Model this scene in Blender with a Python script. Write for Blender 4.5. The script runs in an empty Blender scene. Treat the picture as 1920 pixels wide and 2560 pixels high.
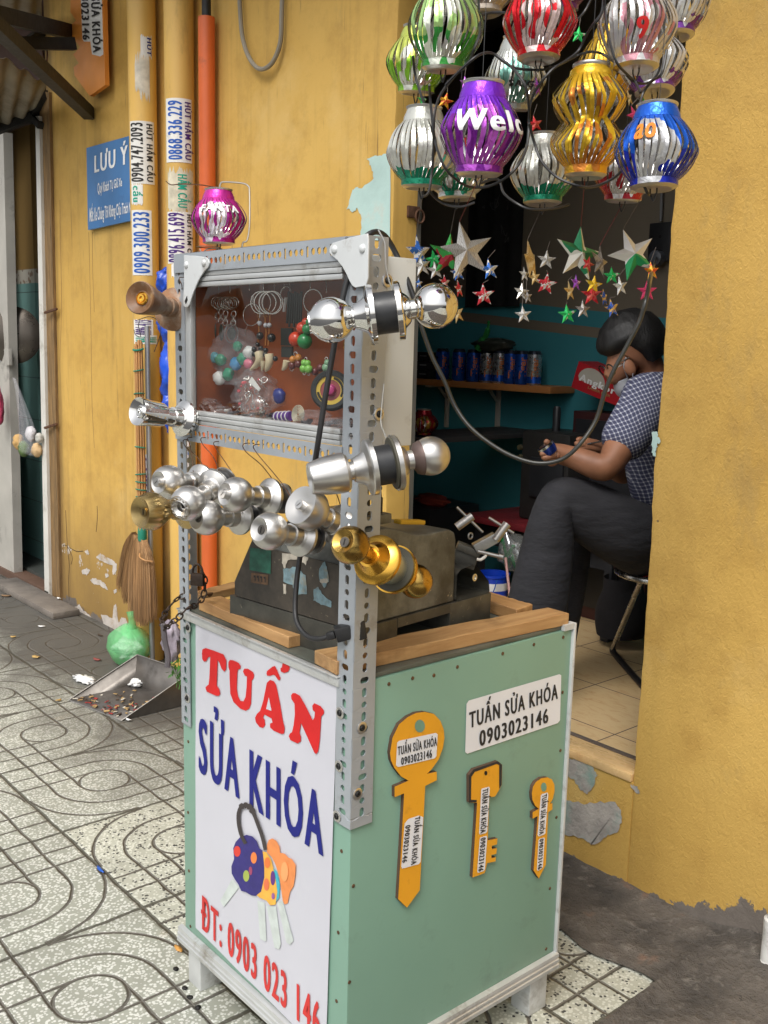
import bpy, bmesh, math, random
from mathutils import Vector, Matrix, Quaternion, noise
random.seed(7)
R_ = math.radians
S = bpy.context.scene
COL = S.collection
# ------------------------------------------------------------------ camera
CR = Vector((0.6506453, 0.7590050, 0.0239200)); CU = Vector((-0.1415579, 0.0902808, 0.9858046)); CF = Vector((-0.7460711, 0.6447952, -0.1661840))
CP = Vector((1.2159621, -0.9933096, 1.4)); FPX = 2488.844
cd = bpy.data.cameras.new("camera"); cam = bpy.data.objects.new("camera", cd); COL.objects.link(cam)
cd.sensor_fit = 'HORIZONTAL'; cd.sensor_width = 36.0; cd.lens = FPX / 1920 * 36.0
cd.clip_start = 0.05; cd.clip_end = 500
cam.matrix_world = Matrix(((CR.x, CU.x, -CF.x, CP.x), (CR.y, CU.y, -CF.y, CP.y), (CR.z, CU.z, -CF.z, CP.z), (0, 0, 0, 1)))
S.camera = cam
# ------------------------------------------------------------------ light
S.view_settings.view_transform = 'Standard'; S.view_settings.look = 'None'
S.view_settings.exposure = 0.55; S.view_settings.gamma = 1.0
SUN_EL, SUN_AZ = R_(54), R_(152)      # azimuth: compass-like, from +Y clockwise; light comes from the street side
W_ = bpy.data.worlds.new("World"); S.world = W_; W_.use_nodes = True
wt = W_.node_tree; wt.nodes.clear()
sky = wt.nodes.new('ShaderNodeTexSky'); sky.sky_type = 'NISHITA'; sky.sun_disc = False
sky.sun_elevation = SUN_EL; sky.sun_rotation = SUN_AZ; sky.air_density = 1.0; sky.dust_density = 4.0; sky.ozone_density = 1.0
hs = wt.nodes.new('ShaderNodeHueSaturation'); hs.inputs['Saturation'].default_value = 0.18
bgd = wt.nodes.new('ShaderNodeBackground'); bgd.inputs['Strength'].default_value = 0.135
wo = wt.nodes.new('ShaderNodeOutputWorld')
wt.links.new(sky.outputs[0], hs.inputs['Color']); wt.links.new(hs.outputs[0], bgd.inputs['Color']); wt.links.new(bgd.outputs[0], wo.inputs['Surface'])
sl = bpy.data.lights.new("sun", 'SUN'); sl.energy = 1.3; sl.angle = R_(26); sl.color = (1.0, 0.965, 0.91)
so = bpy.data.objects.new("sun", sl); COL.objects.link(so)
sd = Vector((math.sin(SUN_AZ) * math.cos(SUN_EL), math.cos(SUN_AZ) * math.cos(SUN_EL), math.sin(SUN_EL)))
so.rotation_euler = sd.to_track_quat('Z', 'Y').to_euler(); so.location = sd * 20
S.cycles.max_bounces = 8; S.cycles.transparent_max_bounces = 12; S.cycles.caustics_reflective = False; S.cycles.caustics_refractive = False
try: S.cycles.use_denoising = True
except Exception: pass

# ------------------------------------------------------------------ helpers
def ray(x, y):
    return CR * ((x - 960) / FPX) - CU * ((y - 1280) / FPX) + CF
def at(x, y, X=None, Y=None, Z=None, D=None):
    """point of the place seen at photo pixel (x, y), on a plane X=, Y=, Z= or at depth D"""
    d = ray(x, y)
    t = D if D is not None else ((X - CP.x) / d.x if X is not None else (Y - CP.y) / d.y if Y is not None else (Z - CP.z) / d.z)
    return CP + d * t
def depth(p): return (Vector(p) - CP).dot(CF)
def V(*a): return Vector(a)
WY = 1.085      # face of the street wall
FZ = 0.322      # shop floor

def newmat(name):
    m = bpy.data.materials.new(name); m.use_nodes = True
    nt = m.node_tree; b = nt.nodes['Principled BSDF']; return m, nt, b
def N(nt, t, **k):
    n = nt.nodes.new(t)
    for a, v in k.items():
        if a in n.inputs: n.inputs[a].default_value = v
        else: setattr(n, a, v)
    return n
def ramp(nt, src, p0, p1, c0=(0, 0, 0, 1), c1=(1, 1, 1, 1)):
    r = nt.nodes.new('ShaderNodeValToRGB'); e = r.color_ramp.elements
    e[0].position = p0; e[0].color = c0; e[1].position = p1; e[1].color = c1
    nt.links.new(src, r.inputs[0]); return r.outputs[0]
def mix(nt, fac, a, b, mode='MIX'):
    m = nt.nodes.new('ShaderNodeMix'); m.data_type = 'RGBA'; m.blend_type = mode
    for s, v in ((0, fac), (6, a), (7, b)):
        if hasattr(v, 'is_output') or isinstance(v, bpy.types.NodeSocket): nt.links.new(v, m.inputs[s])
        else: m.inputs[s].default_value = v if s == 0 else (tuple(v) + (1,))[:4]
    return m.outputs[2]
def mth(nt, op, a, b=None, c=None, clamp=False):
    m = nt.nodes.new('ShaderNodeMath'); m.operation = op; m.use_clamp = clamp
    for i, v in enumerate((a, b, c)):
        if v is None: continue
        if isinstance(v, bpy.types.NodeSocket): nt.links.new(v, m.inputs[i])
        else: m.inputs[i].default_value = v
    return m.outputs[0]
def coords(nt, kind='Object', scale=(1, 1, 1)):
    t = nt.nodes.new('ShaderNodeTexCoord'); mp = nt.nodes.new('ShaderNodeMapping'); mp.inputs['Scale'].default_value = scale
    nt.links.new(t.outputs[kind], mp.inputs[0]); return mp.outputs[0]
def noi(nt, vec, scale, detail=4, rough=.55, dist=0):
    n = nt.nodes.new('ShaderNodeTexNoise'); n.inputs['Scale'].default_value = scale; n.inputs['Detail'].default_value = detail
    n.inputs['Roughness'].default_value = rough; n.inputs['Distortion'].default_value = dist
    nt.links.new(vec, n.inputs['Vector']); return n.outputs[0]
def bump(nt, b, h, strength=.2, dist=.01):
    bp = nt.nodes.new('ShaderNodeBump'); bp.inputs['Strength'].default_value = strength; bp.inputs['Distance'].default_value = dist
    nt.links.new(h, bp.inputs['Height']); nt.links.new(bp.outputs[0], b.inputs['Normal'])
_mc = {}
def mat(name, col, rough=.55, metal=0, var=.15, vs=7, dirt=0, dcol=(.05, .04, .03), ds=4, bmp=.08, bs=60, bd=.003, coat=0, stretch=(1, 1, 1), spec=None, alpha=1, trans=0):
    if name in _mc: return _mc[name]
    m, nt, b = newmat(name); v = coords(nt, 'Object', stretch)
    n1 = noi(nt, v, vs, 5)
    lo = tuple(c * (1 - var) for c in col); hi = tuple(min(1, c * (1 + var)) for c in col)
    c = mix(nt, ramp(nt, n1, .3, .7), lo, hi)
    if dirt > 0:
        n2 = noi(nt, v, ds, 8, .7); c = mix(nt, ramp(nt, n2, .62 - .25 * dirt, .8 - .2 * dirt), c, dcol)
    nt.links.new(c, b.inputs['Base Color'])
    n3 = noi(nt, v, vs * 2.7, 4)
    nt.links.new(mth(nt, 'ADD', mth(nt, 'MULTIPLY', n3, .25), max(.02, rough - .125), clamp=True), b.inputs['Roughness'])
    b.inputs['Metallic'].default_value = metal
    if coat: b.inputs['Coat Weight'].default_value = coat; b.inputs['Coat Roughness'].default_value = .1
    if spec is not None: b.inputs['Specular IOR Level'].default_value = spec
    if alpha < 1: b.inputs['Alpha'].default_value = alpha
    if trans: b.inputs['Transmission Weight'].default_value = trans
    if bmp: bump(nt, b, noi(nt, v, bs, 4), bmp, bd)
    _mc[name] = m; return m

class MB:
    def __init__(s): s.bm = bmesh.new()
    def _new(s, vs, faces, mi=0, sm=False):
        bv = [s.bm.verts.new(v) for v in vs]; out = []
        for f in faces:
            try:
                fc = s.bm.faces.new([bv[i] for i in f]); fc.material_index = mi; fc.smooth = sm; out.append(fc)
            except ValueError: pass
        return bv, out
    def box(s, lo, hi, mi=0, bev=0, M=None):
        x0, y0, z0 = lo; x1, y1, z1 = hi
        vs = [V(x, y, z) for z in (z0, z1) for y in (y0, y1) for x in (x0, x1)]
        if M: vs = [M @ v for v in vs]
        bv, fs = s._new(vs, [(0, 2, 3, 1), (4, 5, 7, 6), (0, 1, 5, 4), (2, 6, 7, 3), (0, 4, 6, 2), (1, 3, 7, 5)], mi)
        if bev:
            es = list({e for f in fs for e in f.edges})
            r = bmesh.ops.bevel(s.bm, geom=es, offset=bev, segments=2, affect='EDGES', profile=.6)
            for f in r['faces']: f.material_index = mi
        return s
    def beam(s, a, b, w, h, up=V(0, 0, 1), mi=0, bev=0):
        a, b = V(*a), V(*b); d = b - a; L = d.length; d.normalize()
        if abs(d.dot(up)) > .98: up = V(0, 1, 0)
        r = d.cross(up).normalized(); u = r.cross(d)
        M = Matrix(((d.x, r.x, u.x, a.x), (d.y, r.y, u.y, a.y), (d.z, r.z, u.z, a.z), (0, 0, 0, 1)))
        return s.box((0, -w / 2, -h / 2), (L, w / 2, h / 2), mi, bev, M)
    def tube(s, pts, r, seg=8, mi=0, cap=True, closed=False):
        pts = [V(*p) for p in pts]; n = len(pts); rs = r if isinstance(r, (list, tuple)) else [r] * n
        rings = []; pu = None
        for i, p in enumerate(pts):
            if closed: t = pts[(i + 1) % n] - pts[i - 1]
            else: t = pts[min(i + 1, n - 1)] - pts[max(i - 1, 0)]
            if t.length < 1e-9: t = V(0, 0, 1)
            t.normalize()
            if pu is None:
                pu = V(0, 0, 1) if abs(t.z) < .9 else V(1, 0, 0)
            u = (pu - t * pu.dot(t))
            if u.length < 1e-6: u = t.orthogonal()
            u.normalize(); w = t.cross(u); pu = u
            rings.append([s.bm.verts.new(p + (u * math.cos(2 * math.pi * k / seg) + w * math.sin(2 * math.pi * k / seg)) * rs[i]) for k in range(seg)])
        m = n if closed else n - 1
        for i in range(m):
            A, B = rings[i], rings[(i + 1) % n]
            for k in range(seg):
                try:
                    f = s.bm.faces.new((A[k], A[(k + 1) % seg], B[(k + 1) % seg], B[k])); f.smooth = True; f.material_index = mi
                except ValueError: pass
        if cap and not closed:
            for rg, fl in ((rings[0], True), (rings[-1], False)):
                try: f = s.bm.faces.new(list(reversed(rg)) if fl else rg); f.material_index = mi
                except ValueError: pass
        return s
    def lathe(s, prof, o=(0, 0, 0), ax=(0, 0, 1), seg=28, mi=0, sharp=35, rmod=None):
        """prof: list of (radius, along)"""
        o = V(*o); ax = V(*ax).normalized(); u = ax.orthogonal().normalized(); w = ax.cross(u)
        rings = []
        for (r, t) in prof:
            if r < 1e-6: rings.append([s.bm.verts.new(o + ax * t)])
            else: rings.append([s.bm.verts.new(o + ax * t + (u * math.cos(2 * math.pi * k / seg) + w * math.sin(2 * math.pi * k / seg)) * (r * (rmod(k / seg, t) if rmod else 1))) for k in range(seg)])
        for i in range(len(prof) - 1):
            A, B = rings[i], rings[i + 1]
            for k in range(seg):
                k2 = (k + 1) % seg
                if len(A) == 1 and len(B) == 1: continue
                vs = (A[0], B[k], B[k2]) if len(A) == 1 else (A[k], A[k2], B[0]) if len(B) == 1 else (A[k], A[k2], B[k2], B[k])
                try:
                    f = s.bm.faces.new(vs); f.smooth = True; f.material_index = mi
                except ValueError: pass
        return s
    def ball(s, c, r, seg=16, mi=0, sc=(1, 1, 1), rot=None):
        prof = [(math.sin(math.pi * i / 10), -math.cos(math.pi * i / 10)) for i in range(11)]
        n0 = len(s.bm.verts); s.lathe(prof, seg=seg, mi=mi); s.bm.verts.ensure_lookup_table()
        for v in list(s.bm.verts)[n0:]:
            p = V(v.co.x * sc[0] * r, v.co.y * sc[1] * r, v.co.z * sc[2] * r)
            if rot: p = rot @ p
            v.co = p + V(*c)
        return s
    def poly(s, pts, mi=0, thick=0, n=None):
        """flat polygon (any outline), optionally extruded by thick along n"""
        pts = [V(*p) for p in pts]
        if n is None:
            n = V(0, 0, 0)
            for i, p in enumerate(pts):
                q = pts[(i + 1) % len(pts)]; n += p.cross(q)
            n.normalize()
        else: n = V(*n).normalized()
        vs = [s.bm.verts.new(p + n * thick) for p in pts]
        try: f = s.bm.faces.new(vs)
        except ValueError: return s
        f.material_index = mi; f.normal_update()
        if f.normal.dot(n) < 0: f.normal_flip()
        fs = [f]
        if thick:
            lo = [s.bm.verts.new(p) for p in pts]; k = len(pts)
            for i in range(k):
                g = s.bm.faces.new((lo[i], lo[(i + 1) % k], vs[(i + 1) % k], vs[i])); g.material_index = mi
        r = bmesh.ops.triangulate(s.bm, faces=fs, ngon_method='EAR_CLIP')
        return s
    def grid(s, fn, nu, nv, mi=0, sm=True, wrap=False):
        vs = [[s.bm.verts.new(fn(i / nu, j / nv)) for j in range(nv + 1)] for i in range(nu + (0 if wrap else 1))]
        m = len(vs)
        for i in range(nu):
            for j in range(nv):
                f = s.bm.faces.new((vs[i][j], vs[(i + 1) % m][j], vs[(i + 1) % m][j + 1], vs[i][j + 1])); f.smooth = sm; f.material_index = mi
        return s
    def build(s, name, mats, parent=None, sharp=38, recalc=True, local=False, solid=0, bevel=0, doub=False):
        if doub: bmesh.ops.remove_doubles(s.bm, verts=s.bm.verts, dist=1e-5)
        if recalc: bmesh.ops.recalc_face_normals(s.bm, faces=s.bm.faces)
        me = bpy.data.meshes.new(name); s.bm.to_mesh(me); s.bm.free()
        for m in (mats if isinstance(mats, (list, tuple)) else [mats]): me.materials.append(m)
        if sharp: 
            try: me.set_sharp_from_angle(angle=R_(sharp))
            except Exception: pass
        o = bpy.data.objects.new(name, me); COL.objects.link(o)
        if parent is not None: adopt(o, parent, local)
        if solid:
            q = o.modifiers.new("solid", 'SOLIDIFY'); q.thickness = solid; q.offset = 0
        if bevel:
            q = o.modifiers.new("bevel", 'BEVEL'); q.width = bevel; q.segments = 2; q.limit_method = 'ANGLE'
        return o
def wmat(o):
    m = o.matrix_basis.copy()
    if o.parent: return wmat(o.parent) @ o.matrix_parent_inverse @ m
    return m
def adopt(o, parent, local=False):
    o.parent = parent
    if not local: o.matrix_parent_inverse = wmat(parent).inverted()
def tag(o, label=None, cat=None, group=None, kind=None):
    if label: o['label'] = label
    if cat: o['category'] = cat
    if group: o['group'] = group
    if kind: o['kind'] = kind
    return o
def thing(name, label, cat, loc=(0, 0, 0), group=None):
    o = bpy.data.objects.new(name, None); COL.objects.link(o); o.location = V(*loc); o.empty_display_size = .05
    return tag(o, label, cat, group)
def struct(o): o['kind'] = 'structure'; return o
def kids(o): return [c for c in bpy.data.objects if c.parent == o]
def copytree(o, parent=None):
    c = o.copy(); COL.objects.link(c)
    if parent is not None: c.parent = parent
    for ch in kids(o): copytree(ch, c)
    return c
def catmull(pts, n=8):
    pts = [V(*p) for p in pts]; out = []
    for i in range(len(pts) - 1):
        p0, p1, p2, p3 = pts[max(i - 1, 0)], pts[i], pts[i + 1], pts[min(i + 2, len(pts) - 1)]
        for k in range(n):
            t = k / n
            out.append(.5 * ((2 * p1) + (p2 - p0) * t + (2 * p0 - 5 * p1 + 4 * p2 - p3) * t * t + (3 * p1 - p0 - 3 * p2 + p3) * t ** 3))
    out.append(pts[-1]); return out
# lettering: flat glyph meshes mapped onto a surface; (a, b) = 0..1 along the line and 0..1 from baseline to capital height
def glyphs(s, bold=0.0, space=1.0, ref='H'):
    cu = bpy.data.curves.new('t', 'FONT'); cu.body = s; cu.offset = bold; cu.space_character = space; cu.resolution_u = 3
    o = bpy.data.objects.new('t', cu); COL.objects.link(o)
    dg = bpy.context.evaluated_depsgraph_get(); dg.update()
    me = bpy.data.meshes.new_from_object(o.evaluated_get(dg))
    vs = [v.co.copy() for v in me.vertices]; fs = [tuple(p.vertices) for p in me.polygons]
    bpy.data.objects.remove(o); bpy.data.curves.remove(cu); bpy.data.meshes.remove(me)
    return vs, fs
_capz = {}
def lettering(mb, s, fn, bold=.02, space=1.0, mi=0, heavy=None, fine=False):
    """bold >= .028: heavy condensed look, three copies of the line shifted sideways and layered 0.1 mm apart"""
    heavy = (.036 if bold >= .028 else 0) if heavy is None else heavy
    if heavy: bold, space = .008, 1.0 + heavy * 6
    vs, fs = glyphs(s, bold, space)
    if fine:          # cut long faces so that the line can follow a curved surface
        tb = bmesh.new(); tv = [tb.verts.new(v) for v in vs]
        for f in fs:
            try: tb.faces.new([tv[i] for i in f])
            except ValueError: pass
        for _ in range(3):
            bmesh.ops.triangulate(tb, faces=tb.faces); le = [e for e in tb.edges if e.calc_length() > .13]
            if le: bmesh.ops.subdivide_edges(tb, edges=le, cuts=1)
        bmesh.ops.triangulate(tb, faces=tb.faces); tb.verts.index_update(); vs = [v.co.copy() for v in tb.verts]; fs = [tuple(v.index for v in f.verts) for f in tb.faces]; tb.free()
    if bold not in _capz:
        hv, _ = glyphs('H', bold); _capz[bold] = (min(v.y for v in hv), max(v.y for v in hv))
    y0, y1 = _capz[bold]; x0 = min(v.x for v in vs) - heavy; x1 = max(v.x for v in vs) + heavy
    n = (fn(.52, .5) - fn(.5, .5)).cross(fn(.5, .55) - fn(.5, .5)).normalized()
    for k, dx in enumerate((0, -heavy, heavy) if heavy else (0,)):
        bv = []
        for v in vs:
            a, b = (v.x + dx - x0) / (x1 - x0), (v.y - y0) / (y1 - y0); bv.append(mb.bm.verts.new(fn(a, b) + n * (.00012 * k)))
        for f in fs:
            try: q = mb.bm.faces.new([bv[i] for i in f]); q.material_index = mi
            except ValueError: pass
    return mb
def quad(bl, br, tr, tl):
    bl, br, tr, tl = (V(*p) for p in (bl, br, tr, tl))
    return lambda a, b: (bl * (1 - a) + br * a) * (1 - b) + (tl * (1 - a) + tr * a) * b
# ================================================================== SETTING
# ---- pavement
def pavement_mat():
    m, nt, b = newmat('terrazzo_paving'); L = nt.links
    v = coords(nt); sx = nt.nodes.new('ShaderNodeSeparateXYZ'); L.new(v, sx.inputs[0]); x, y = sx.outputs[0], sx.outputs[1]
    wob = mth(nt, 'MULTIPLY', mth(nt, 'SUBTRACT', noi(nt, v, 9, 3), .5), .012)
    tu = mth(nt, 'DIVIDE', mth(nt, 'ADD', mth(nt, 'ADD', x, 1.875), wob), .493); tv = mth(nt, 'DIVIDE', mth(nt, 'ADD', mth(nt, 'SUBTRACT', y, .062), wob), .493)
    iu = mth(nt, 'FLOOR', tu); iv = mth(nt, 'FLOOR', tv)
    u = mth(nt, 'SUBTRACT', mth(nt, 'SUBTRACT', tu, iu), .5); w = mth(nt, 'SUBTRACT', mth(nt, 'SUBTRACT', tv, iv), .5)
    par = mth(nt, 'SUBTRACT', mth(nt, 'MULTIPLY', mth(nt, 'FLOORED_MODULO', iu, 2), 2), 1)     # -1 even, +1 odd
    arc = mth(nt, 'GREATER_THAN', mth(nt, 'MULTIPLY', mth(nt, 'MULTIPLY', u, w), par), 0)
    r = mth(nt, 'SQRT', mth(nt, 'ADD', mth(nt, 'MULTIPLY', u, u), mth(nt, 'MULTIPLY', w, w)))
    au, aw = mth(nt, 'ABSOLUTE', u), mth(nt, 'ABSOLUTE', w)
    D = lambda s, k: mth(nt, 'ABSOLUTE', mth(nt, 'SUBTRACT', s, k))
    mn = lambda *a: a[0] if len(a) == 1 else mth(nt, 'MINIMUM', a[0], mn(*a[1:]))
    ring = mn(D(r, .318), D(r, .487)); ring = mth(nt, 'ADD', ring, mth(nt, 'SUBTRACT', 1, arc))
    grid = mn(D(au, .158), D(au, .318), D(aw, .158), D(aw, .318)); inside = mth(nt, 'LESS_THAN', r, .158)
    grid = mth(nt, 'ADD', mth(nt, 'ADD', grid, arc), inside)
    d = mn(D(r, .158), ring, grid)
    joint = mth(nt, 'SUBTRACT', .5, mth(nt, 'MAXIMUM', au, aw))
    gw = mth(nt, 'ADD', .0045, mth(nt, 'MULTIPLY', noi(nt, v, 22, 3), .009))
    gro = mth(nt, 'LESS_THAN', d, gw)
    gsm = mth(nt, 'SUBTRACT', 1, mth(nt, 'DIVIDE', d, .013, clamp=True), clamp=True)
    jsm = mth(nt, 'SUBTRACT', 1, mth(nt, 'DIVIDE', joint, .022, clamp=True), clamp=True)
    h = mth(nt, 'MAXIMUM', gsm, jsm)
    # chips
    vo = nt.nodes.new('ShaderNodeTexVoronoi'); vo.inputs['Scale'].default_value = 125; L.new(v, vo.inputs['Vector'])
    chip = ramp(nt, mth(nt, 'ADD', vo.outputs['Distance'], mth(nt, 'MULTIPLY', noi(nt, v, 160, 2), .25)), .50, .60, (1, 1, 1, 1), (0, 0, 0, 1))
    base = mix(nt, chip, (.33, .34, .285), (.64, .645, .59))
    vo2 = nt.nodes.new('ShaderNodeTexVoronoi'); vo2.inputs['Scale'].default_value = 105; L.new(v, vo2.inputs['Vector'])
    blk = mth(nt, 'MULTIPLY', mth(nt, 'LESS_THAN', vo2.outputs['Distance'], .36), mth(nt, 'GREATER_THAN', noi(nt, vo2.outputs['Position'], 37, 1), .50))
    base2 = mix(nt, blk, mix(nt, chip, (.46, .465, .385), (.65, .655, .57)), (.035, .035, .035))
    isb = mth(nt, 'MULTIPLY', mth(nt, 'GREATER_THAN', iu, .5), mth(nt, 'GREATER_THAN', iv, -.5))
    c = mix(nt, isb, base, base2)
    # wear and dirt: heavy by the wall, rust blotches
    dn = noi(nt, v, 2.3, 7, .65)
    left = mth(nt, 'SUBTRACT', 1, mth(nt, 'MULTIPLY', mth(nt, 'ADD', x, 1.9), 1.1, clamp=True), clamp=True)
    dist = mth(nt, 'ADD', mth(nt, 'MULTIPLY', mth(nt, 'SUBTRACT', y, -.05), .95), mth(nt, 'MULTIPLY', mth(nt, 'SUBTRACT', dn, .5), 1.3))
    dirt = mth(nt, 'MULTIPLY', mth(nt, 'MULTIPLY', mth(nt, 'SUBTRACT', dist, .24), 2.2, clamp=True), mth(nt, 'ADD', .22, mth(nt, 'MULTIPLY', left, .78)), clamp=True)
    c = mix(nt, dirt, c, mix(nt, dn, (.050, .048, .042), (.128, .122, .108)))
    rust = mth(nt, 'MULTIPLY', ramp(nt, noi(nt, v, 3.1, 5), .66, .76), .5)
    c = mix(nt, rust, c, (.34, .2, .09))
    c = mix(nt, mth(nt, 'MULTIPLY', ramp(nt, noi(nt, v, 5.5, 6), .45, .8), .35), c, (.13, .12, .10))
    gcol = mix(nt, noi(nt, v, 14, 3), (.050, .043, .034), (.15, .135, .11))
    c = mix(nt, mth(nt, 'MULTIPLY', gro, .92), c, gcol)
    c = mix(nt, mth(nt, 'MULTIPLY', mth(nt, 'LESS_THAN', mth(nt, 'ADD', joint, mth(nt, 'MULTIPLY', mth(nt, 'SUBTRACT', noi(nt, v, 30, 3), .5), .014)), .011), .9), c, (.06, .055, .04))
    L.new(c, b.inputs['Base Color']); b.inputs['Roughness'].default_value = .62
    bump(nt, b, mth(nt, 'ADD', mth(nt, 'SUBTRACT', 1, h), mth(nt, 'MULTIPLY', chip, .06)), .8, .006)
    return m
concrete = mat('dirty_concrete', (.155, .135, .115), .85, 0, .35, 5, .35, (.07, .06, .052), 3, .5, 45, .008)
asphalt = mat('asphalt', (.055, .055, .056), .9, 0, .3, 30, 0, bmp=.4, bs=220)
g = MB().grid(lambda a, b: V(-14 + 22 * a, -2.6 + 3.8 * b, 0), 8, 8).build('pavement', pavement_mat()); struct(g)
g = MB().grid(lambda a, b: V(-200 + 400 * a, -160 + 157.4 * b, -.13), 4, 4).build('road', asphalt); struct(g)
g = MB().box((-14, -2.78, -.2), (8, -2.604, .012), bev=.012).build('kerb', mat('kerb_concrete', (.3, .29, .27), .8)); struct(g)
def apron_mat():
    m, nt, b = newmat('stained_concrete'); v = coords(nt); n1 = noi(nt, v, 4.5, 8, .68); n2 = noi(nt, v, 26, 6, .7)
    c = mix(nt, ramp(nt, n1, .32, .68), (.040, .036, .033), (.165, .142, .120)); c = mix(nt, mth(nt, 'MULTIPLY', ramp(nt, n2, .55, .7), .6), c, (.26, .235, .205)); c = mix(nt, mth(nt, 'MULTIPLY', ramp(nt, noi(nt, v, 70, 3), .66, .70), .7), c, (.03, .026, .022))
    c = mix(nt, mth(nt, 'MULTIPLY', ramp(nt, noi(nt, v, 9, 3), .63, .7), .5), c, (.24, .12, .07))
    nt.links.new(c, b.inputs['Base Color']); b.inputs['Roughness'].default_value = .85; bump(nt, b, mth(nt, 'ADD', n2, mth(nt, 'MULTIPLY', n1, 2.0)), 1.0, .022); return m
apron_m = apron_mat()
# concrete apron that rises to the wall, right of and behind the cart
def apron(a, b):
    x = -1.6 + 3.4 * a; y = .80 + (1.1 - .80) * b if x < .12 else -2.5 * (1 - b) + 1.1 * b
    n = noise.noise(V(x * 5, y * 5, 2)) * .012 + noise.noise(V(x * 17, y * 17, 5)) * .006
    e0 = .80 + .03 * noise.noise(V(x * 7, 0, 0))
    x2 = x
    if x >= .12:
        x2 = max(x, .10 + .03 * noise.noise(V(0, y * 6, 1)) + .02 * noise.noise(V(3, y * 19, 1)))
    t = max(0, min(1, (y - .8) / .3)); rise = .018 + .055 * max(0, min(1, (x - .0) * 4)); n2 = noise.noise(V(x * 30, y * 30, 9)) * .003 + abs(noise.noise(V(x * 9, y * 9, 3))) * .008
    return V(x2, (e0 if b == 0 and x < .12 else y), .006 + rise * t * t + ((n * .6 + n2) * min(1, t * 2 + .6) if b > 0 else 0))
g = MB().grid(apron, 90, 22).build('concrete_apron', apron_m); struct(g)
pts = [at(548, 2432, Z=.004), at(640, 2500, Z=.004), at(775, 2618, Z=.004), V(-.05, .1, .004), V(-.12, .34, .004), V(-.48, .36, .004), V(-.52, .12, .004)]
g = MB().poly(pts, n=(0, 0, 1)).build('drain_strip', mat('drain_concrete', (.075, .066, .055), .9, 0, .4, 14, bmp=.6, bs=40, bd=.01)); struct(g)

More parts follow.
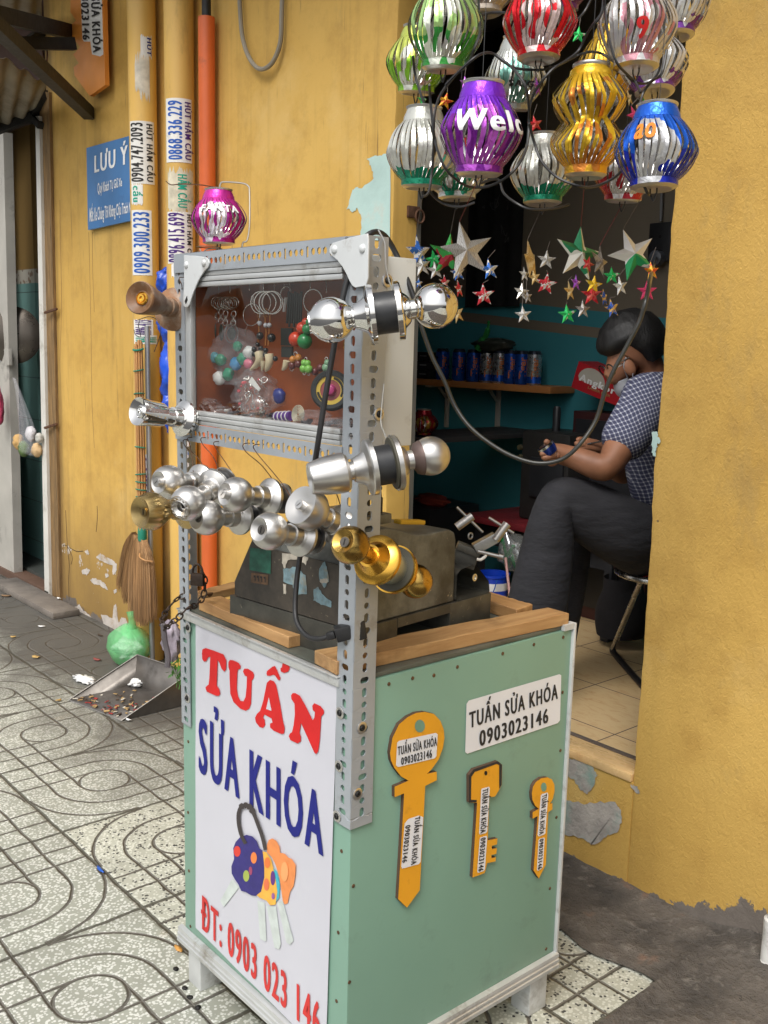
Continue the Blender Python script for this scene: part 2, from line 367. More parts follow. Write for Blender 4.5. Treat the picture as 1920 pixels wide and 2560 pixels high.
# ---- street wall
def wall_mat():
    m, nt, b = newmat('yellow_plaster'); L = nt.links
    v = coords(nt); sx = nt.nodes.new('ShaderNodeSeparateXYZ'); L.new(v, sx.inputs[0]); x, z = sx.outputs[0], sx.outputs[2]
    rightm = mth(nt, 'MULTIPLY', mth(nt, 'ADD', x, 1.0), 2.0, clamp=True)
    c = mix(nt, ramp(nt, noi(nt, v, 1.3, 5), .3, .7), (.565, .335, .073), (.665, .42, .112))
    c = mix(nt, mth(nt, 'MULTIPLY', ramp(nt, noi(nt, v, 6, 8, .7), .48, .70), .50), c, (.40, .225, .05))
    c = mix(nt, mth(nt, 'MULTIPLY', ramp(nt, noi(nt, v, 2.4, 6, .65), .56, .74), .45), c, (.74, .53, .22))
    c = mix(nt, mth(nt, 'MULTIPLY', ramp(nt, noi(nt, coords(nt, 'Object', (3.2, 3.2, 1.5)), 1.3, 8, .72), .58, .72), .45), c, (.33, .235, .10))
    st = noi(nt, coords(nt, 'Object', (16, 16, .9)), 1, 5, .6); st2 = noi(nt, coords(nt, 'Object', (45, 45, 2.2)), 1, 4, .7)
    sfac = mth(nt, 'MULTIPLY', mth(nt, 'MULTIPLY', ramp(nt, st, .54, .74), .30), mth(nt, 'SUBTRACT', 1, mth(nt, 'MULTIPLY', rightm, .7)))
    c = mix(nt, sfac, c, (.22, .13, .04))
    sp = mth(nt, 'MULTIPLY', mth(nt, 'MULTIPLY', ramp(nt, st2, .64, .71), .55), mth(nt, 'SUBTRACT', 1, rightm))
    c = mix(nt, sp, c, (.09, .055, .03))
    vo = nt.nodes.new('ShaderNodeTexVoronoi'); vo.inputs['Scale'].default_value = 9; L.new(v, vo.inputs['Vector'])
    pit = mth(nt, 'LESS_THAN', vo.outputs['Distance'], mth(nt, 'MULTIPLY', mth(nt, 'SUBTRACT', noi(nt, vo.outputs['Position'], 13, 1), .5), .2))
    c = mix(nt, mth(nt, 'MULTIPLY', pit, .8), c, (.12, .085, .06))
    # damp, grey low zone and bare bottom with a ragged edge
    nz = noi(nt, v, 6, 9, .68)
    low = mth(nt, 'SUBTRACT', 1, mth(nt, 'MULTIPLY', mth(nt, 'ADD', mth(nt, 'SUBTRACT', z, .0), mth(nt, 'MULTIPLY', mth(nt, 'SUBTRACT', nz, .5), .5)), 1.9, clamp=True), clamp=True)
    c = mix(nt, mth(nt, 'MULTIPLY', low, .45), c, (.30, .19, .045))
    lm = mth(nt, 'SUBTRACT', 1, rightm)
    ld = mth(nt, 'MULTIPLY', mth(nt, 'SUBTRACT', 1, mth(nt, 'MULTIPLY', mth(nt, 'ADD', z, mth(nt, 'MULTIPLY', mth(nt, 'SUBTRACT', noi(nt, v, 3.5, 7, .65), .5), .9)), 1.25, clamp=True), clamp=True), lm)
    c = mix(nt, mth(nt, 'MULTIPLY', ld, .75), c, (.22, .135, .05))
    ed = mth(nt, 'MULTIPLY', mth(nt, 'SUBTRACT', -3.66, mth(nt, 'ADD', x, mth(nt, 'MULTIPLY', mth(nt, 'SUBTRACT', st, .5), .35))), 7, clamp=True)
    c = mix(nt, mth(nt, 'MULTIPLY', ed, .7), c, (.13, .075, .03))
    fl = mth(nt, 'MULTIPLY', mth(nt, 'GREATER_THAN', nz, .60), mth(nt, 'LESS_THAN', mth(nt, 'ADD', z, mth(nt, 'MULTIPLY', noi(nt, v, 2.2, 2), .5)), .56))
    c = mix(nt, mth(nt, 'MULTIPLY', mth(nt, 'MULTIPLY', fl, lm), .85), c, mix(nt, nz, (.42, .38, .33), (.6, .55, .5)))
    thr = mth(nt, 'ADD', mth(nt, 'MULTIPLY', mth(nt, 'ADD', x, .1), .25), .035)
    thr = mth(nt, 'MINIMUM', mth(nt, 'MAXIMUM', thr, .022), .11)
    bare = mth(nt, 'LESS_THAN', mth(nt, 'ADD', z, mth(nt, 'MULTIPLY', mth(nt, 'SUBTRACT', nz, .5), .34)), thr)
    c = mix(nt, bare, c, mix(nt, noi(nt, v, 18, 5), (.10, .085, .072), (.22, .19, .165)))
    L.new(c, b.inputs['Base Color']); b.inputs['Roughness'].default_value = .72; b.inputs['Specular IOR Level'].default_value = .35
    rough = noi(nt, coords(nt, 'Object', (1, 1, .7)), 130, 3, .6, .9)
    hh = mth(nt, 'ADD', mth(nt, 'MULTIPLY', rough, mth(nt, 'ADD', .12, mth(nt, 'MULTIPLY', rightm, .9))), mth(nt, 'ADD', mth(nt, 'MULTIPLY', noi(nt, v, 12, 5), .8), mth(nt, 'MULTIPLY', bare, -1.2)))
    bump(nt, b, hh, .42, .006)
    return m
wallm = wall_mat()
XL, XR, ZT = -1.182, -.185, 2.62
sw = thing('street_wall', 'yellow plastered street wall with an open shop doorway, peeling at its foot', 'wall', (-2, WY, 0))
def jamb(x0, x1, z0, z1, jl, jr):
    mb = MB(); nz = int((z1 - z0) / .03)
    def xs(z, side): return (noise.noise(V(3.1, z * 4, 0)) * .006 + noise.noise(V(1, z * 21, side)) * .0035)
    for side, xe, on in ((0, x0, jl), (1, x1, jr)):
        if not on: continue
        s = 1 if side == 0 else -1
        rows = []
        for i in range(nz + 1):
            z = z0 + (z1 - z0) * i / nz; e = xe + xs(z, side)
            rows.append([mb.bm.verts.new(p) for p in (V(xe + s * .2, WY, z), V(e + s * .012, WY, z), V(e + s * .003, WY + .004, z), V(e, WY + .014, z), V(e, WY + .1, z))])
        for i in range(nz):
            for k in range(4):
                f = mb.bm.faces.new((rows[i][k], rows[i][k + 1], rows[i + 1][k + 1], rows[i + 1][k])); f.smooth = True
    a = x0 + (.2 if jl else 0); c = x1 - (.2 if jr else 0)
    mb._new([V(a, WY, z0), V(c, WY, z0), V(c, WY, z1), V(a, WY, z1)], [(0, 1, 2, 3)])
    return mb
jamb(-3.8, XL, -.15, 3.4, False, True).build('wall_panel', wallm, sw)
jamb(XR, 5.0, -.15, 3.4, True, False).build('wall_panel', wallm, sw)
MB().box((XL, WY, ZT), (XR, WY + .1, 3.4)).build('lintel', wallm, sw)
MB().box((XL - .004, WY + .001, -.15), (XR + .004, WY + .1, FZ - .022)).build('door_step', wallm, sw)
MB().box((-9, .56, 3.08), (5, WY, 3.2)).build('unseen_overhang', mat('slab_concrete', (.4, .36, .3), .85), sw)  # overhang out of view, added to shade the upper wall
def outline(px, **k): return [at(x, y, **k) for x, y in px]
def rag(pts, amp=.004, n=6, seed=0):
    out = []; rnd = random.Random(seed)
    for i, p in enumerate(pts):
        q = pts[(i + 1) % len(pts)]
        for k in range(n):
            t = k / n; o = p.lerp(q, t); j = V(rnd.uniform(-1, 1), 0, rnd.uniform(-1, 1)) * amp
            out.append(o + j)
    return out
bare = mat('bare_plaster', (.36, .33, .30), .9, 0, .3, 12, .5, (.20, .32, .28), 7, .6, 60, .006)
z8 = lambda x, y: (1280 + x / 2.305, 1600 + y / 2.305)
def patch(px, m, off, seed, nm='bare_patch'):
    p = rag(outline(px, Y=WY - off), .0035, 5, seed); MB().poly(p, n=(0, -1, 0)).build(nm, m, sw)
patch([z8(*q) for q in [(280, 690), (330, 680), (410, 690), (470, 730), (488, 780), (460, 860), (430, 890), (395, 860), (350, 800), (285, 780)]], bare, .0015, 1)
patch([z8(*q) for q in [(270, 910), (350, 930), (420, 945), (490, 935), (590, 935), (628, 985), (630, 1050), (600, 1110), (540, 1130), (460, 1185), (440, 1165), (380, 1135), (270, 1110)]], bare, .0017, 2)
patch([z8(*q) for q in [(685, 835), (715, 840), (735, 880), (715, 890)]], bare, .0019, 3)
flk = mat('flaked_white_plaster', (.52, .47, .42), .9, 0, .2, 14, .35, (.36, .24, .12), 16, .5, 60, .004)
z4 = lambda x, y: (x / 3.318, 1200 + y / 3.318)
for i_, pl_ in enumerate([[(797, 640), (830, 610), (880, 640), (940, 670), (970, 700), (965, 760), (940, 790), (930, 760), (935, 710), (880, 690), (830, 670)], [(750, 830), (775, 812), (830, 830), (870, 860), (895, 910), (870, 905), (830, 875), (770, 860)], [(675, 755), (720, 730), (745, 750), (720, 790), (685, 780)], [(700, 590), (725, 580), (742, 610), (728, 622)], [(835, 1120), (870, 1115), (930, 1150), (945, 1040), (962, 1030), (975, 1130), (985, 1180), (1010, 1140), (1045, 1150), (1060, 1200), (1040, 1270), (960, 1262), (900, 1230), (860, 1190)], [(560, 1035), (600, 1060), (660, 1030), (690, 1080), (740, 1120), (770, 1160), (820, 1200), (800, 1210), (720, 1165), (640, 1110), (570, 1060)], [(940, 920), (965, 905), (968, 930), (950, 950)], [(870, 780), (890, 770), (903, 800), (880, 815)]]):
    patch([z4(*q) for q in pl_], flk, .0014 + .0002 * (i_ % 3), 30 + i_, 'flaked_patch')
crk = mat('crack_dark', (.05, .03, .015), .9, bmp=0)
for pl_ in ([(545, 250), (553, 420), (560, 560), (575, 700), (570, 830), (574, 1000)], [(575, 560), (600, 575), (640, 592), (690, 590)], [(806, 215), (809, 300), (803, 380), (798, 430)], [(520, 540), (560, 552), (600, 640), (590, 700)]):
    MB().tube(catmull([at(*z4(*q), Y=WY - .0002) for q in pl_], 5), .0017, 4).build('crack', crk, sw)
for pl_ in ([(222, 580), (225, 700), (228, 850), (230, 1000), (236, 1120)], [(231, 580), (232, 680), (236, 780)], [(150, 500), (152, 640), (154, 760), (150, 900)]):
    MB().tube(catmull([at(*q, Y=WY - .0002) for q in pl_], 5), .0013, 4).build('stain_line', mat('stain_brown', (.28, .17, .06), .9, bmp=0), sw)
oldp = mat('old_turquoise_paint', (.44, .60, .56), .7, 0, .12, 9, .3, (.55, .5, .42), 9, .3, 60)
patch([(917, 395), (950, 387), (975, 386), (975, 600), (900, 600), (905, 545), (893, 520), (882, 530), (868, 522), (880, 478), (890, 466), (907, 470), (935, 445), (930, 420)], oldp, .002, 4, 'old_paint_patch')
patch([(1628, 1083), (1642, 1078), (1650, 1100), (1643, 1118), (1637, 1140), (1630, 1130)], oldp, .003, 5, 'old_paint_patch')
# door step tile and track
tile_y = mat('tan_floor_tile', (.62, .42, .2), .28, 0, .2, 9, .2, (.5, .27, .1), 6, .05, 30, stretch=(1, 3, 1))
MB().box((XL + .002, WY - .004, FZ - .021), (XR - .002, WY + .085, FZ), bev=.003).build('step_tile', tile_y, sw)
MB().box((XL, WY + .086, FZ - .02), (XR, WY + .1, FZ + .003)).build('door_track', mat('worn_track', (.16, .13, .11), .6, .4), sw)
# rusty hasp on the left reveal
rust = mat('rust', (.12, .06, .035), .8, .5, .4, 40)
hp = at(1030, 530, X=XL + .004)
MB().box((XL, hp.y - .02, hp.z - .018), (XL + .01, hp.y + .03, hp.z + .018), bev=.003).tube([hp + V(.01, .025 + .018 * math.cos(t), -.012 + .02 * math.sin(t)) for t in [i * math.pi / 6 for i in range(13)]], .0035, 6).build('hasp', rust, sw)

# ---- shop room
def backwall_mat():
    m, nt, b = newmat('shop_wall_paint'); v = coords(nt); sx = nt.nodes.new('ShaderNodeSeparateXYZ'); nt.links.new(v, sx.inputs[0])
    A, B = at(1297, 758, Y=2.35), at(1505, 779, Y=2.35); k = (B.z - A.z) / (B.x - A.x)
    zz = mth(nt, 'SUBTRACT', sx.outputs[2], mth(nt, 'MULTIPLY', mth(nt, 'SUBTRACT', sx.outputs[0], A.x), k))
    z2, z3 = at(1297, 796, Y=2.35).z, at(1297, 820, Y=2.35).z
    tl = mix(nt, ramp(nt, noi(nt, v, 3, 4), .3, .7), (.042, .235, .27), (.054, .27, .31)); bg = mix(nt, noi(nt, v, 2, 4), (.17, .14, .10), (.24, .2, .145))
    top = mth(nt, 'GREATER_THAN', zz, A.z); st = mth(nt, 'MULTIPLY', mth(nt, 'LESS_THAN', zz, z2), mth(nt, 'GREATER_THAN', zz, z3))
    c = mix(nt, mth(nt, 'MAXIMUM', top, st), tl, bg); nt.links.new(c, b.inputs['Base Color']); b.inputs['Roughness'].default_value = .6
    return m
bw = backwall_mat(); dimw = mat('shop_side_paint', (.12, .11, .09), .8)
MB().box((-3.4, 2.35, .2), (1.0, 2.43, 2.95)).build('wall_back', bw); bpy.data.objects['wall_back']['kind'] = 'structure'
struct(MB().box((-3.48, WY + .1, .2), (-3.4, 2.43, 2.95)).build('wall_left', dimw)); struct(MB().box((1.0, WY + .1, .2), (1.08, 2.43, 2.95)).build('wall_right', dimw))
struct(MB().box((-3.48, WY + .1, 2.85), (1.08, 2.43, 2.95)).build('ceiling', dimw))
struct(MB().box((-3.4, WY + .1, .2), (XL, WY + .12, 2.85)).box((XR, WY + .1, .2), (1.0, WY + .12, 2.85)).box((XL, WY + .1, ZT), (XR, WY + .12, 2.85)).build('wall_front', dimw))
def floor_mat():
    m, nt, b = newmat('shop_floor_tiles'); v = coords(nt); sx = nt.nodes.new('ShaderNodeSeparateXYZ'); nt.links.new(v, sx.inputs[0])
    fr = lambda s, o: mth(nt, 'ABSOLUTE', mth(nt, 'SUBTRACT', mth(nt, 'FRACT', mth(nt, 'DIVIDE', mth(nt, 'SUBTRACT', s, o), .3)), .5))
    g = mth(nt, 'GREATER_THAN', mth(nt, 'MAXIMUM', fr(sx.outputs[0], -.679), fr(sx.outputs[1], 1.572)), .4925)
    vein = ramp(nt, noi(nt, coords(nt, 'Object', (5, 14, 1)), 3, 7, .7, 1.2), .5, .75)
    c = mix(nt, mth(nt, 'MULTIPLY', vein, .6), mix(nt, noi(nt, v, 4, 3), (.60, .42, .21), (.70, .52, .29)), (.45, .23, .075)); c = mix(nt, g, c, (.16, .12, .09))
    nt.links.new(c, b.inputs['Base Color']); b.inputs['Roughness'].default_value = .22; return m
struct(MB().box((-3.4, WY + .1, .15), (1.0, 2.35, FZ)).build('floor', floor_mat()))

# ---- neighbour's doorway at the far left
white_p = mat('aged_white_paint', (.62, .60, .55), .5, 0, .1, 5, .3, (.3, .27, .22), 6)
grey_p = mat('grey_gate_paint', (.40, .38, .34), .5, 0, .12, 5, .2)
oldwood = mat('old_brown_wood', (.22, .13, .05), .8, 0, .4, 4, .45, (.06, .04, .02), 5, .4, 40, stretch=(20, 20, 1.5))
dark = mat('dark_void', (.012, .011, .010), .9)
nd = thing('house_doorway', 'narrow doorway of the next house with white jamb, brown post and green tiles inside', 'doorway', (-4.2, WY, 0))
def vstrip(mb, xt0, xt1, xb0, xb1, yt, yb, Y, th):
    a, b, c, d = at(xb0, yb, Y=Y), at(xb1, yb, Y=Y), at(xt1, yt, Y=Y), at(xt0, yt, Y=Y)
    return mb.poly([p + V(0, th, 0) for p in (a, b, c, d)], thick=th, n=(0, -1, 0))
vstrip(MB(), 88, 98, 112, 124, 290, 1500, WY - .03, .06).build('white_jamb', white_p, nd)
vstrip(MB(), 98, 122, 124, 150, 230, 1510, WY - .015, .06).build('brown_post', oldwood, nd)
vstrip(MB(), 122, 136, 148, 152, 230, 1512, WY + .01, .03).build('gap_shade_strip', mat('gap_shade', (.035, .025, .015), .9, 0, .5, 8), nd)  # solid strip, the shade of the gap is put into its dark colour
vstrip(MB(), -30, 8, -20, 36, 330, 1462, WY - .02, .05).build('gate_post', grey_p, nd)
p0, p1 = at(34, 1446, Y=WY - .01), at(123, 1512, Y=WY - .01)
MB().box((p0.x - .3, WY - .03, -.05), (p1.x + .05, WY + .06, .045), bev=.006).build('door_sill', mat('brown_sill', (.10, .055, .035), .7), nd)
def gtile_mat():
    m, nt, b = newmat('green_wall_tiles'); v = coords(nt); sx = nt.nodes.new('ShaderNodeSeparateXYZ'); nt.links.new(v, sx.inputs[0])
    zt = at(55, 690, Y=1.3).z; dz = .247; o = at(48, 837, Y=1.3).z
    g = mth(nt, 'GREATER_THAN', mth(nt, 'ABSOLUTE', mth(nt, 'SUBTRACT', mth(nt, 'FRACT', mth(nt, 'DIVIDE', mth(nt, 'SUBTRACT', sx.outputs[2], o), dz)), .5)), .490)
    c = mix(nt, g, mix(nt, noi(nt, v, 3, 3), (.17, .33, .31), (.22, .40, .37)), (.09, .12, .11))
    vo = nt.nodes.new('ShaderNodeTexVoronoi'); vo.inputs['Scale'].default_value = 26; nt.links.new(v, vo.inputs['Vector'])
    band = mix(nt, mth(nt, 'LESS_THAN', vo.outputs['Distance'], .35), (.55, .52, .45), (.28, .2, .14))
    c = mix(nt, mth(nt, 'GREATER_THAN', sx.outputs[2], zt - .045), c, band)
    c = mix(nt, mth(nt, 'GREATER_THAN', sx.outputs[2], zt + .035), c, (.30, .19, .07))
    nt.links.new(c, b.inputs['Base Color']); b.inputs['Roughness'].default_value = .3; return m
zb = .06
MB().box((at(-40, 900, Y=1.3).x, 1.3, zb), (at(93, 900, Y=1.3).x, 1.36, 2.9)).build('tiled_wall', gtile_mat(), nd)
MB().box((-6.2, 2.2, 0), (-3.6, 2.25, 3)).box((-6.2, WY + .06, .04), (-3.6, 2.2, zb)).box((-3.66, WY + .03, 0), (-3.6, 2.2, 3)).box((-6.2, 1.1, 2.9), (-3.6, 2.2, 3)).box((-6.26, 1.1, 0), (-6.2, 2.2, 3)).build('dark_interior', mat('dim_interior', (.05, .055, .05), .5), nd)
MB().box((-6.5, WY, 2.5), (-3.82, WY + .08, 3.4)).build('door_header', mat('red_brown_header', (.06, .028, .02), .8), nd)
MB().box((-9.0, WY, -.1), (at(-26, 900, Y=WY).x, WY + .08, 3.4)).build('side_wall', mat('neighbour_wall', (.5, .45, .36), .8, dirt=.3), nd)
# step slab in front of it
s = MB().box((at(20, 1460, Z=0).x, at(150, 1560, Z=0).y, 0), (at(195, 1540, Z=0).x, WY - .03, .035), bev=.01).build('door_slab', concrete); tag(s, 'low dark concrete slab in front of the brown post at the left doorway', 'step')
# neighbour's awning: steel bars and old sheets
black = mat('black_painted_steel', (.022, .021, .02), .55, .3, .3, 20)
sheet = mat('weathered_sheet', (.26, .225, .17), .65, .1, .25, 4, .35, (.12, .085, .05), 5)
aw = thing('metal_awning', 'rusty sheet metal awning on black steel bars above the left doorway', 'awning', at(222, 283, Y=WY))
MB().beam(at(224, 285, Y=WY - .01), at(-30, 45, Y=.30), .05, .05).build('brace', black, aw)
MB().beam(at(186, 82, Y=WY), at(-25, 32, Y=.45), .045, .06).build('bar', black, aw)
MB().beam(at(185, 110, Y=.98), at(40, 108, Y=.70), .03, .05).beam(at(60, 112, Y=.95), at(110, 75, Y=WY), .03, .04).build('cross_bar', black, aw)
def corr(a, b, c, d, n=40, amp=.012):
    a, b, c, d = (V(*q) for q in (a, b, c, d)); nn = (b - a).cross(d - a).normalized()
    return MB().grid(lambda u, v: (a * (1 - u) + b * u) * (1 - v) + (d * (1 - u) + c * u) * v + nn * amp * math.sin(u * 22), n, 3)
corr(at(-60, -40, Y=.3), at(104, -30, Y=.85), at(104, 47, Y=1.05), at(-60, 8, Y=.6)).build('sheet', sheet, aw, solid=.004)
corr(at(-40, 115, Y=.55), at(118, 212, Y=1.0), at(78, 292, Y=1.06), at(-40, 335, Y=.9)).build('sheet', sheet, aw, solid=.004)
corr(at(-30, 135, Y=.62), at(80, 196, Y=.9), at(72, 206, Y=.92), at(-30, 158, Y=.64), 4, 0).build('flashing', mat('copper_trim', (.42, .2, .09), .5, .3), aw, solid=.006)
MB().beam(at(112, 235, Y=WY - .02), at(78, 300, Y=WY - .02), .05, .05).beam(at(78, 288, Y=WY - .03), at(102, 315, Y=WY - .03), .03, .03).beam(at(-20, 330, Y=.92), at(82, 290, Y=1.05), .03, .04).build('hanger_bar', black, aw)
MB().tube(catmull([at(104, 110, Y=.93), at(108, 145, Y=.92), at(112, 170, Y=.93), at(112, 200, Y=.95)]), .004, 6).tube(catmull([at(112, 110, Y=.93), at(118, 130, Y=.92), at(116, 165, Y=.93), at(114, 200, Y=.95)]), .004, 6).build('tie_wire', rust, aw)
# the shop's own awning overhead (lanterns hang from it)
sa = thing('overhead_rack', 'black steel rack over the doorway that the lantern wires hang from', 'rack', (0, WY, 2.5))
MB().beam((-.45, .12, 2.5), (.8, .12, 2.5), .03, .03).beam((-.4, -.15, 2.53), (-.4, WY, 2.68), .03, .03).beam((.75, -.15, 2.53), (.75, WY, 2.68), .03, .03).build('rack_bar', black, sa)

# ---- pipes on the wall, with bill stickers
ypipe = mat('yellow_pipe_paint', (.66, .41, .105), .5, 0, .14, 5, .22, (.36, .22, .07), 6, .06, 30, stretch=(1, 1, .3))
paper = mat('white_paper', (.74, .73, .70), .7, 0, .05, 9, .12, (.4, .37, .3), 9)
INK = {k: mat('ink_' + k, c, .75, 0, .1, 20, bmp=0) for k, c in dict(black=(.025, .023, .022), blue=(.02, .10, .42), purple=(.06, .015, .16), green=(.01, .33, .22), red=(.58, .011, .011), navy=(.007, .011, .18), white=(.8, .8, .8), yellow=(.8, .55, .05), orange=(.75, .22, .02)).items()}
def pipe(px, yref, dia, name, label, m, z0=0, z1=3.4):
    d = ray(px, yref); yc = WY - dia / 2 - .012; c = at(px, yref, Y=yc); r = dia / 2
    t = thing(name, label, 'pipe', (c.x, yc, 0))
    MB().lathe([(r, z0), (r, z1)], (c.x, yc, 0), seg=40).build('pipe_tube', m, t)
    az = math.atan2(CP.y - yc, CP.x - c.x)
    return t, c, r, az
def bill(pp, ytop, ybot, a0, a1, items, m=paper, rg=0, nm='bill'):
    """sticker round a pipe: a0..a1 in degrees seen from the camera (left -, right +); items: (text, ink, lo, hi, dir, s0, s1)"""
    t, c, r, az = pp
    zt = at(367, ytop, D=depth(V(c.x, c.y, 1.4))).z; zb = at(367, ybot, D=depth(V(c.x, c.y, 1.4))).z
    rnd = random.Random(int(ytop * 7))
    def P(u, v, off):
        th = az + R_(a0 + (a1 - a0) * u); rr = r + off; return V(c.x + rr * math.cos(th), c.y + rr * math.sin(th), zb + (zt - zb) * v)
    jt = [rnd.uniform(-rg, rg) for _ in range(25)]; jb = [rnd.uniform(-rg, rg) for _ in range(25)]
    o = MB().grid(lambda u, v: P(u, v if 0 < v < 1 else v + (jt if v else jb)[int(u * 24)], .0012), 24, 4).build(nm, m, t)
    for (s, ink, lo, hi, dr, s0, s1) in items:
        f = (lambda a, b: P(hi - (hi - lo) * b, s0 + (s1 - s0) * a, .002)) if dr > 0 else (lambda a, b: P(lo + (hi - lo) * b, s1 - (s1 - s0) * a, .002))
        lettering(MB(), s, f, .03, fine=True).build('lettering', INK[ink], o)
    return o
pA = pipe(362, 600, .112, 'drain_pipe', 'fat yellow drain pipe behind the blue notice, its lower bill torn by the broom', ypipe)
pB = pipe(452, 600, .112, 'drain_pipe', 'fat yellow drain pipe next to the orange pipe, bills in blue and purple digits', ypipe)
for o_ in (pA[0], pB[0]): o_['group'] = 'yellow drain pipes on the wall'
bill(pA, 135, 182, -5, 42, [('HÚT', 'navy', .55, .95, -1, .1, .95)], rg=.12)
bill(pA, 182, 272, -30, 30, [], mat('torn_paper', (.62, .57, .47), .8, 0, .2, 30), .25, 'torn_paper')
bill(pA, 328, 474, -62, 48, [('0904.747.2093', 'black', .05, .55, 1, .03, .97), ('HÚT HẦM CẦU', 'black', .68, .92, -1, .04, .96)])
bill(pA, 474, 522, -60, -5, [('cấu', 'green', .2, .8, -1, .1, .9)], rg=.08)
bill(pA, 536, 692, -62, 30, [('0909.300.233', 'blue', .12, .88, 1, .03, .97)])
bill(pA, 800, 838, -60, 30, [('0896.415', 'purple', .12, .9, 1, .03, .97)], rg=.05)
bill(pA, 838, 860, -60, 50, [('HẦM', 'green', .1, .95, -1, .2, .8)])
bill(pA, 1138, 1250, -50, 10, [('0903.2', 'purple', .12, .9, 1, .03, .97)], mat('faded_paper', (.5, .49, .5), .8), .03)
bill(pB, 274, 422, -62, 52, [('0868.336.229', 'blue', .12, .62, 1, .04, .96), ('HÚT HẦM CẦU', 'purple', .72, .95, -1, .05, .95)])
bill(pB, 440, 538, -55, 60, [('HẦM CẦU', 'green', .4, .7, -1, .1, .9)], mat('torn_bill', (.60, .55, .42), .8, 0, .25, 25), .1)
bill(pB, 538, 662, -60, 52, [('0896.415.699', 'purple', .05, .66, 1, .02, .98), ('HÚT HẦM CẦU', 'black', .76, .93, -1, .04, .96)])
bill(pB, 662, 695, -40, 10, [], rg=.1)
bill(pB, 1085, 1180, -20, 25, [('HẦM', 'blue', .2, .8, -1, .1, .9)])
op = pipe(519, 600, .062, 'conduit_pipe', 'orange conduit pipe with a black cable running into its top', mat('orange_pvc', (.62, .12, .025), .45, 0, .15, 4, .1), 0, at(519, 133, D=depth(V(*pA[1]))).z)
MB().tube([(op[1].x, op[1].y, 1.9), (op[1].x, op[1].y, 3.4)], .017, 12).build('cable', black, op[0])
w_ = MB().tube(catmull([at(415, 453, Y=.93), at(428, 462, Y=.93), at(455, 460, Y=.925), at(500, 462, Y=.955), at(535, 468, Y=1.0)]), .002, 6).build('tie_wire', rust); tag(w_, 'thin rusty wire tied round the pipe above the torn bill', 'wire')
mp = thing('steel_pole', 'thin grey steel pole standing between the broom and the yellow pipe', 'pole', at(377, 1600, Y=.95))
q = at(377, 1400, Y=.97); MB().lathe([(.011, .02), (.011, 1.45)], (q.x, q.y, 0), seg=14).build('pole_tube', mat('galvanised', (.42, .42, .42), .4, .7), mp)
# blue bag between the pipes
def lump(fn, name, m, parent=None, nu=36, nv=22, **k): return MB().grid(fn, nu, nv, wrap=True).build(name, m, parent, sharp=0, **k)
def blob(c, rx, ry, rz, amp, fr, seed, taper=None):
    def f(u, v):
        th = 2 * math.pi * u; ph = math.pi * (v * .998 + .001); d = V(math.sin(ph) * math.cos(th), math.sin(ph) * math.sin(th), -math.cos(ph))
        k = 1 + amp * noise.noise(d * fr + V(seed, 0, 0)) + .4 * amp * abs(noise.noise(d * fr * 2.7 + V(0, seed, 0)))
        t = taper(v) if taper else 1
        return V(*c) + V(d.x * rx * k * t, d.y * ry * k * t, d.z * rz * (1 + .3 * amp * noise.noise(d * fr)))
    return f
pl_blue = mat('blue_plastic', (.012, .07, .5), .3, 0, .3, 5, bmp=.5, bs=14, bd=.01)
bb = thing('plastic_bag', 'crumpled blue plastic bag stuffed between the two yellow pipes', 'bag', at(425, 1000, Y=.97))
for (px, py, rx, rz) in ((424, 705, .035, .06), (428, 800, .045, .10), (432, 930, .045, .14), (434, 1030, .04, .09)):
    c = at(px, py, Y=1.0); lump(blob(c, rx, .05, rz, .45, 2.6, px), 'fold', pl_blue, bb, 30, 24)
# cable loop high on the wall
cl = MB().tube(catmull([at(597, -40, Y=1.07), at(600, 20, Y=1.065), at(606, 90, Y=1.06), at(622, 142, Y=1.06), at(648, 172, Y=1.06), at(678, 160, Y=1.06), at(700, 110, Y=1.065), at(704, 40, Y=1.065), at(706, -40, Y=1.07)]), .008, 8).build('cable_loop', mat('grey_cable', (.25, .22, .17), .6)); tag(cl, 'grey cable hanging in a loop on the yellow wall', 'cable')
# ---- signs on the wall
bs = thing('notice_board', 'blue metal notice with white Vietnamese writing on the yellow wall', 'sign', at(280, 460, Y=WY))
sc = [(220, 575), (352, 546), (350, 332), (216, 370)]
MB().poly([p + V(0, .012, 0) for p in outline(sc, Y=WY - .022)], thick=.012, n=(0, -1, 0)).build('board', mat('blue_enamel', (.045, .17, .40), .45, 0, .12, 4, .15, (.03, .08, .2), 5), bs)
def wl(s, q, bold=.015):
    lettering(MB(), s, quad(*outline(q, Y=WY - .0235)), bold).build('lettering', INK['white'], bs)
wl('LƯU Ý', [(236, 432), (319.5, 409), (319.5, 362), (236, 390)], .03)
wl('Quý Khách Tự Giữ Xe', [(244, 484), (305, 465), (305, 444), (244, 458)])
wl('Mất Xe Chúng Tôi Không Chịu Trách Nhiệm', [(224, 555), (341, 527), (341, 502), (224, 521)])
ks = thing('key_sign', 'orange key shaped board with phone number hanging high above the blue notice', 'sign', at(220, 120, Y=WY))
kp = [(176, -60), (176, 30), (190, 51), (177, 62), (178, 88), (183, 95), (200, 118), (183, 136), (197, 158), (184, 168), (186, 188), (224, 240), (263, 212), (261, 140), (256, -60)]
MB().poly([p + V(0, .02, 0) for p in outline(kp, Y=WY - .05)], thick=.02, n=(0, -1, 0)).build('board', mat('orange_board', (.72, .26, .04), .5, 0, .08, 6), ks)
MB().poly([p + V(0, .002, 0) for p in outline([(200, -60), (206, 98), (210, 104), (226, 104), (230, 136), (250, 141), (258, 136), (253, -60)], Y=WY - .0505)], thick=.002, n=(0, -1, 0)).build('sticker', paper, ks)
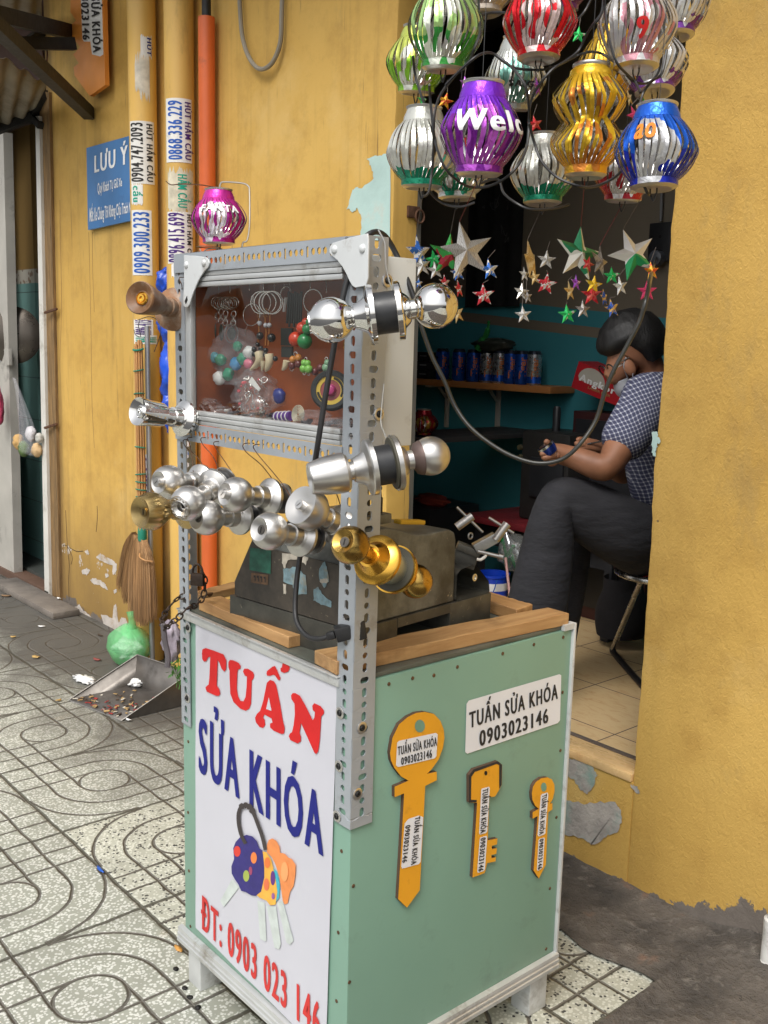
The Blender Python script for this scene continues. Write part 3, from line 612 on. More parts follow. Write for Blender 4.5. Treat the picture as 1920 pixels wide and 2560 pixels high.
st_ = bpy.data.objects[[o.name for o in kids(ks) if o.name.startswith('sticker')][0]]
lettering(MB(), 'TUẤN SỬA KHÓA', quad(*outline([(223, -98), (233, 132), (252, 130), (245, -98)], Y=WY - .0535)), .03).build('lettering', INK['black'], st_)
lettering(MB(), '0903023146', quad(*outline([(199, -60), (207, 100), (224, 100), (219, -60)], Y=WY - .0535)), .03).build('lettering', INK['black'], st_)
MB().beam(at(215, 40, Y=WY - .03), at(215, 60, Y=WY), .02, .02).build('bracket', black, ks)
# ================================================================== CART
galv = mat('grey_angle_paint', (.40, .43, .46), .42, .35, .10, 6, .22, (.25, .22, .18), 9, .08, 40)
alu = mat('aged_aluminium', (.62, .63, .62), .38, .55, .10, 8, .25, (.28, .25, .2), 12, .1, 60)
whitepl = mat('white_plate', (.66, .68, .68), .4, .15, .06, 8, .2, (.35, .32, .28), 14)
greenp = mat('green_panel', (.205, .355, .272), .42, 0, .07, 2.2, .2, (.17, .275, .215), 9, .12, 3.5, bd=.012)
trimw = mat('grey_white_trim', (.52, .53, .52), .55, 0, .12, 10, .3, (.2, .18, .15), 12, .2, 40)
topm = mat('worktop_sheet', (.10, .105, .085), .5, 0, .3, 8, .3, (.04, .035, .03), 10)
def wood_mat(name, c0, c1, ax):
    m, nt, b = newmat(name); sc = [26, 26, 26]; sc[ax] = 2.2
    v = coords(nt, 'Object', sc); n1 = noi(nt, v, 1.6, 7, .65, 1.0); n2 = noi(nt, coords(nt), 9, 4)
    c = mix(nt, ramp(nt, n1, .3, .72), c0, c1); c = mix(nt, ramp(nt, n2, .55, .78), c, tuple(k * .45 for k in c0))
    vo = nt.nodes.new('ShaderNodeTexVoronoi'); vo.inputs['Scale'].default_value = 8; nt.links.new(coords(nt), vo.inputs['Vector'])
    c = mix(nt, mth(nt, 'LESS_THAN', vo.outputs['Distance'], .075), c, (.09, .04, .015))
    nt.links.new(c, b.inputs['Base Color']); b.inputs['Roughness'].default_value = .6; bump(nt, b, n1, .35, .002); return m
woodx = wood_mat('batten_wood_x', (.33, .16, .055), (.56, .33, .14), 0); woody = wood_mat('batten_wood_y', (.33, .165, .06), (.58, .36, .16), 1)
screwm = mat('rusty_screw', (.15, .09, .05), .5, .6, .4, 60); wash = mat('steel_washer', (.62, .60, .57), .3, .9, .1, 30); drk = mat('dark_steel', (.03, .03, .03), .5, .6)
CW, CDp, CH = -.566, .566, .845
cart = thing('locksmith_cart', 'green locksmith cart with white shop sign, slotted steel posts and glass display case', 'cart', (-.28, .28, 0))
MB().box((CW, 0, .125), (0, CDp, CH), bev=.004).build('cabinet', greenp, cart)
MB().box((-.012, CDp, .125), (.006, CDp + .007, CH + .012), bev=.002).box((-.004, CDp - .03, CH), (.005, CDp, CH + .012)).build('edge_trim', trimw, cart)
MB().box((CW + .002, .004, CH + .001), (-.004, CDp - .004, CH + .009), bev=.002).build('worktop', topm, cart)
mb = MB(); mb.box((CW - .004, -.008, CH - .012), (-.03, .006, CH + .004), bev=.003).box((CW - .004, -.011, CH + .0045), (-.03, -.001, CH + .008), bev=.0015); mb.build('front_channel', alu, cart)
def moulding(a, b, n, nm):
    prof = [(.0, .134), (.010, .131), (.011, .124), (.007, .122), (.012, .119), (.012, .113), (.008, .111), (.013, .108), (.013, .100), (.0, .098)]
    mb = MB(); a, b, n = V(*a), V(*b), V(*n); A = [mb.bm.verts.new(a + n * o + V(0, 0, z)) for o, z in prof]; B = [mb.bm.verts.new(b + n * o + V(0, 0, z)) for o, z in prof]
    for i in range(len(prof) - 1): mb.bm.faces.new((A[i], B[i], B[i + 1], A[i + 1]))
    mb.bm.faces.new(A); mb.bm.faces.new(list(reversed(B))); mb.build(nm, alu, cart, sharp=20)
moulding((CW - .012, -.0005, 0), (.010, -.0005, 0), (0, -1, 0), 'front_skirting'); moulding((.0005, -.009, 0), (.0005, CDp + .004, 0), (1, 0, 0), 'side_skirting')
for x in (CW + .002, -.060):
    for y in (.006, CDp - .062):
        MB().box((x, y, 0.0), (x + .052, y + .056, .126), bev=.004).build('leg', trimw, cart)
# slotted angle members
def slot_strip(mb, P, L, w, cells, off, mi=0):
    """strip of cells along 0..L; each cell = (length, hole kind). P(s, t) -> point"""
    s = 0; i = off; nA = 24
    while s < L - 1e-4:
        ln, kind = cells[i % len(cells)]; i += 1; e = min(L, s + ln); c = (s + e) / 2; cw = w * .5
        if e - s < ln * .8: kind = None
        hw, hh = {'r': (.0056, .0054), 'v': (.0050, .0082), 'w': (.0092, .0055), 'n': (.0090, .0030)}.get(kind, (0, 0))
        if not kind:
            mb._new([P(s, 0), P(s, w), P(e, w), P(e, 0)], [(0, 1, 2, 3)], mi)
        else:
            rr = min(hw, hh); out = []; inn = []
            for k in range(nA):
                a = 2 * math.pi * k / nA; ca, sa = math.cos(a), math.sin(a)
                ix = rr * ca + (hw - rr) * (1 if ca > 0 else -1); iy = rr * sa + (hh - rr) * (1 if sa > 0 else -1)
                inn.append((c + iy, cw + ix)); q = max(abs(ca), abs(sa)); out.append([c + sa / q * (e - s) / 2, cw + ca / q * w / 2])
            vo = [mb.bm.verts.new(P(*p)) for p in out]; vi = [mb.bm.verts.new(P(*p)) for p in inn]
            for k in range(nA):
                f = mb.bm.faces.new((vo[k], vo[(k + 1) % nA], vi[(k + 1) % nA], vi[k])); f.material_index = mi
        s = e
    return mb
PAT = [(.0205, 'r'), (.0215, 'v'), (.0215, 'w'), (.0215, 'v')]
def fx(z): return .0015 + max(0.0, z - .85) * .0105
Z0, Z1 = .592, 1.563
mb = slot_strip(MB(), lambda s, t: V(.002 + fx(Z1 - s) - .042 + t, -.0035, Z1 - s), Z1 - Z0, .042, PAT, 2)
slot_strip(mb, lambda s, t: V(.002 + fx(Z1 - s), -.0035 + t, Z1 - s), Z1 - Z0, .047, PAT, 1)
mb.build('corner_post', galv, cart, solid=.0024, doub=True, sharp=0)
lx = lambda z: -.5745 + (1.56 - z) * .0125
mb = slot_strip(MB(), lambda s, t: V(lx(Z1 - s) + t, -.0035, Z1 - s), Z1 - .605, .036, PAT, 2)
slot_strip(mb, lambda s, t: V(lx(Z1 - s), -.0035 + t, Z1 - s), Z1 - .605, .040, PAT, 1)
mb.build('corner_post', galv, cart, solid=.0024, doub=True, sharp=0)
PATR = [(.0150, 'r'), (.0165, 'r'), (.0150, 'n'), (.0165, 'r')]
def rail(z1, z0, y, nm, topfl):
    mb = slot_strip(MB(), lambda s, t: V(-.532 + s, y, z1 - (z1 - z0) * (t / .034)), .50, .034, PATR, 1)
    if topfl: mb._new([V(-.57, y, z1), V(-.03, y, z1), V(-.03, y + .034, z1), V(-.57, y + .034, z1)], [(0, 1, 2, 3)])
    mb._new([V(-.57, y, z0), V(-.532, y, z0), V(-.532, y, z1), V(-.57, y, z1)], [(0, 1, 2, 3)])
    mb.build(nm, galv, cart, solid=.0022, doub=True, sharp=0)
rail(1.562, 1.527, -.007, 'top_rail', True); rail(1.2365, 1.203, -.007, 'lower_rail', False)
def r1(x, y): return (440 + x / 4.1475, 560 + y / 4.1475)
def r2(x, y): return (760 + x / 4.1475, 560 + y / 4.1475)
gl = [r1(*q) for q in [(82, 322), (200, 330), (310, 345), (335, 370), (343, 405), (332, 445), (290, 490), (245, 555), (210, 630), (170, 730), (140, 830), (120, 858), (98, 866), (78, 850), (72, 820), (82, 640)]]
MB().poly([p + V(0, .0025, 0) for p in outline(gl, Y=-.0125)], thick=.0025, n=(0, -1, 0)).build('gusset_plate', whitepl, cart, bevel=.0006)
gr = [r2(*q) for q in [(262, 262), (272, 225), (300, 195), (480, 140), (655, 98), (664, 150), (662, 560), (640, 640), (530, 660), (500, 640), (470, 590), (440, 520), (395, 440), (340, 370), (285, 325), (262, 295)]]
MB().poly([p + V(0, .0025, 0) for p in outline(gr, Y=-.0125)], thick=.0025, n=(0, -1, 0)).build('gusset_plate', whitepl, cart, bevel=.0006)
for q in (r1(108, 425), r1(290, 405), r2(318, 265), r2(607, 255)):
    MB().lathe([(.0068, 0), (.0062, .002), (.004, .0036), (0, .0042)], at(*q, Y=-.0125), (0, -1, 0), 18).build('rivet', whitepl, cart)
MB().poly([p + V(0, .001, 0) for p in outline([r1(90, 800), r1(112, 745), r1(118, 790), r1(100, 830)], Y=-.0132)], thick=.0012, n=(0, -1, 0)).build('plate_slot', drk, cart)
def bolt(p, ax):
    o = MB().lathe([(.0100, 0), (.0104, .001), (.0092, .0018), (.0062, .0018), (.0062, .0012)], p, ax, 22).build('washer', wash, cart)
    MB().lathe([(.0052, .001), (.0052, .0032), (.0042, .0042), (.0018, .0042), (.0016, .0025), (0, .0025)], p, ax, 14).build('screw_head', drk, o)
for q in ((850.5, 1782), (848, 1915), (843, 2040)): bolt(at(*q, Y=-.005), (0, -1, 0))
for q in ((903, 1818.6), (892, 1983.6), (941, 1034.4), (960, 702)):
    p = at(*q, X=.004); p.x = .0035 + fx(p.z); bolt(p, (1, 0, 0))
for q in ((469, 1745), (470.7, 1569), (469, 1072)): bolt(at(*q, Y=-.005), (0, -1, 0))
z7 = lambda x, y: (840 + x / 2.127, 1520 + y / 2.127)
z6 = lambda x, y: (440 + x / 2.212, 1560 + y / 2.212)
for q in [(281, 404), (407, 373), (520, 358), (645, 313), (886, 242), (1052, 194), (1208, 155), (1204, 448), (1193, 757), (1172, 1113), (1137, 1491), (1117, 1813), (92, 1478), (71, 1990)]:
    MB().lathe([(.0036, 0), (.0034, .0008), (.0012, .0012), (0, .0006)], at(*z7(*q), X=.0002), (1, 0, 0), 10).build('panel_screw', screwm, cart)
for q in [(68, 650), (67, 1042), (72, 1365), (80, 1672), (916, 1256), (898, 1706), (888, 2085)]:
    MB().lathe([(.0036, 0), (.0034, .0008), (.0012, .0012), (0, .0006)], at(*z6(*q), Y=-.0002), (0, -1, 0), 10).build('panel_screw', screwm, cart)
# battens on the worktop
def batten(px, zt, h, m, nm='wood_batten', ext=0, seed=0):
    t = [at(x, y, Z=zt) for x, y in px]
    mb = MB(); n = 14; rows = []
    a, b, c, d = t           # a->b long edge (near), d->c long edge (far)
    for i in range(n + 1):
        k = i / n; p, q = a.lerp(b, k), d.lerp(c, k); j = lambda s: noise.noise(V(k * 9, s, seed)) * .0016
        rows.append([mb.bm.verts.new(v) for v in (p + V(j(1), j(2), -h), p + V(j(3), j(4), j(5)), q + V(j(6), j(7), j(8)), q + V(j(9), 0, -h))])
    for i in range(n):
        for k in range(4): mb.bm.faces.new((rows[i][k], rows[i][(k + 1) % 4], rows[i + 1][(k + 1) % 4], rows[i + 1][k]))
    mb.bm.faces.new(rows[0]); mb.bm.faces.new(list(reversed(rows[-1]))); mb.build(nm, m, cart, sharp=30, bevel=.0014)
zb_ = CH + .0095
batten([(497, 1499), (721, 1592), (772, 1582), (551, 1489)], zb_ + .022, .022, woodx, seed=1)
batten([(842, 1654), (1423, 1533), (1370, 1518), (786, 1625)], zb_ + .024, .024, woody, seed=2)
batten([(1292, 1524), (1180, 1487), (1215, 1476), (1332, 1511)], zb_ + .026, .026, woodx, seed=3)
batten([(505, 1488), (640, 1455), (612, 1447), (478, 1480)], zb_ + .018, .018, woody, seed=4)
# display case
case_in = mat('orange_case_back', (.32, .080, .020), .45, 0, .65, 5, 0); casew = mat('white_case_board', (.66, .68, .66), .55, 0, .06, 5, .25, (.42, .42, .38), 10, .1, 20)
cx0, cx1, cz0, cz1, cyb = -.532, -.0035, 1.2385, 1.5245, .117
dc = MB().box((cx1 - .012, .003, cz0 - .003), (cx1, cyb, cz1 + .012), bev=.002).box((cx0, .003, cz0), (cx0 + .01, cyb, cz1)).box((cx0, .003, cz1), (cx1 - .013, cyb, cz1 + .011)).box((cx0, .003, cz0 - .002), (cx1 - .013, cyb, cz0 + .009)).build('display_case', casew, cart)
MB().box((cx0 + .0105, cyb - .012, cz0 + .0095), (cx1 - .0125, cyb - .006, cz1 - .001)).box((cx0 + .0105, .012, cz0 + .0095), (cx0 + .012, cyb - .013, cz1 - .001)).box((cx1 - .0140, .012, cz0 + .0095), (cx1 - .0125, cyb - .013, cz1 - .001)).build('back_panel', case_in, dc)
mb = MB()
for (za, zb2) in ((1.4985, 1.5275), (1.2365, 1.2640)):
    h = zb2 - za
    for k in range(3): mb.box((cx0 - .004, -.0045 - (.0015 if k == 1 else 0), za + h * k / 3 + .0004), (-.042, .009, za + h * (k + 1) / 3 - .0004), bev=.0016)
mb.box((cx0 - .004, -.003, 1.2642), (cx0 + .016, .008, 1.4983), bev=.0015); mb.build('window_frame', alu, dc)
gm, nt, b = newmat('clear_glass'); nt.nodes.remove(b)
tr = nt.nodes.new('ShaderNodeBsdfTransparent'); tr.inputs[0].default_value = (.95, .96, .95, 1); gs = nt.nodes.new('ShaderNodeBsdfGlossy'); gs.inputs['Roughness'].default_value = .03
lw = nt.nodes.new('ShaderNodeLayerWeight'); lw.inputs['Blend'].default_value = .5; ms = nt.nodes.new('ShaderNodeMixShader')
nt.links.new(mth(nt, 'ADD', mth(nt, 'MULTIPLY', mth(nt, 'POWER', lw.outputs['Facing'], 4.0), .6), .115, clamp=True), ms.inputs[0]); nt.links.new(tr.outputs[0], ms.inputs[1]); nt.links.new(gs.outputs[0], ms.inputs[2]); nt.links.new(ms.outputs[0], nt.nodes['Material Output'].inputs['Surface'])
MB().poly([(cx0 + .014, .002, 1.262), (-.27, .002, 1.262), (-.27, .002, 1.5), (cx0 + .014, .002, 1.5)], n=(0, -1, 0)).build('glass_pane', gm, dc)
MB().poly([(-.29, .006, 1.262), (-.016, .006, 1.262), (-.016, .006, 1.5), (-.29, .006, 1.5)], n=(0, -1, 0)).build('glass_pane', gm, dc)
# white sign on the front
bl, br, tr_, tl = at(490, 2319, Y=-.003), at(815, 2642, Y=-.003), at(845, 1706, Y=-.003), at(490, 1542, Y=-.003)
qf = quad(bl, br, tr_, tl)
def sgn(a, b):
    p = qf(a, b); e = min(a, 1 - a, b, 1 - b); p.y -= .0009 + .0008 * noise.noise(V(a * 3, b * 5, 1)) + (.0012 * max(0, noise.noise(V(a * 4, b * 6, 4))) if e < .04 else 0); return p
sp_ = MB().grid(sgn, 30, 50).build('sign_panel', mat('white_sign_vinyl', (.56, .56, .61), .38, 0, .03, 3, .12, (.6, .6, .62), 5, .25, 5, .01), cart)
Y1 = -.0055
for nm in ('T', 'U', 'A', 'hat', 'ac', 'N'):
    px = dict(T=[(146, 140), (165, 133), (215, 150), (262, 168), (278, 200), (277, 250), (268, 264), (252, 248), (240, 215), (230, 198), (228, 260), (225, 340), (240, 362), (244, 385), (236, 398), (220, 397), (170, 374), (162, 352), (172, 340), (180, 335), (184, 300), (187, 240), (189, 180), (177, 185), (167, 205), (155, 209), (145, 195), (143, 165)],
        U=[(289, 212), (298, 198), (320, 202), (347, 216), (358, 232), (355, 247), (342, 252), (339, 270), (336, 360), (343, 400), (357, 425), (373, 427), (384, 405), (390, 350), (392, 290), (380, 285), (370, 262), (377, 247), (397, 247), (425, 265), (432, 280), (429, 300), (419, 312), (417, 380), (415, 440), (405, 468), (385, 480), (355, 468), (318, 432), (300, 385), (296, 300), (296, 258), (290, 240)],
        A=[(502, 325), (520, 309), (540, 316), (553, 335), (562, 375), (577, 450), (590, 530), (601, 575), (597, 606), (583, 609), (540, 590), (520, 572), (520, 550), (534, 545), (528, 522), (488, 500), (482, 518), (491, 530), (493, 558), (482, 575), (462, 570), (441, 543), (437, 518), (447, 497), (465, 480), (482, 425), (495, 360)],
        hat=[(500, 275), (503, 260), (533, 236), (547, 232), (560, 258), (577, 298), (574, 312), (563, 308), (548, 285), (538, 280), (520, 287), (504, 286)], ac=[(577, 245), (585, 240), (590, 213), (608, 213), (626, 230), (629, 245), (619, 264), (598, 271), (580, 263)],
        N=[(636, 395), (645, 382), (660, 382), (685, 397), (710, 440), (740, 500), (756, 532), (765, 518), (768, 487), (756, 475), (753, 452), (765, 438), (798, 453), (817, 477), (818, 495), (803, 512), (800, 560), (795, 640), (786, 705), (775, 720), (765, 712), (720, 612), (691, 547), (683, 600), (690, 622), (690, 648), (672, 661), (632, 642), (623, 620), (630, 605), (641, 598), (650, 560), (657, 500), (655, 440), (638, 415)])[nm]
    MB().poly(outline([z6(*q) for q in px], Y=Y1), n=(0, -1, 0)).build('red_letter', INK['red'], sp_)
MB().poly(outline([z6(*q) for q in [(513, 405), (498, 470), (528, 480)]], Y=Y1 - .0004), n=(0, -1, 0)).build('letter_counter', _mc['white_sign_vinyl'], sp_)
zq = lambda l: quad(*outline([z6(*q) for q in l], Y=Y1))
lettering(MB(), 'SỬA KHÓA', zq([(125, 813), (815, 1286), (815, 952), (125, 514)]), .028).build('blue_lettering', INK['navy'], sp_)
lettering(MB(), 'ĐT: 0903 023 146', zq([(138, 1680), (797, 2312), (797, 2105), (138, 1505)]), .028).build('red_lettering', mat('ink_red_phone', (.56, .035, .03), .75), sp_)
pic = dict(pale_blade=((.55, .60, .57), [[(310, 1410), (350, 1455), (280, 1545), (262, 1565), (245, 1530)], [(450, 1530), (490, 1540), (500, 1750), (490, 1755), (465, 1740)], [(500, 1560), (553, 1562), (580, 1770), (570, 1800), (545, 1790)], [(560, 1540), (590, 1530), (650, 1750), (630, 1775), (610, 1760)]]),
    orange_key=((.80, .27, .08), [[(503, 1220), (512, 1195), (532, 1185), (555, 1200), (572, 1230), (576, 1265), (600, 1270), (622, 1292), (640, 1300), (662, 1332), (660, 1390), (650, 1450), (630, 1482), (617, 1545), (600, 1550), (590, 1530), (583, 1480), (572, 1400), (550, 1330), (530, 1290), (503, 1262)]]),
    teal_key=((.05, .42, .52), [[(538, 1350), (558, 1370), (575, 1440), (570, 1515), (545, 1545)]]), yellow_key=((.80, .42, .06), [[(468, 1255), (500, 1262), (525, 1300), (538, 1350), (552, 1420), (560, 1480), (550, 1552), (520, 1556), (500, 1530), (460, 1512), (447, 1500), (485, 1400)]]),
    blue_key=((.03, .022, .17), [[(316, 1240), (330, 1205), (355, 1178), (390, 1166), (422, 1175), (446, 1200), (460, 1240), (478, 1252), (484, 1300), (488, 1350), (488, 1400), (470, 1480), (440, 1504), (415, 1500), (385, 1482), (360, 1476), (345, 1440), (325, 1412), (308, 1380), (306, 1340), (321, 1300)]]))
k_ = 0
for nm, (c, pls) in pic.items():
    k_ += 1
    for pl in pls: MB().poly(outline([z6(*q) for q in pl], Y=Y1 - .0003 * k_), n=(0, -1, 0)).build(nm, mat('print_' + nm, c, .5, 0, .12, 40, bmp=0), sp_)
def el(cx, cy, rx, ry, n=18): return [(cx + rx * math.cos(2 * math.pi * i / n), cy + ry * math.sin(2 * math.pi * i / n)) for i in range(n)]
for nm, (cx, cy, rx, ry, c) in dict(a=(338, 1257, 19, 30, (.7, .05, .03)), b=(430, 1293, 17, 32, (.8, .22, .05)), c=(412, 1365, 10, 24, (.3, .05, .12)), d=(388, 1393, 17, 32, (.35, .42, .08)), e=(505, 1320, 16, 30, (.75, .18, .04)), f=(535, 1405, 13, 40, (.12, .03, .2)), g=(500, 1440, 15, 34, (.7, .16, .06)), h=(537, 1505, 9, 18, (.3, .1, .3)), i=(600, 1370, 20, 55, (.88, .38, .14))).items():
    MB().poly(outline([z6(*q) for q in el(cx, cy, rx, ry)], Y=Y1 - .0019), n=(0, -1, 0)).build('printed_button', mat('print_dot_' + nm, c, .5, bmp=0), sp_)
loop = [(385, 1215), (362, 1170), (347, 1110), (345, 1050), (360, 1012), (385, 1003), (410, 1015), (432, 1055), (455, 1115), (478, 1180), (494, 1250)]
lp = [V(x, y, 0) for x, y in loop]; cm = catmull(lp, 5); Lf, Rt = [], []
for i, p in enumerate(cm):
    t = (cm[min(i + 1, len(cm) - 1)] - cm[max(i - 1, 0)]).normalized(); nn = V(-t.y, t.x, 0); w = 10 + (7 if 18 < i < 34 and i % 4 < 3 else 0); Lf.append(p + nn * w); Rt.append(p - nn * w)
MB().poly(outline([z6(p.x, p.y) for p in Lf + Rt[::-1]], Y=Y1 - .0022), n=(0, -1, 0)).build('printed_cord', mat('print_cord', (.045, .035, .035), .5, bmp=0), sp_)
# key shaped boards and phone sticker on the green side
kor = mat('orange_key_board', (.78, .36, .02), .45, 0, .05, 8, .1, (.55, .24, .02), 20); kedge = mat('dark_board_edge', (.09, .05, .03), .8)
def plaque(px, dx=.0075, edge=None):
    P = [at(*z7(*q), X=.0075) for q in px]
    o = MB().poly([p - V(.0073, 0, 0) for p in P], thick=.0070, n=(1, 0, 0)).build('key_board', kedge, cart)
    c = sum(P, V(0, 0, 0)) / len(P); MB().poly([p + V(.0003, 0, 0) for p in P], n=(1, 0, 0)).build('orange_face', kor, o)
    return o
def q7(l, X=.0095): return quad(*[at(*z7(*q), X=X) for q in l])
def stk(px, o, X=.0088):
    MB().poly([at(*z7(*q), X=X) for q in px], n=(1, 0, 0)).build('sticker', stkm, o)
stkm = mat('white_sticker', (.76, .77, .80), .5, 0, .03, 9, bmp=0)
def disc7(cx, cy, rx, ry, o, m, X=.0085, nm='hole'): MB().poly([at(*z7(*q), X=X) for q in el(cx, cy, rx, ry, 20)], n=(1, 0, 0)).build(nm, m, o)
T1, T2 = 'TUẤN SỬA KHÓA', '0903023146'
o = plaque([(287, 770), (300, 690), (335, 618), (380, 580), (425, 558), (470, 552), (520, 563), (555, 600), (572, 645), (576, 690), (568, 745), (545, 805), (510, 855), (483, 882), (535, 870), (536, 915), (474, 946), (445, 1500), (377, 1593), (330, 1548), (362, 985), (311, 1006), (311, 950), (385, 918), (345, 895), (310, 850), (292, 810)])
hole_m = mat('hole_green', (.16, .30, .22), .6)
disc7(446, 628, 27, 34, o, hole_m); stk([(325, 716), (336, 706), (530, 664), (541, 672), (534, 788), (524, 800), (330, 846), (319, 836)], o)
lettering(MB(), T1, q7([(328, 784), (537, 731), (537, 686), (328, 738)]), .03).build('lettering', INK['black'], o); lettering(MB(), T2, q7([(346, 835), (510, 795), (510, 751), (346, 796)]), .03).build('lettering', INK['black'], o)
stk([(365, 1145), (385, 1122), (440, 1103), (464, 1112), (450, 1350), (440, 1362), (352, 1386), (347, 1375)], o)
lettering(MB(), T1, q7([(421, 1112), (399, 1368), (427, 1360), (448, 1105)]), .03).build('lettering', INK['black'], o); lettering(MB(), T2, q7([(370, 1158), (352, 1356), (377, 1350), (396, 1151)]), .03).build('lettering', INK['black'], o)
# second: black bordered, square head with bits
o2 = plaque([(708, 890), (733, 858), (862, 815), (883, 833), (881, 940), (862, 975), (845, 1002), (815, 1006), (806, 1235), (858, 1225), (855, 1257), (828, 1264), (828, 1282), (855, 1276), (852, 1307), (826, 1313), (826, 1331), (850, 1324), (848, 1347), (804, 1356), (790, 1409), (725, 1433), (750, 1035), (708, 1035)])
bord = [(708, 890), (733, 858), (862, 815), (883, 833), (881, 940), (868, 962), (868, 836), (855, 829), (738, 872), (720, 898), (718, 1020), (748, 1020), (748, 1033), (708, 1035)]
MB().poly([at(*z7(*q), X=.0084) for q in bord], n=(1, 0, 0)).build('black_border', INK['black'], o2)
disc7(797, 878, 8, 12, o2, drk)
stk([(776, 960), (814, 950), (818, 960), (804, 1186), (798, 1196), (765, 1205), (761, 1195), (772, 968)], o2); stk([(768, 1220), (800, 1211), (804, 1220), (792, 1388), (786, 1398), (755, 1409), (751, 1400), (764, 1228)], o2)
lettering(MB(), T1, q7([(780, 964), (767, 1200), (795, 1192), (810, 956)]), .03).build('lettering', INK['black'], o2); lettering(MB(), T2, q7([(769, 1224), (757, 1403), (783, 1396), (796, 1217)]), .03).build('lettering', INK['black'], o2)
o3 = plaque([(1041, 985), (1047, 950), (1062, 925), (1090, 905), (1125, 900), (1148, 912), (1161, 940), (1162, 975), (1152, 1015), (1138, 1040), (1150, 1038), (1150, 1070), (1128, 1086), (1115, 1365), (1078, 1438), (1050, 1395), (1072, 1105), (1045, 1120), (1045, 1086), (1078, 1068), (1058, 1050), (1044, 1020)])
disc7(1105, 952, 15, 24, o3, hole_m)
stk([(1094, 990), (1124, 981), (1129, 990), (1113, 1196), (1107, 1205), (1077, 1215), (1072, 1206), (1089, 998)], o3); stk([(1082, 1227), (1106, 1220), (1110, 1228), (1100, 1376), (1094, 1386), (1073, 1398), (1068, 1390), (1077, 1234)], o3)
lettering(MB(), T1, q7([(1097, 995), (1080, 1208), (1104, 1200), (1122, 986)]), .03).build('lettering', INK['black'], o3); lettering(MB(), T2, q7([(1083, 1230), (1073, 1393), (1094, 1384), (1104, 1224)]), .03).build('lettering', INK['black'], o3)
ps = MB().poly([at(*z7(*q), X=.0018) for q in [(694, 510), (706, 492), (1188, 352), (1198, 358), (1191, 598), (1180, 612), (698, 775), (687, 766)]], n=(1, 0, 0)).build('phone_sticker', stkm, cart)
lettering(MB(), T1, q7([(708, 640), (1180, 481), (1180, 402), (708, 556)], .0026), .03).build('lettering', INK['black'], ps); lettering(MB(), T2, q7([(762, 737), (1129, 608), (1129, 533), (762, 655)], .0026), .03).build('lettering', INK['black'], ps)
# ================================================================== KEY MACHINE
def worn_mat(name, c0, c1, soot=.5):
    m, nt, b = newmat(name); v = coords(nt)
    n1 = noi(nt, v, 16, 8, .7); n2 = noi(nt, v, 7, 5); n3 = noi(nt, v, 90, 3, .7)
    c = mix(nt, ramp(nt, n1, .35, .65), c0, c1); c = mix(nt, mth(nt, 'MULTIPLY', ramp(nt, n2, .5, .68), soot), c, (.028, .026, .022))
    c = mix(nt, mth(nt, 'MULTIPLY', ramp(nt, n3, .66, .72), mth(nt, 'MULTIPLY', ramp(nt, n1, .45, .6), .8)), c, (.42, .36, .25)); nt.links.new(c, b.inputs['Base Color'])
    b.inputs['Metallic'].default_value = .25; nt.links.new(mth(nt, 'ADD', mth(nt, 'MULTIPLY', n1, .3), .3), b.inputs['Roughness']); bump(nt, b, n3, .12, .002); return m
mside = worn_mat('worn_machine_paint', (.080, .085, .078), (.205, .210, .188), .8); mfront = worn_mat('sooty_machine_paint', (.040, .035, .030), (.095, .078, .060), .4); mbase = worn_mat('dark_machine_base', (.045, .044, .038), (.10, .095, .075), .5)
ZM = CH + .0093
km = thing('key_cutting_machine', 'old sooty grey key cutting machine with torn labels standing on the worktop', 'machine', (-.24, .24, ZM))
O = V(-.070, .052, ZM); uX = V(-.9945, -.075, 0).normalized(); uY = V(-uX.y * -1, 0, 0); uY = V(.075 * -1, .9945, 0).normalized(); uY = V(-.115, .993, 0).normalized(); uX = V(-.993, -.115, 0).normalized()
MM = Matrix(((uX.x, uY.x, 0, O.x), (uX.y, uY.y, 0, O.y), (0, 0, 1, O.z), (0, 0, 0, 1)))
ML = lambda a, b, c: MM @ V(a, b, c)
BH = .058
W1, D1 = .335, .400
mb = MB()
mb.box((0, 0, 0), (W1, .118, BH), M=MM, bev=.003).box((0, .118, .040), (W1, .268, BH), M=MM).box((0, .268, 0), (W1, D1, BH), M=MM, bev=.003)
mb.build('base', mbase, km)
# upper body: profile seen from the right side (y, z), lofted over the width with the sloping left end
side = [(.004, BH), (.004, .172), (.010, .196), (.024, .214), (.045, .224), (.085, .227), (.115, .221), (.165, .205), (.205, .202), (.262, .203), (.278, .196), (.284, .180), (.284, BH)]
def sec(x, zmax): return [ML(x, y, BH + .001 if z == BH else min(z, zmax)) for y, z in side]
mb = MB(); prevr = None
xs_ = [(.004, 1), (.20, 1), (.262, .186), (.318, .086), (.322, .070)]
for x, zm in xs_:
    rg = [mb.bm.verts.new(p) for p in sec(x, zm)]
    if prevr:
        for i in range(len(rg)):
            try: mb.bm.faces.new((prevr[i], prevr[(i + 1) % len(rg)], rg[(i + 1) % len(rg)], rg[i]))
            except ValueError: pass
    else: mb.bm.faces.new(rg)
    prevr = rg
mb.bm.faces.new(list(reversed(prevr)))
mb.build('body', mside, km, sharp=25, bevel=.003)
mb = MB(); mb.poly([ML(x, .0015, z) for x, z in [(.006, BH + .002), (.318, BH + .002), (.318, .088), (.262, .184), (.205, .168), (.006, .168)]], thick=.0022, n=tuple(uY * -1)); mb.build('front_cover', mfront, km)
mb = MB(); mb.poly([ML(.002, y, z) for y, z in [(.288, BH + .001), (.288, .112), (.30, .120), (.335, .124), (.352, .118), (.392, .082), (.396, BH + .001)]], thick=.16, n=tuple(uX)); mb.build('vise_block', mbase, km, bevel=.003)
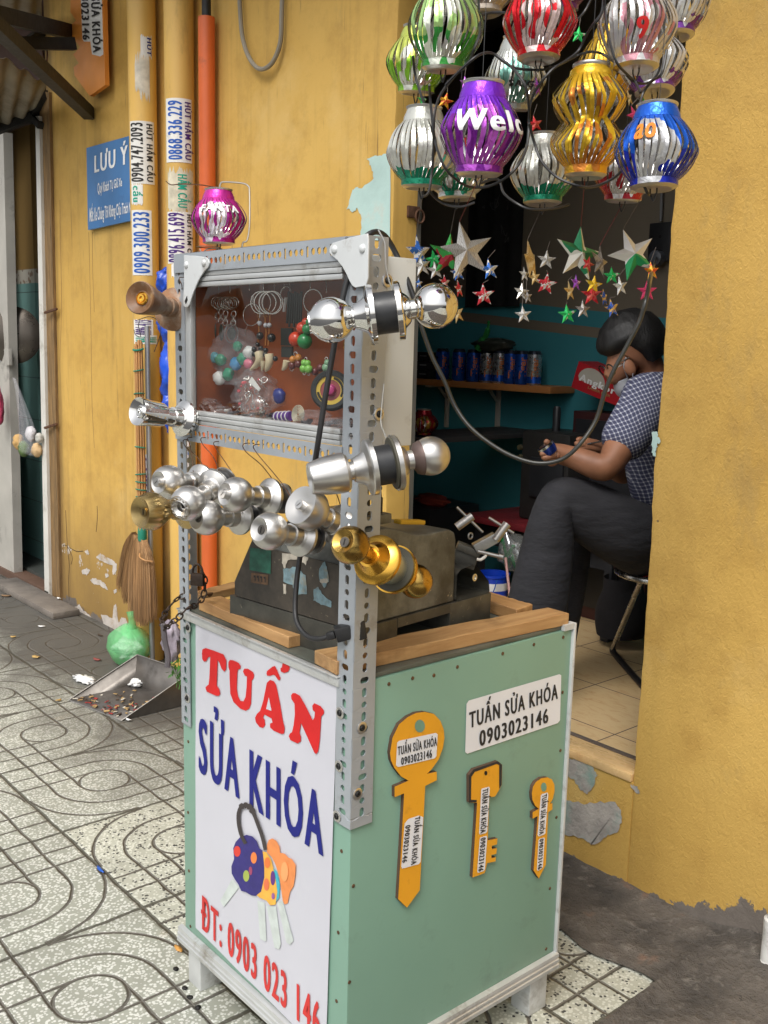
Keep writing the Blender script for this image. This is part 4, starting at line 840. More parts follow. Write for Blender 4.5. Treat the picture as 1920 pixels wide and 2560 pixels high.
MB().lathe([(.006, 0), (.0075, .001), (.0075, .002), (.005, .002), (.005, .0005), (0, .0005)], ML(.0015, .342, .098), tuple(uX * -1), 20).build('pin_ring', wash, km)
MB().box((.03, .02, .2265), (.16, .13, .246), M=MM, bev=.006).build('top_cover', mside, km)
for (a, b) in ((.045, .075), (.045, .108)):
    MB().lathe([(.0075, 0), (.0075, .028), (.0055, .030), (.0045, .042), (.006, .043), (.006, .048), (0, .048)], ML(a, b, .246), (0, 0, 1), 14).build('spring_post', drk, km)
MB().beam(ML(.05, .165, .223), ML(.05, .235, .214), .02, .009, bev=.003).build('yellow_tab', mat('yellow_tape', (.68, .40, .03), .5), km)
mm2 = mat('machined_steel', (.34, .33, .31), .35, .9, .2, 25)
def D_(y): return None
def P(x, y, d): return at(x, y, D=d)
dv = depth(ML(0, .36, .15))
for (a, b, c, d, dd) in (((1142, 1318), (1181, 1290), (1142, 1268), (1207, 1331), dv + .03), ((1238, 1350), (1268, 1309), (1222, 1294), (1284, 1333), dv - .02)):
    h_ = MB().tube([P(*a, dd), P(*b, dd)], .0085, 16).build('clamp_handle', mm2, km); MB().tube([P(*c, dd), P(*d, dd)], .0030, 10).build('cross_rod', mm2, h_)
MB().beam(P(1143, 1362, dv), P(1199, 1384, dv), .03, .014, bev=.002).beam(P(1128, 1385, dv + .01), P(1190, 1405, dv + .01), .03, .03, bev=.003).build('slide_arm', mbase, km)
MB().beam(P(1186, 1372, dv - .01), P(1240, 1342, dv - .01), .022, .02, bev=.0015).build('jaw', mm2, km)
MB().tube([P(1194, 1378, dv - .02), P(1252, 1392, dv - .02)], .0042, 10).lathe([(.006, 0), (.006, .009), (0, .009)], P(1246, 1390, dv - .02), tuple((P(1252, 1392, dv) - P(1194, 1378, dv)).normalized()), 12).build('feed_screw', mm2, km)
MB().tube(catmull([P(1192, 1398, dv - .02), P(1202, 1399, dv - .02), P(1212, 1392, dv - .02), P(1216, 1384, dv - .02)]), .003, 8).build('clip', white_p, km)
MB().tube([P(1176, 1340, dv - .01) + V(.0, .006 * math.cos(t), .006 * math.sin(t)) for t in [i * .6 for i in range(11)]], .0018, 6).build('spring', mm2, km)
def fp(px, off): return [at(x, y, Y=0) for x, y in px]
# front-cover plane points by pixel
n_ = (uY * -1); p0_ = ML(.1, -.001, .1)
def onfront(x, y, off=.0006):
    d = ray(x, y); t = (p0_ + n_ * off - CP).dot(n_) / d.dot(n_); return CP + d * t
q5 = lambda x, y: (320 + x / 1.8033, 1040 + y / 1.8033)
def lab(px, m, nm, off, seed=None):
    pts = [onfront(*q5(*q), off) for q in px]
    if seed is not None:
        rnd = random.Random(seed); o2 = []
        for i, p in enumerate(pts):
            for k in range(4): o2.append(p.lerp(pts[(i + 1) % len(pts)], k / 4) + V(rnd.uniform(-1, 1), 0, rnd.uniform(-1, 1)) * .0016)
        pts = o2
    return MB().poly(pts, n=tuple(n_)).build(nm, m, km)
lab([(549, 592), (645, 606), (643, 712), (547, 694)], mat('green_label', (.018, .10, .065), .6, 0, .5, 40, .3, (.02, .02, .02), 30), 'green_label', .0008)
lab([(556, 706), (632, 716), (630, 762), (554, 750)], mat('brown_label', (.11, .06, .03), .6, 0, .4, 60), 'brown_label', .0008)
mb = MB()
for k in range(4): mb.poly([onfront(*q5(566 + k * 15 + a, 718 + k * 2 + b), .0014) for a, b in ((0, 0), (9, 1), (9, 26), (5, 27), (5, 10), (0, 9))], n=tuple(n_))
mb.build('label_print', INK['black'], km)
pb_ = mat('torn_blue_label', (.17, .26, .29), .6, 0, .4, 70, .4, (.3, .24, .15), 40); pw_ = mat('torn_white_label', (.44, .40, .33), .7, 0, .3, 60)
lab([(700, 690), (760, 680), (800, 720), (808, 800), (760, 810), (740, 760), (700, 750)], pb_, 'torn_label', .0007, 3)
lab([(696, 615), (750, 625), (812, 640), (800, 670), (770, 645), (720, 650), (705, 690), (694, 660)], pw_, 'torn_label', .0009, 4)
lab([(862, 690), (885, 655), (900, 690), (905, 745), (885, 780), (862, 740)], pb_, 'torn_label', .0007, 5)
lab([(866, 735), (900, 735), (900, 752), (866, 752)], pw_, 'torn_label', .0011, 6)
lab([(838, 778), (860, 770), (880, 810), (920, 835), (915, 860), (870, 850), (835, 830)], pb_, 'torn_label', .0007, 7)
lab([(700, 760), (712, 755), (716, 800), (703, 805)], pw_, 'torn_label', .0008, 8)

# ================================================================== DOOR KNOBS
def metal_mat(name, col, r0, r1):
    m, nt, b = newmat(name); v = coords(nt); n = noi(nt, v, 9, 3); b.inputs['Base Color'].default_value = tuple(col) + (1,); b.inputs['Metallic'].default_value = 1
    nt.links.new(mth(nt, 'ADD', mth(nt, 'MULTIPLY', n, r1 - r0), r0), b.inputs['Roughness']); b.inputs['Anisotropic'].default_value = .3 if r0 > .1 else 0; return m
steel = metal_mat('satin_steel', (.60, .585, .56), .28, .42); chrome = metal_mat('polished_chrome', (.76, .75, .73), .02, .08); brass = mat('aged_brass', (.46, .29, .075), .24, 1, .28, 25, .4, (.16, .11, .045), 22, .03, 60)
brassr = mat('bright_brass', (.66, .37, .06), .24, 1, .10, 20, .12, (.3, .18, .05), 18, bmp=0); goldm = mat('tarnished_gold', (.46, .33, .14), .30, 1, .2, 18, .25, (.28, .24, .12), 20); blk = mat('black_plastic_sleeve', (.025, .026, .028), .42, 0, .2, 30, .2, (.10, .095, .09), 30); zinc = mat('zinc_sleeve', (.46, .46, .36), .42, .8, .15, 25, .3, (.3, .3, .2), 20)
woodk = mat('worn_wood_knob', (.22, .105, .045), .42, 0, .5, 12, .62, (.36, .29, .22), 16, .1, 60, stretch=(1, 1, 1)); kdark = mat('keyhole_black', (.012, .011, .01), .5, .3); sootd = mat('sooty_steel', (.10, .09, .08), .5, .7, .3, 30)
def far_on_ray(px, c, L):
    d = ray(*px); d = d / 1.0; o = CP - c; A = d.dot(d); B = 2 * d.dot(o); C = o.dot(o) - L * L; q = B * B - 4 * A * C
    t = -B / (2 * A) if q < 0 else (-B + math.sqrt(q)) / (2 * A); return CP + d * t
def knobset(label, c, rpx, back, kind='ball', R=.027, mk=None, mr=None, mb_=None, L=.058, hang=None, rear=None, rr=.0345, body=.040, brad=.0265, grp='door knobs on show round the cart', key='slot'):
    mk = mk or steel; mr = mr or mk; mb_ = mb_ or blk
    A = at(*c, D=R * FPX / rpx)
    if rear:
        B = at(*rear[:2], D=R * FPX / rear[2]); ax = (A - B).normalized(); T = (A - B).length
    else:
        B = far_on_ray(back, A, L); ax = (A - B).normalized(); T = None
    t = thing('door_knob', label, 'door knob', A - ax * L, grp)
    mbk = MB(); seg = 40
    if kind in ('ball', 'button', 'plain', 'engraved'):
        prof = [(.0160, -R * .97)]
        prof += [(max(.0160, R * math.sin(math.pi * k / 16)), -R * math.cos(math.pi * k / 16)) for k in range(2, 17 if kind == 'plain' else 13)]
        if kind != 'plain':
            rf = R * math.sin(math.pi * 12 / 16) * .90; tf = R * .765
            prof += [(rf, tf), (rf * .96, tf + .0005), (.0085, tf - .0050), (0, tf - .0052)] if kind != 'engraved' else [(rf * 1.05, tf - .002), (rf, tf + .0016), (rf * .8, tf + .0004), (rf * .70, tf + .0018), (rf * .62, tf - .001), (.009, tf - .004), (.0085, tf - .012), (0, tf - .012)]
        mbk.lathe(prof, A, ax, seg, rmod=None)
        fz = R * .765 - .0050
    elif kind == 'drum':
        mbk.lathe([(.011, -R * .85), (.016, -R * .83), (R * .80, -R * .68), (R * 1.0, -R * .35), (R * 1.03, 0), (R * 1.0, R * .55), (R * .97, R * .62), (R * .93, R * .62), (R * .55, R * .42), (0, R * .40)], A, ax, seg); fz = R * .40
    elif kind == 'cone':
        mbk.lathe([(.011, -R * .95), (.018, -R * .93), (R * .88, -R * .86), (R * 1.0, -R * .70), (R * 1.03, -R * .4), (R * .96, R * .3), (R * .80, R * 1.05), (R * .74, R * 1.12), (R * .70, R * 1.08), (R * .45, R * .78), (0, R * .74)], A, ax, seg); fz = R * .76
    elif kind == 'ribbed':
        mbk.lathe([(.011, -R * .95), (.020, -R * .92), (R * .75, -R * .72), (R * 1.0, -R * .25), (R * 1.04, .1 * R), (R * .90, R * .62), (R * .84, R * .74), (R * .40, R * .50), (0, R * .49)], A, ax, 72, rmod=lambda a, tt: 1 + (.03 * (1 if (a * 36) % 3 < 1.6 else -1) if -R * .5 < tt < R * .5 and .08 < a < .92 else 0)); fz = R * .5
    elif kind == 'woodcone':
        mbk.lathe([(.015, -R * 1.55), (R * .55, -R * 1.5), (R * .70, -R * 1.42), (R * .80, -R * 1.0), (R * .93, -R * .1), (R * 1.02, R * .45), (R * 1.03, R * .62), (R * .97, R * .70), (R * .50, R * .36), (0, R * .34)], A, ax, seg); fz = R * .36
    elif kind == 'chromecone':
        mbk.lathe([(.010, -R * 1.62), (.014, -R * 1.6), (R * .80, -R * 1.5), (R * .86, -R * 1.35), (R * .92, -R * .2), (R * 1.0, R * .55), (R * .98, R * .62), (R * .80, R * .52), (R * .3, R * .30), (0, R * .28)], A, ax, 26); fz = R * .3
    kb = mbk.build('knob', mk, t, sharp=28)
    if kind in ('button', 'drum'):
        MB().lathe([(.0088, fz - .001), (.0088, fz + .0095), (.0078, fz + .0112), (0, fz + .0112)], A, ax, 22).build('push_button', mk, kb)
        u = ax.orthogonal().normalized(); MB().beam(A + ax * (fz + .0113) - u * .0042, A + ax * (fz + .0113) + u * .0042, .0014, .0006).build('button_slot', sootd, kb)
    elif kind in ('ball', 'ribbed', 'engraved', 'cone') and key:
        if kind != 'engraved' and kind != 'cone':
            MB().lathe([(.0078, fz - .001), (.0078, fz + .0009), (0, fz + .0009)], A, ax, 20).build('lock_plug', sootd if kind == 'ball' else goldm, kb)
        u = V(0, 0, 1); u = (u - ax * u.dot(ax)).normalized(); fo = fz + .0012 if kind != 'engraved' else R * .765 - .0115
        if kind != 'cone': MB().beam(A + ax * fo - u * .0048, A + ax * fo + u * .0048, .0018 if kind != 'engraved' else .010, .0008).build('keyhole', kdark, kb)
    elif kind in ('woodcone', 'chromecone'):
        m_ = brassr if kind == 'woodcone' else chrome
        MB().lathe([(.0125, fz - .002), (.0125, fz + .002), (.0105, fz + .004), (.0095, fz + .002), (.0085, fz + .002), (.0070, fz + .005), (.0035, fz + .005), (.0032, fz + .002), (0, fz + .002)], A, ax, 26).build('lock_ring', m_, kb)
    if kind == 'engraved':
        mbe = MB(); u = ax.orthogonal().normalized(); w = ax.cross(u); rf = R * .52
        for k in range(12):
            a0 = 2 * math.pi * k / 12
            mbe.tube([A + ax * (R * .775 + .001) + (u * math.cos(a0 + s * .45) + w * math.sin(a0 + s * .45)) * (rf * (1 + .11 * math.sin(s * 3.1))) for s in [i / 6 for i in range(7)]], .0011, 5)
        mbe.build('engraving', mk, kb)
    # neck, rose, sleeve
    t0 = -R * .95 if kind not in ('woodcone', 'chromecone') else -R * 1.3
    if T is None:
        MB().lathe([(.0160, t0), (.0160, -L + .023), (.0192, -L + .0225), (.0192, -L + .007), (.0210, -L + .006), (.0225, -L + .004), (rr * .93, -L - .001), (rr, -L - .003), (rr, -L - .0085), (rr * .95, -L - .0085), (rr * .9, -L - .004), (0, -L - .004)], A, ax, 44).build('rose', mr, t, sharp=25)
        e = -L - .005; MB().lathe([(brad, e), (brad, e - body), (0, e - body)], A, ax, 30).build('lock_body', mb_, t)
        MB().lathe([(brad * .6, e - body), (rr * .8, e - body - .001), (rr * .8, e - body - .005), (.016, e - body - .010), (.012, e - body - .02), (0, e - body - .02)], A, ax, 36).build('rear_rose', mr, t, sharp=25)
    else:
        a, b2 = T * .37, T * .66
        MB().lathe([(.0140, t0), (.0140, -a + .024), (.0180, -a + .0235), (.0230, -a + .012), (.0275, -a + .006), (rr * .95, -a + .002), (rr, -a), (rr, -a - .007), (rr * .95, -a - .007), (0, -a - .003)], A, ax, 44).build('rose', mr, t, sharp=25)
        MB().lathe([(brad, -a - .003), (brad, -b2 + .006), (0, -b2 + .006)], A, ax, 40).build('lock_body', mb_, t)
        if kind == 'cone' or mr is brassr: MB().lathe([(brad, -b2 + .010), (rr * .93, -b2 + .009), (rr * .93, -b2 + .004), (brad, -b2 + .003)], A, ax, 40).build('gasket', mat('dark_gasket', (.07, .065, .045), .6), t)
        MB().lathe([(0, -b2 + .004), (rr * .95, -b2 + .006), (rr, -b2 + .006), (rr, -b2 - .001), (rr * .95, -b2 - .003), (.0265, -b2 - .006), (.0205, -b2 - .013), (.0175, -b2 - .015), (.0145, -b2 - .016), (.0145, -T + R * .9)], A, ax, 44).build('rear_rose', mr, t, sharp=25)
        kb2 = MB().lathe([(.0105, R * .97)] + [(max(1e-7, R * math.sin(math.pi * k / 16)), R * math.cos(math.pi * k / 16)) for k in range(2, 17)], B, ax, seg).build('rear_knob', mk if mk is not steel or kind == 'cone' else steel, t)
        if kind == 'cone': MB().lathe([(.012, R * 1.02), (R * .80, R * .78), (R * .90, R * .52), (R * .86, R * .5)], B, ax, 36).build('knob_collar', mat('worn_collar', (.14, .10, .09), .5, .5), kb2)
    if hang:
        top = at(*hang, Y=-.01); mid = A - ax * (L + .02) + V(0, 0, .02)
        MB().tube(catmull([top + V(0, .015, .004), top + V(0, -.008, .004), top + V(.002, -.004, -.01), top.lerp(mid, .5) + V(.004, 0, 0), mid, A - ax * (L + .02) - V(0, 0, .02)]), .0009, 5).build('hanging_wire', rust, t)
    return t
knobset('worn brown wooden knob with brass lock centre at the upper left of the cart', (364, 749), 40, (431, 772), 'woodcone', .0300, woodk, woodk, L=.094, rr=.0425, hang=(458, 700))
knobset('shiny chrome cone shaped knob sticking out from the left post', (362, 1031), 36, (453, 1046), 'chromecone', .0270, chrome, L=.085, rr=.035, body=.01)
knobset('mirror polished steel knob set hung across the top of the front post', (829, 800), 57, None, 'plain', .0338, chrome, chrome, rear=(1089, 765, 57), key=None, rr=.0440, brad=.031)
knobset('satin steel set with cup shaped front knob hung across the post below the display case', (828, 1187), 50, None, 'cone', .0300, steel, rear=(1077, 1140, 49), brad=.0305, rr=.0430)
knobset('brass ball knob set hung on the front post above the worktop', (876, 1363), 49, None, 'ball', .0292, brass, brassr, zinc, rear=(1039, 1453, 43.5), brad=.0265, rr=.0400)
hangs = [('steel ball knob with a push button at the left end of the hanging row', (422, 1206), 43.5, (494, 1207), 'button', (468, 1105)),
    ('steel knob with flower engraving round an open keyhole', (471, 1258), 45, (532, 1222), 'engraved', (512, 1100)),
    ('steel ball knob with dark slotted lock hanging lowest left of the orange pipe', (517, 1294), 44.5, (593, 1290), 'ball', (545, 1110)),
    ('steel ball knob with long push button in the middle of the hanging row', (590, 1237), 45, (668, 1243), 'button', (618, 1115)),
    ('steel ball knob with slotted lock hanging in front of the key machine', (674, 1328), 48, (748, 1340), 'ball', (645, 1118)),
    ('steel drum shaped knob with big push button next to the front post', (771, 1273), 51, (838, 1308), 'drum', (800, 1130))]
for lab_, c, rpx, back, kind, hg in hangs:
    knobset(lab_, c, rpx, back, kind, .0312 if kind != 'drum' else .0335, steel, L=.070, body=.028, brad=.022, rr=.0345, hang=hg)
knobset('gold ribbed knob with slotted lock hanging in front of the broom', (378, 1278), 45.5, (460, 1270), 'ribbed', .0312, goldm, L=.070, rr=.0375, brad=.024, body=.028, hang=(478, 1100))

# ================================================================== CABLE, CHAIN
rub = mat('black_rubber_cable', (.02, .02, .021), .45, 0, .15, 30)
kc = [(836, 1586, 1.635), (800, 1597, 1.645), (768, 1590, 1.665), (744, 1560, 1.685), (738, 1520, 1.70), (742, 1450, 1.71), (752, 1380, 1.715), (768, 1290, 1.71), (780, 1205, 1.66), (790, 1140, 1.585), (812, 1000, 1.56), (838, 850, 1.55), (858, 740, 1.545), (884, 650, 1.54), (912, 596, 1.54), (938, 580, 1.55), (962, 590, 1.58), (985, 625, 1.60), (1010, 680, 1.60), (1035, 745, 1.60), (1052, 810, 1.60), (1080, 890, 1.60), (1110, 950, 1.60), (1135, 1010, 1.60), (1170, 1062, 1.59), (1220, 1105, 1.58), (1280, 1140, 1.57), (1345, 1158, 1.56), (1405, 1148, 1.55), (1450, 1110, 1.54), (1490, 1050, 1.54), (1512, 980, 1.53), (1535, 925, 1.52), (1570, 860, 1.51), (1600, 800, 1.50), (1617, 740, 1.50), (1625, 700, 1.58), (1631, 672, 1.95), (1637, 655, 2.7), (1641, 647, 3.55), (1641, 645, 3.80)]
pts = catmull([at(x, y, D=d) for x, y, d in kc], 6); nC = len(pts)
pc = thing('power_cable', 'black power cable looped over the post, sagging across the doorway to the wall socket', 'cable', pts[0])
i0 = int(nC * 19 / 38)
MB().tube(pts[:i0 + 1], .0046, 10).build('black_section', rub, pc); MB().tube(pts[i0:], .0034, 10).build('grey_section', mat('grey_translucent_cable', (.028, .028, .024), .32, 0, .1, 20), pc)
a, b = at(838, 1586, D=1.635), at(878, 1575, D=1.637)
MB().beam(at(818, 1591, D=1.64), at(840, 1586, D=1.635), .014, .014, bev=.004).beam(a, b, .026, .024, bev=.003).beam(b, at(905, 1567, D=1.645), .034, .032, bev=.002).build('plug', mat('black_plug', (.018, .018, .019), .4), pc)
w_ = MB().tube(catmull([at(x, y, D=d) for x, y, d in [(946, 575, 1.535), (962, 610, 1.53), (964, 660, 1.525), (972, 700, 1.52), (985, 730, 1.50), (1003, 755, 1.48)]]), .0013, 6).tube(catmull([at(x, y, D=d) for x, y, d in [(960, 960, 1.55), (952, 1050, 1.55), (960, 1080, 1.54), (972, 1110, 1.52)]]), .0009, 6).build('hanging_wire', mat('bare_wire', (.55, .55, .52), .35, .8)); tag(w_, 'thin bare wire holding the steel knob sets against the front post', 'wire')
chn = thing('chain', 'rusty chain with padlock round the left post at worktop height', 'chain', at(480, 1520, Y=-.01))
rc = mat('dark_rusty_chain', (.06, .042, .032), .6, .7, .4, 50)
def links(pts, a=.0085, r=.0017):
    mb = MB(); cm = catmull(pts, 12); acc = 0; last = cm[0]; k = 0
    for p in cm[1:]:
        acc += (p - last).length; d = (p - last)
        if acc > .0125 and d.length > 1e-6:
            acc = 0; t = d.normalized(); u = t.orthogonal().normalized(); w = t.cross(u); nn = u if k % 2 else w; k += 1
            mb.tube([p + t * a * math.cos(q) + nn * a * .62 * math.sin(q) for q in [2 * math.pi * i / 12 for i in range(12)]], r, 6, closed=True)
        last = p
    return mb
links([at(x, y, D=d) for x, y, d in [(500, 1420, 1.99), (512, 1450, 1.98), (508, 1490, 1.975), (490, 1512, 1.95), (468, 1522, 1.93), (445, 1545, 1.93), (425, 1560, 1.94), (412, 1570, 1.96), (404, 1552, 2.0), (415, 1530, 2.03), (440, 1500, 2.04), (470, 1485, 2.04)]]).build('links', rc, chn)
p_ = at(494, 1440, D=1.97); MB().box((-.014, -.006, -.02), (.014, .006, .006), M=Matrix.Translation(p_) @ Matrix.Rotation(.6, 4, 'Z'), bev=.004).tube([p_ + V(.009 * math.cos(t), .006 * math.cos(t), .006 + .018 * math.sin(t)) for t in [i * math.pi / 8 for i in range(9)]], .0025, 8).build('padlock', rc, chn)
MB().tube(catmull([at(408, 1560, D=1.96), at(412, 1600, D=1.965), at(420, 1640, D=1.97), at(418, 1668, D=1.97)]), .006, 8).build('rubber_sleeve', mat('grubby_sleeve', (.09, .08, .085), .7, 0, .4, 20), chn)
# ================================================================== CAN LANTERNS
silver = mat('bare_can_aluminium', (.66, .65, .62), .24, 1, .08, 20, bmp=.04, bs=50)
rimm = mat('can_rim', (.58, .57, .54), .35, .9, .1, 20)
def can_mat(name, c1, c2, c3=None, split=.5, ns=16):
    """printed can: c1 above, c2 below, c3 in patches"""
    m, nt, b = newmat('can_' + name); v = coords(nt); sx = nt.nodes.new('ShaderNodeSeparateXYZ'); nt.links.new(v, sx.inputs[0])
    n1 = noi(nt, v, ns * 2.2, 3); h = mth(nt, 'ADD', mth(nt, 'DIVIDE', sx.outputs[2], .115), mth(nt, 'MULTIPLY', mth(nt, 'SUBTRACT', n1, .5), .35))
    c = mix(nt, mth(nt, 'GREATER_THAN', h, split), c2, c1)
    if c3: c = mix(nt, mth(nt, 'GREATER_THAN', noi(nt, coords(nt, 'Object', (1, 1, .35)), ns * 1.3, 2), .60), c, c3)
    nt.links.new(c, b.inputs['Base Color']); b.inputs['Metallic'].default_value = .55; b.inputs['Roughness'].default_value = .25; bump(nt, b, noi(nt, v, 85, 3, .6, .8), .5, .003); return m
def lantern(label, base, D, hpx, wpx, m, cat='lantern', tilt=0, yaw=0, bulge=1.74, double=False, grp='can lanterns hanging in the doorway', n=38, text=None, lid=True):
    """base: pixel of the bottom centre; hpx, wpx: height and base width in photo pixels at depth D"""
    P0 = at(*base, D=D); h = hpx * D / FPX; rb = wpx * D / FPX / 2; rnd = random.Random(int(base[0] * 3 + base[1]))
    t = thing('can_lantern', label, cat, P0, grp); t.rotation_euler = (tilt * .6, tilt, yaw)
    b0, b1 = .10 * h, (.80 if not double else .90) * h
    MB().lathe([(rb, .030 * h), (rb, b0), (rb * .985, b0)], seg=36).build('can_foot', m, t, local=True, sharp=50); MB().lathe([(rb * .985, b1), (rb, b1), (rb * .97, b1 + .05 * h), (rb * .84, h * (.935 if not double else .97)), (rb * .82, h * .95 if not double else h * .98)], seg=36).build('can_shoulder', m, t, local=True, sharp=50)
    MB().lathe([(0, .012 * h), (rb * .55, .012 * h), (rb * .72, .0), (rb * .80, .0), (rb * .97, .028 * h), (rb * 1.0, .031 * h)], seg=36).build('can_base', rimm, t, local=True, sharp=60)
    zt = h * .95 if not double else h * .98
    MB().lathe([(rb * .82, zt), (rb * .86, zt + .012 * h), (rb * .87, zt + .03 * h), (rb * .83, zt + .036 * h), (rb * .79, zt + .02 * h)], seg=36).build('can_rim', rimm, t, local=True, sharp=60)
    mb = MB(); segs = 14 if not double else 26; ang = .75 if double else rnd.uniform(.1, .65)
    def rad(k):
        if double: k = (k * 2) % 1.0 if k < 1 else 1.0
        if k <= .5: s = k / .5
        else: s = (1 - k) / .5
        return rb * (1 + (bulge - 1) * (ang * s ** .9 + (1 - ang) * math.sin(s * math.pi / 2) ** .85))
    tw = rnd.uniform(.12, .28)
    for i in range(n):
        a0 = 2 * math.pi * i / n; jit = rnd.uniform(-.06, .06); jr = rnd.uniform(.93, 1.06); tl1 = rnd.uniform(-.30, .30); kk = rnd.uniform(-.06, .06); wd = 2 * math.pi * rb / n
        for lay, off, mi in ((0, 0, 0), (1, -.0006, 1)):
            rows = []
            for j in range(segs + 1):
                k = j / segs; r = rad(min(1, max(0, k + kk * math.sin(k * math.pi)))); r = rb + (r - rb) * jr + off; z = b0 + (b1 - b0) * k; a = a0 + tw * math.sin(k * math.pi) + jit * math.sin(k * math.pi)
                hw = wd * (.47 + .16 * math.sin(k * math.pi)) / max(r, 1e-4); rows.append([mb.bm.verts.new(V((r + s * hw * r * tl1 * math.sin(k * math.pi)) * math.cos(a + s * hw), (r + s * hw * r * tl1 * math.sin(k * math.pi)) * math.sin(a + s * hw), z)) for s in (-1, 0, 1)])
                rows[-1][1].co.x *= .985; rows[-1][1].co.y *= .985
            for j in range(segs):
                for q in (0, 1):
                    vs = (rows[j][q], rows[j][q + 1], rows[j + 1][q + 1], rows[j + 1][q])
                    f = mb.bm.faces.new(vs if lay == 0 else vs[::-1]); f.material_index = mi; f.smooth = True
    st = mb.build('cut_strips', [m, silver], t, local=True, recalc=False, sharp=0)
    mb = MB()
    for s in (-1, 1): mb.tube([V(s * .0055, 0, .02), V(s * .0055, 0, -.004), V(s * .002, 0, -.013), V(0, 0, -.016)], .0012, 6)
    mb.build('lamp_wire', rub, t, local=True)
    if grp and base[1] < 600: MB().tube([wmat(t).inverted() @ (P0 + V(0, 0, h * .97)), wmat(t).inverted() @ V(P0.x, P0.y + .01, 2.5)], .0006, 4).build('hanging_string', rub, t, local=True)
    if text:
        s, ink, a0, a1, k0, k1 = text; 
        view = math.atan2(CP.y - P0.y, CP.x - P0.x) - yaw
        def f(a, b):
            k = k0 + (k1 - k0) * b; th = view + R_(a0 + (a1 - a0) * a); z = b0 + (b1 - b0) * k; r = rad(k) * 1.03 + .0012; return V(r * math.cos(th), r * math.sin(th), z)
        mbx = MB(); lettering(mbx, s, f, .04, fine=True)
        mbx.build('lettering', INK[ink], t, local=True)
    return t
Cn = {}
Cn['purple'] = can_mat('purple', (.22, .03, .62), (.20, .015, .30), (.50, .10, .60), .62); Cn['lime'] = can_mat('lime', (.40, .62, .22), (.05, .34, .06), (.75, .78, .66), .40); Cn['yellowgreen'] = can_mat('yellowgreen', (.55, .62, .12), (.25, .55, .03), (.7, .7, .6), .45)
Cn['red'] = can_mat('red', (.70, .015, .025), (.66, .01, .02), (.70, .52, .50), .4); Cn['whitegreen'] = can_mat('whitegreen', (.62, .62, .56), (.008, .22, .12), None, .24); Cn['greywhite'] = can_mat('greywhite', (.58, .59, .55), (.42, .44, .42), (.16, .36, .3), .3)
Cn['gold'] = can_mat('gold', (.80, .50, .03), (.72, .38, .02), (.62, .22, .03), .3); Cn['goldd'] = can_mat('gold_dark', (.70, .42, .04), (.5, .28, .03), None, .3); Cn['silverpink'] = can_mat('silver_pink', (.62, .60, .58), (.60, .58, .57), (.55, .26, .30), .4); Cn['silverviolet'] = can_mat('silver_violet', (.62, .61, .60), (.16, .04, .26), (.66, .66, .65), .2)
Cn['blue'] = can_mat('blue', (.015, .12, .62), (.012, .03, .45), (.55, .55, .56), .35, 11); Cn['redclear'] = can_mat('red_clear', (.62, .58, .56), (.40, .02, .03), (.66, .64, .62), .45); Cn['redwhite'] = can_mat('red_white', (.55, .03, .03), (.60, .60, .55), (.02, .25, .14), .45); Cn['pink'] = can_mat('pink', (.62, .035, .34), (.42, .02, .26), (.70, .62, .66), .55); Cn['orangetan'] = can_mat('orange_tan', (.6, .32, .1), (.5, .42, .34), None, .4)
lantern('bright purple can lantern with white letters, hanging lowest over the silver star', (1197, 441), 1.38, 226, 118, Cn['purple'], tilt=.05, text=('Welc', 'white', -42, 72, .46, .78))
lantern('big light green can lantern at the upper left of the bunch', (1108, 178), 1.52, 218, 108, Cn['lime'], tilt=.06)
lantern('lime green can lantern half hidden behind the big light green one', (1040, 236), 1.72, 160, 92, Cn['yellowgreen'], tilt=.1)
lantern('bright red can lantern at the top between the green and the silver ones', (1346, 152), 1.52, 205, 106, Cn['red'], tilt=-.05)
lantern('grey white can lantern with green base and black letters, tilted, behind the purple one', (1280, 278), 1.72, 172, 88, Cn['greywhite'], tilt=.16, text=('SAIGON', 'black', -10, 75, .30, .42))
lantern('white can lantern with dark green foot at the left edge of the doorway', (1054, 472), 1.62, 196, 104, Cn['whitegreen'], tilt=.02)
lantern('small red and white can lantern low behind the purple one', (1142, 500), 1.74, 150, 94, Cn['redwhite'])
lantern('white can lantern with dark green foot hanging in the middle of the doorway', (1356, 512), 1.72, 172, 96, Cn['whitegreen'], tilt=-.04)
lantern('shiny gold can lantern with two bulges one above the other', (1463, 446), 1.55, 265, 106, Cn['gold'], double=True, bulge=1.74)
lantern('dull gold can lantern hidden behind the two bulged gold one', (1512, 262), 1.80, 190, 88, Cn['goldd'], tilt=.1)
lantern('large silver can lantern with pinkish red mark at the upper right', (1590, 175), 1.50, 225, 112, Cn['silverpink'], tilt=-.06, text=('9', 'red', -2, 16, .16, .44))
lantern('silver can lantern at the top right corner of the bunch beside the wall', (1688, 95), 1.68, 190, 95, Cn['silverviolet'], tilt=-.1)
lantern('silver and violet can lantern below the large silver one by the right wall', (1637, 236), 1.66, 168, 98, Cn['silverviolet'], tilt=-.2, text=None)
lantern('blue and silver can lantern at the right, lowest beside the yellow wall', (1634, 474), 1.39, 208, 118, Cn['blue'], tilt=-.05, text=('ao', 'orange', -30, 0, .55, .95))
lantern('clear silver can lantern with red streaks half hidden behind the blue one', (1556, 506), 1.72, 168, 92, Cn['redclear'], tilt=.05)
lantern('tan can lantern at the very top behind the red one', (1212, 38), 1.80, 150, 86, Cn['orangetan'])
lantern('plain silver can lantern at the very top right of the red one', (1402, 30), 1.78, 160, 86, Cn['silverviolet'], tilt=.1)
lantern('pink can lantern standing on the left top corner of the cart frame', (547, 612), 1.965, 136, 80, Cn['pink'], grp=None, cat='lantern', text=('FANTA', 'white', -40, 45, .62, .80))
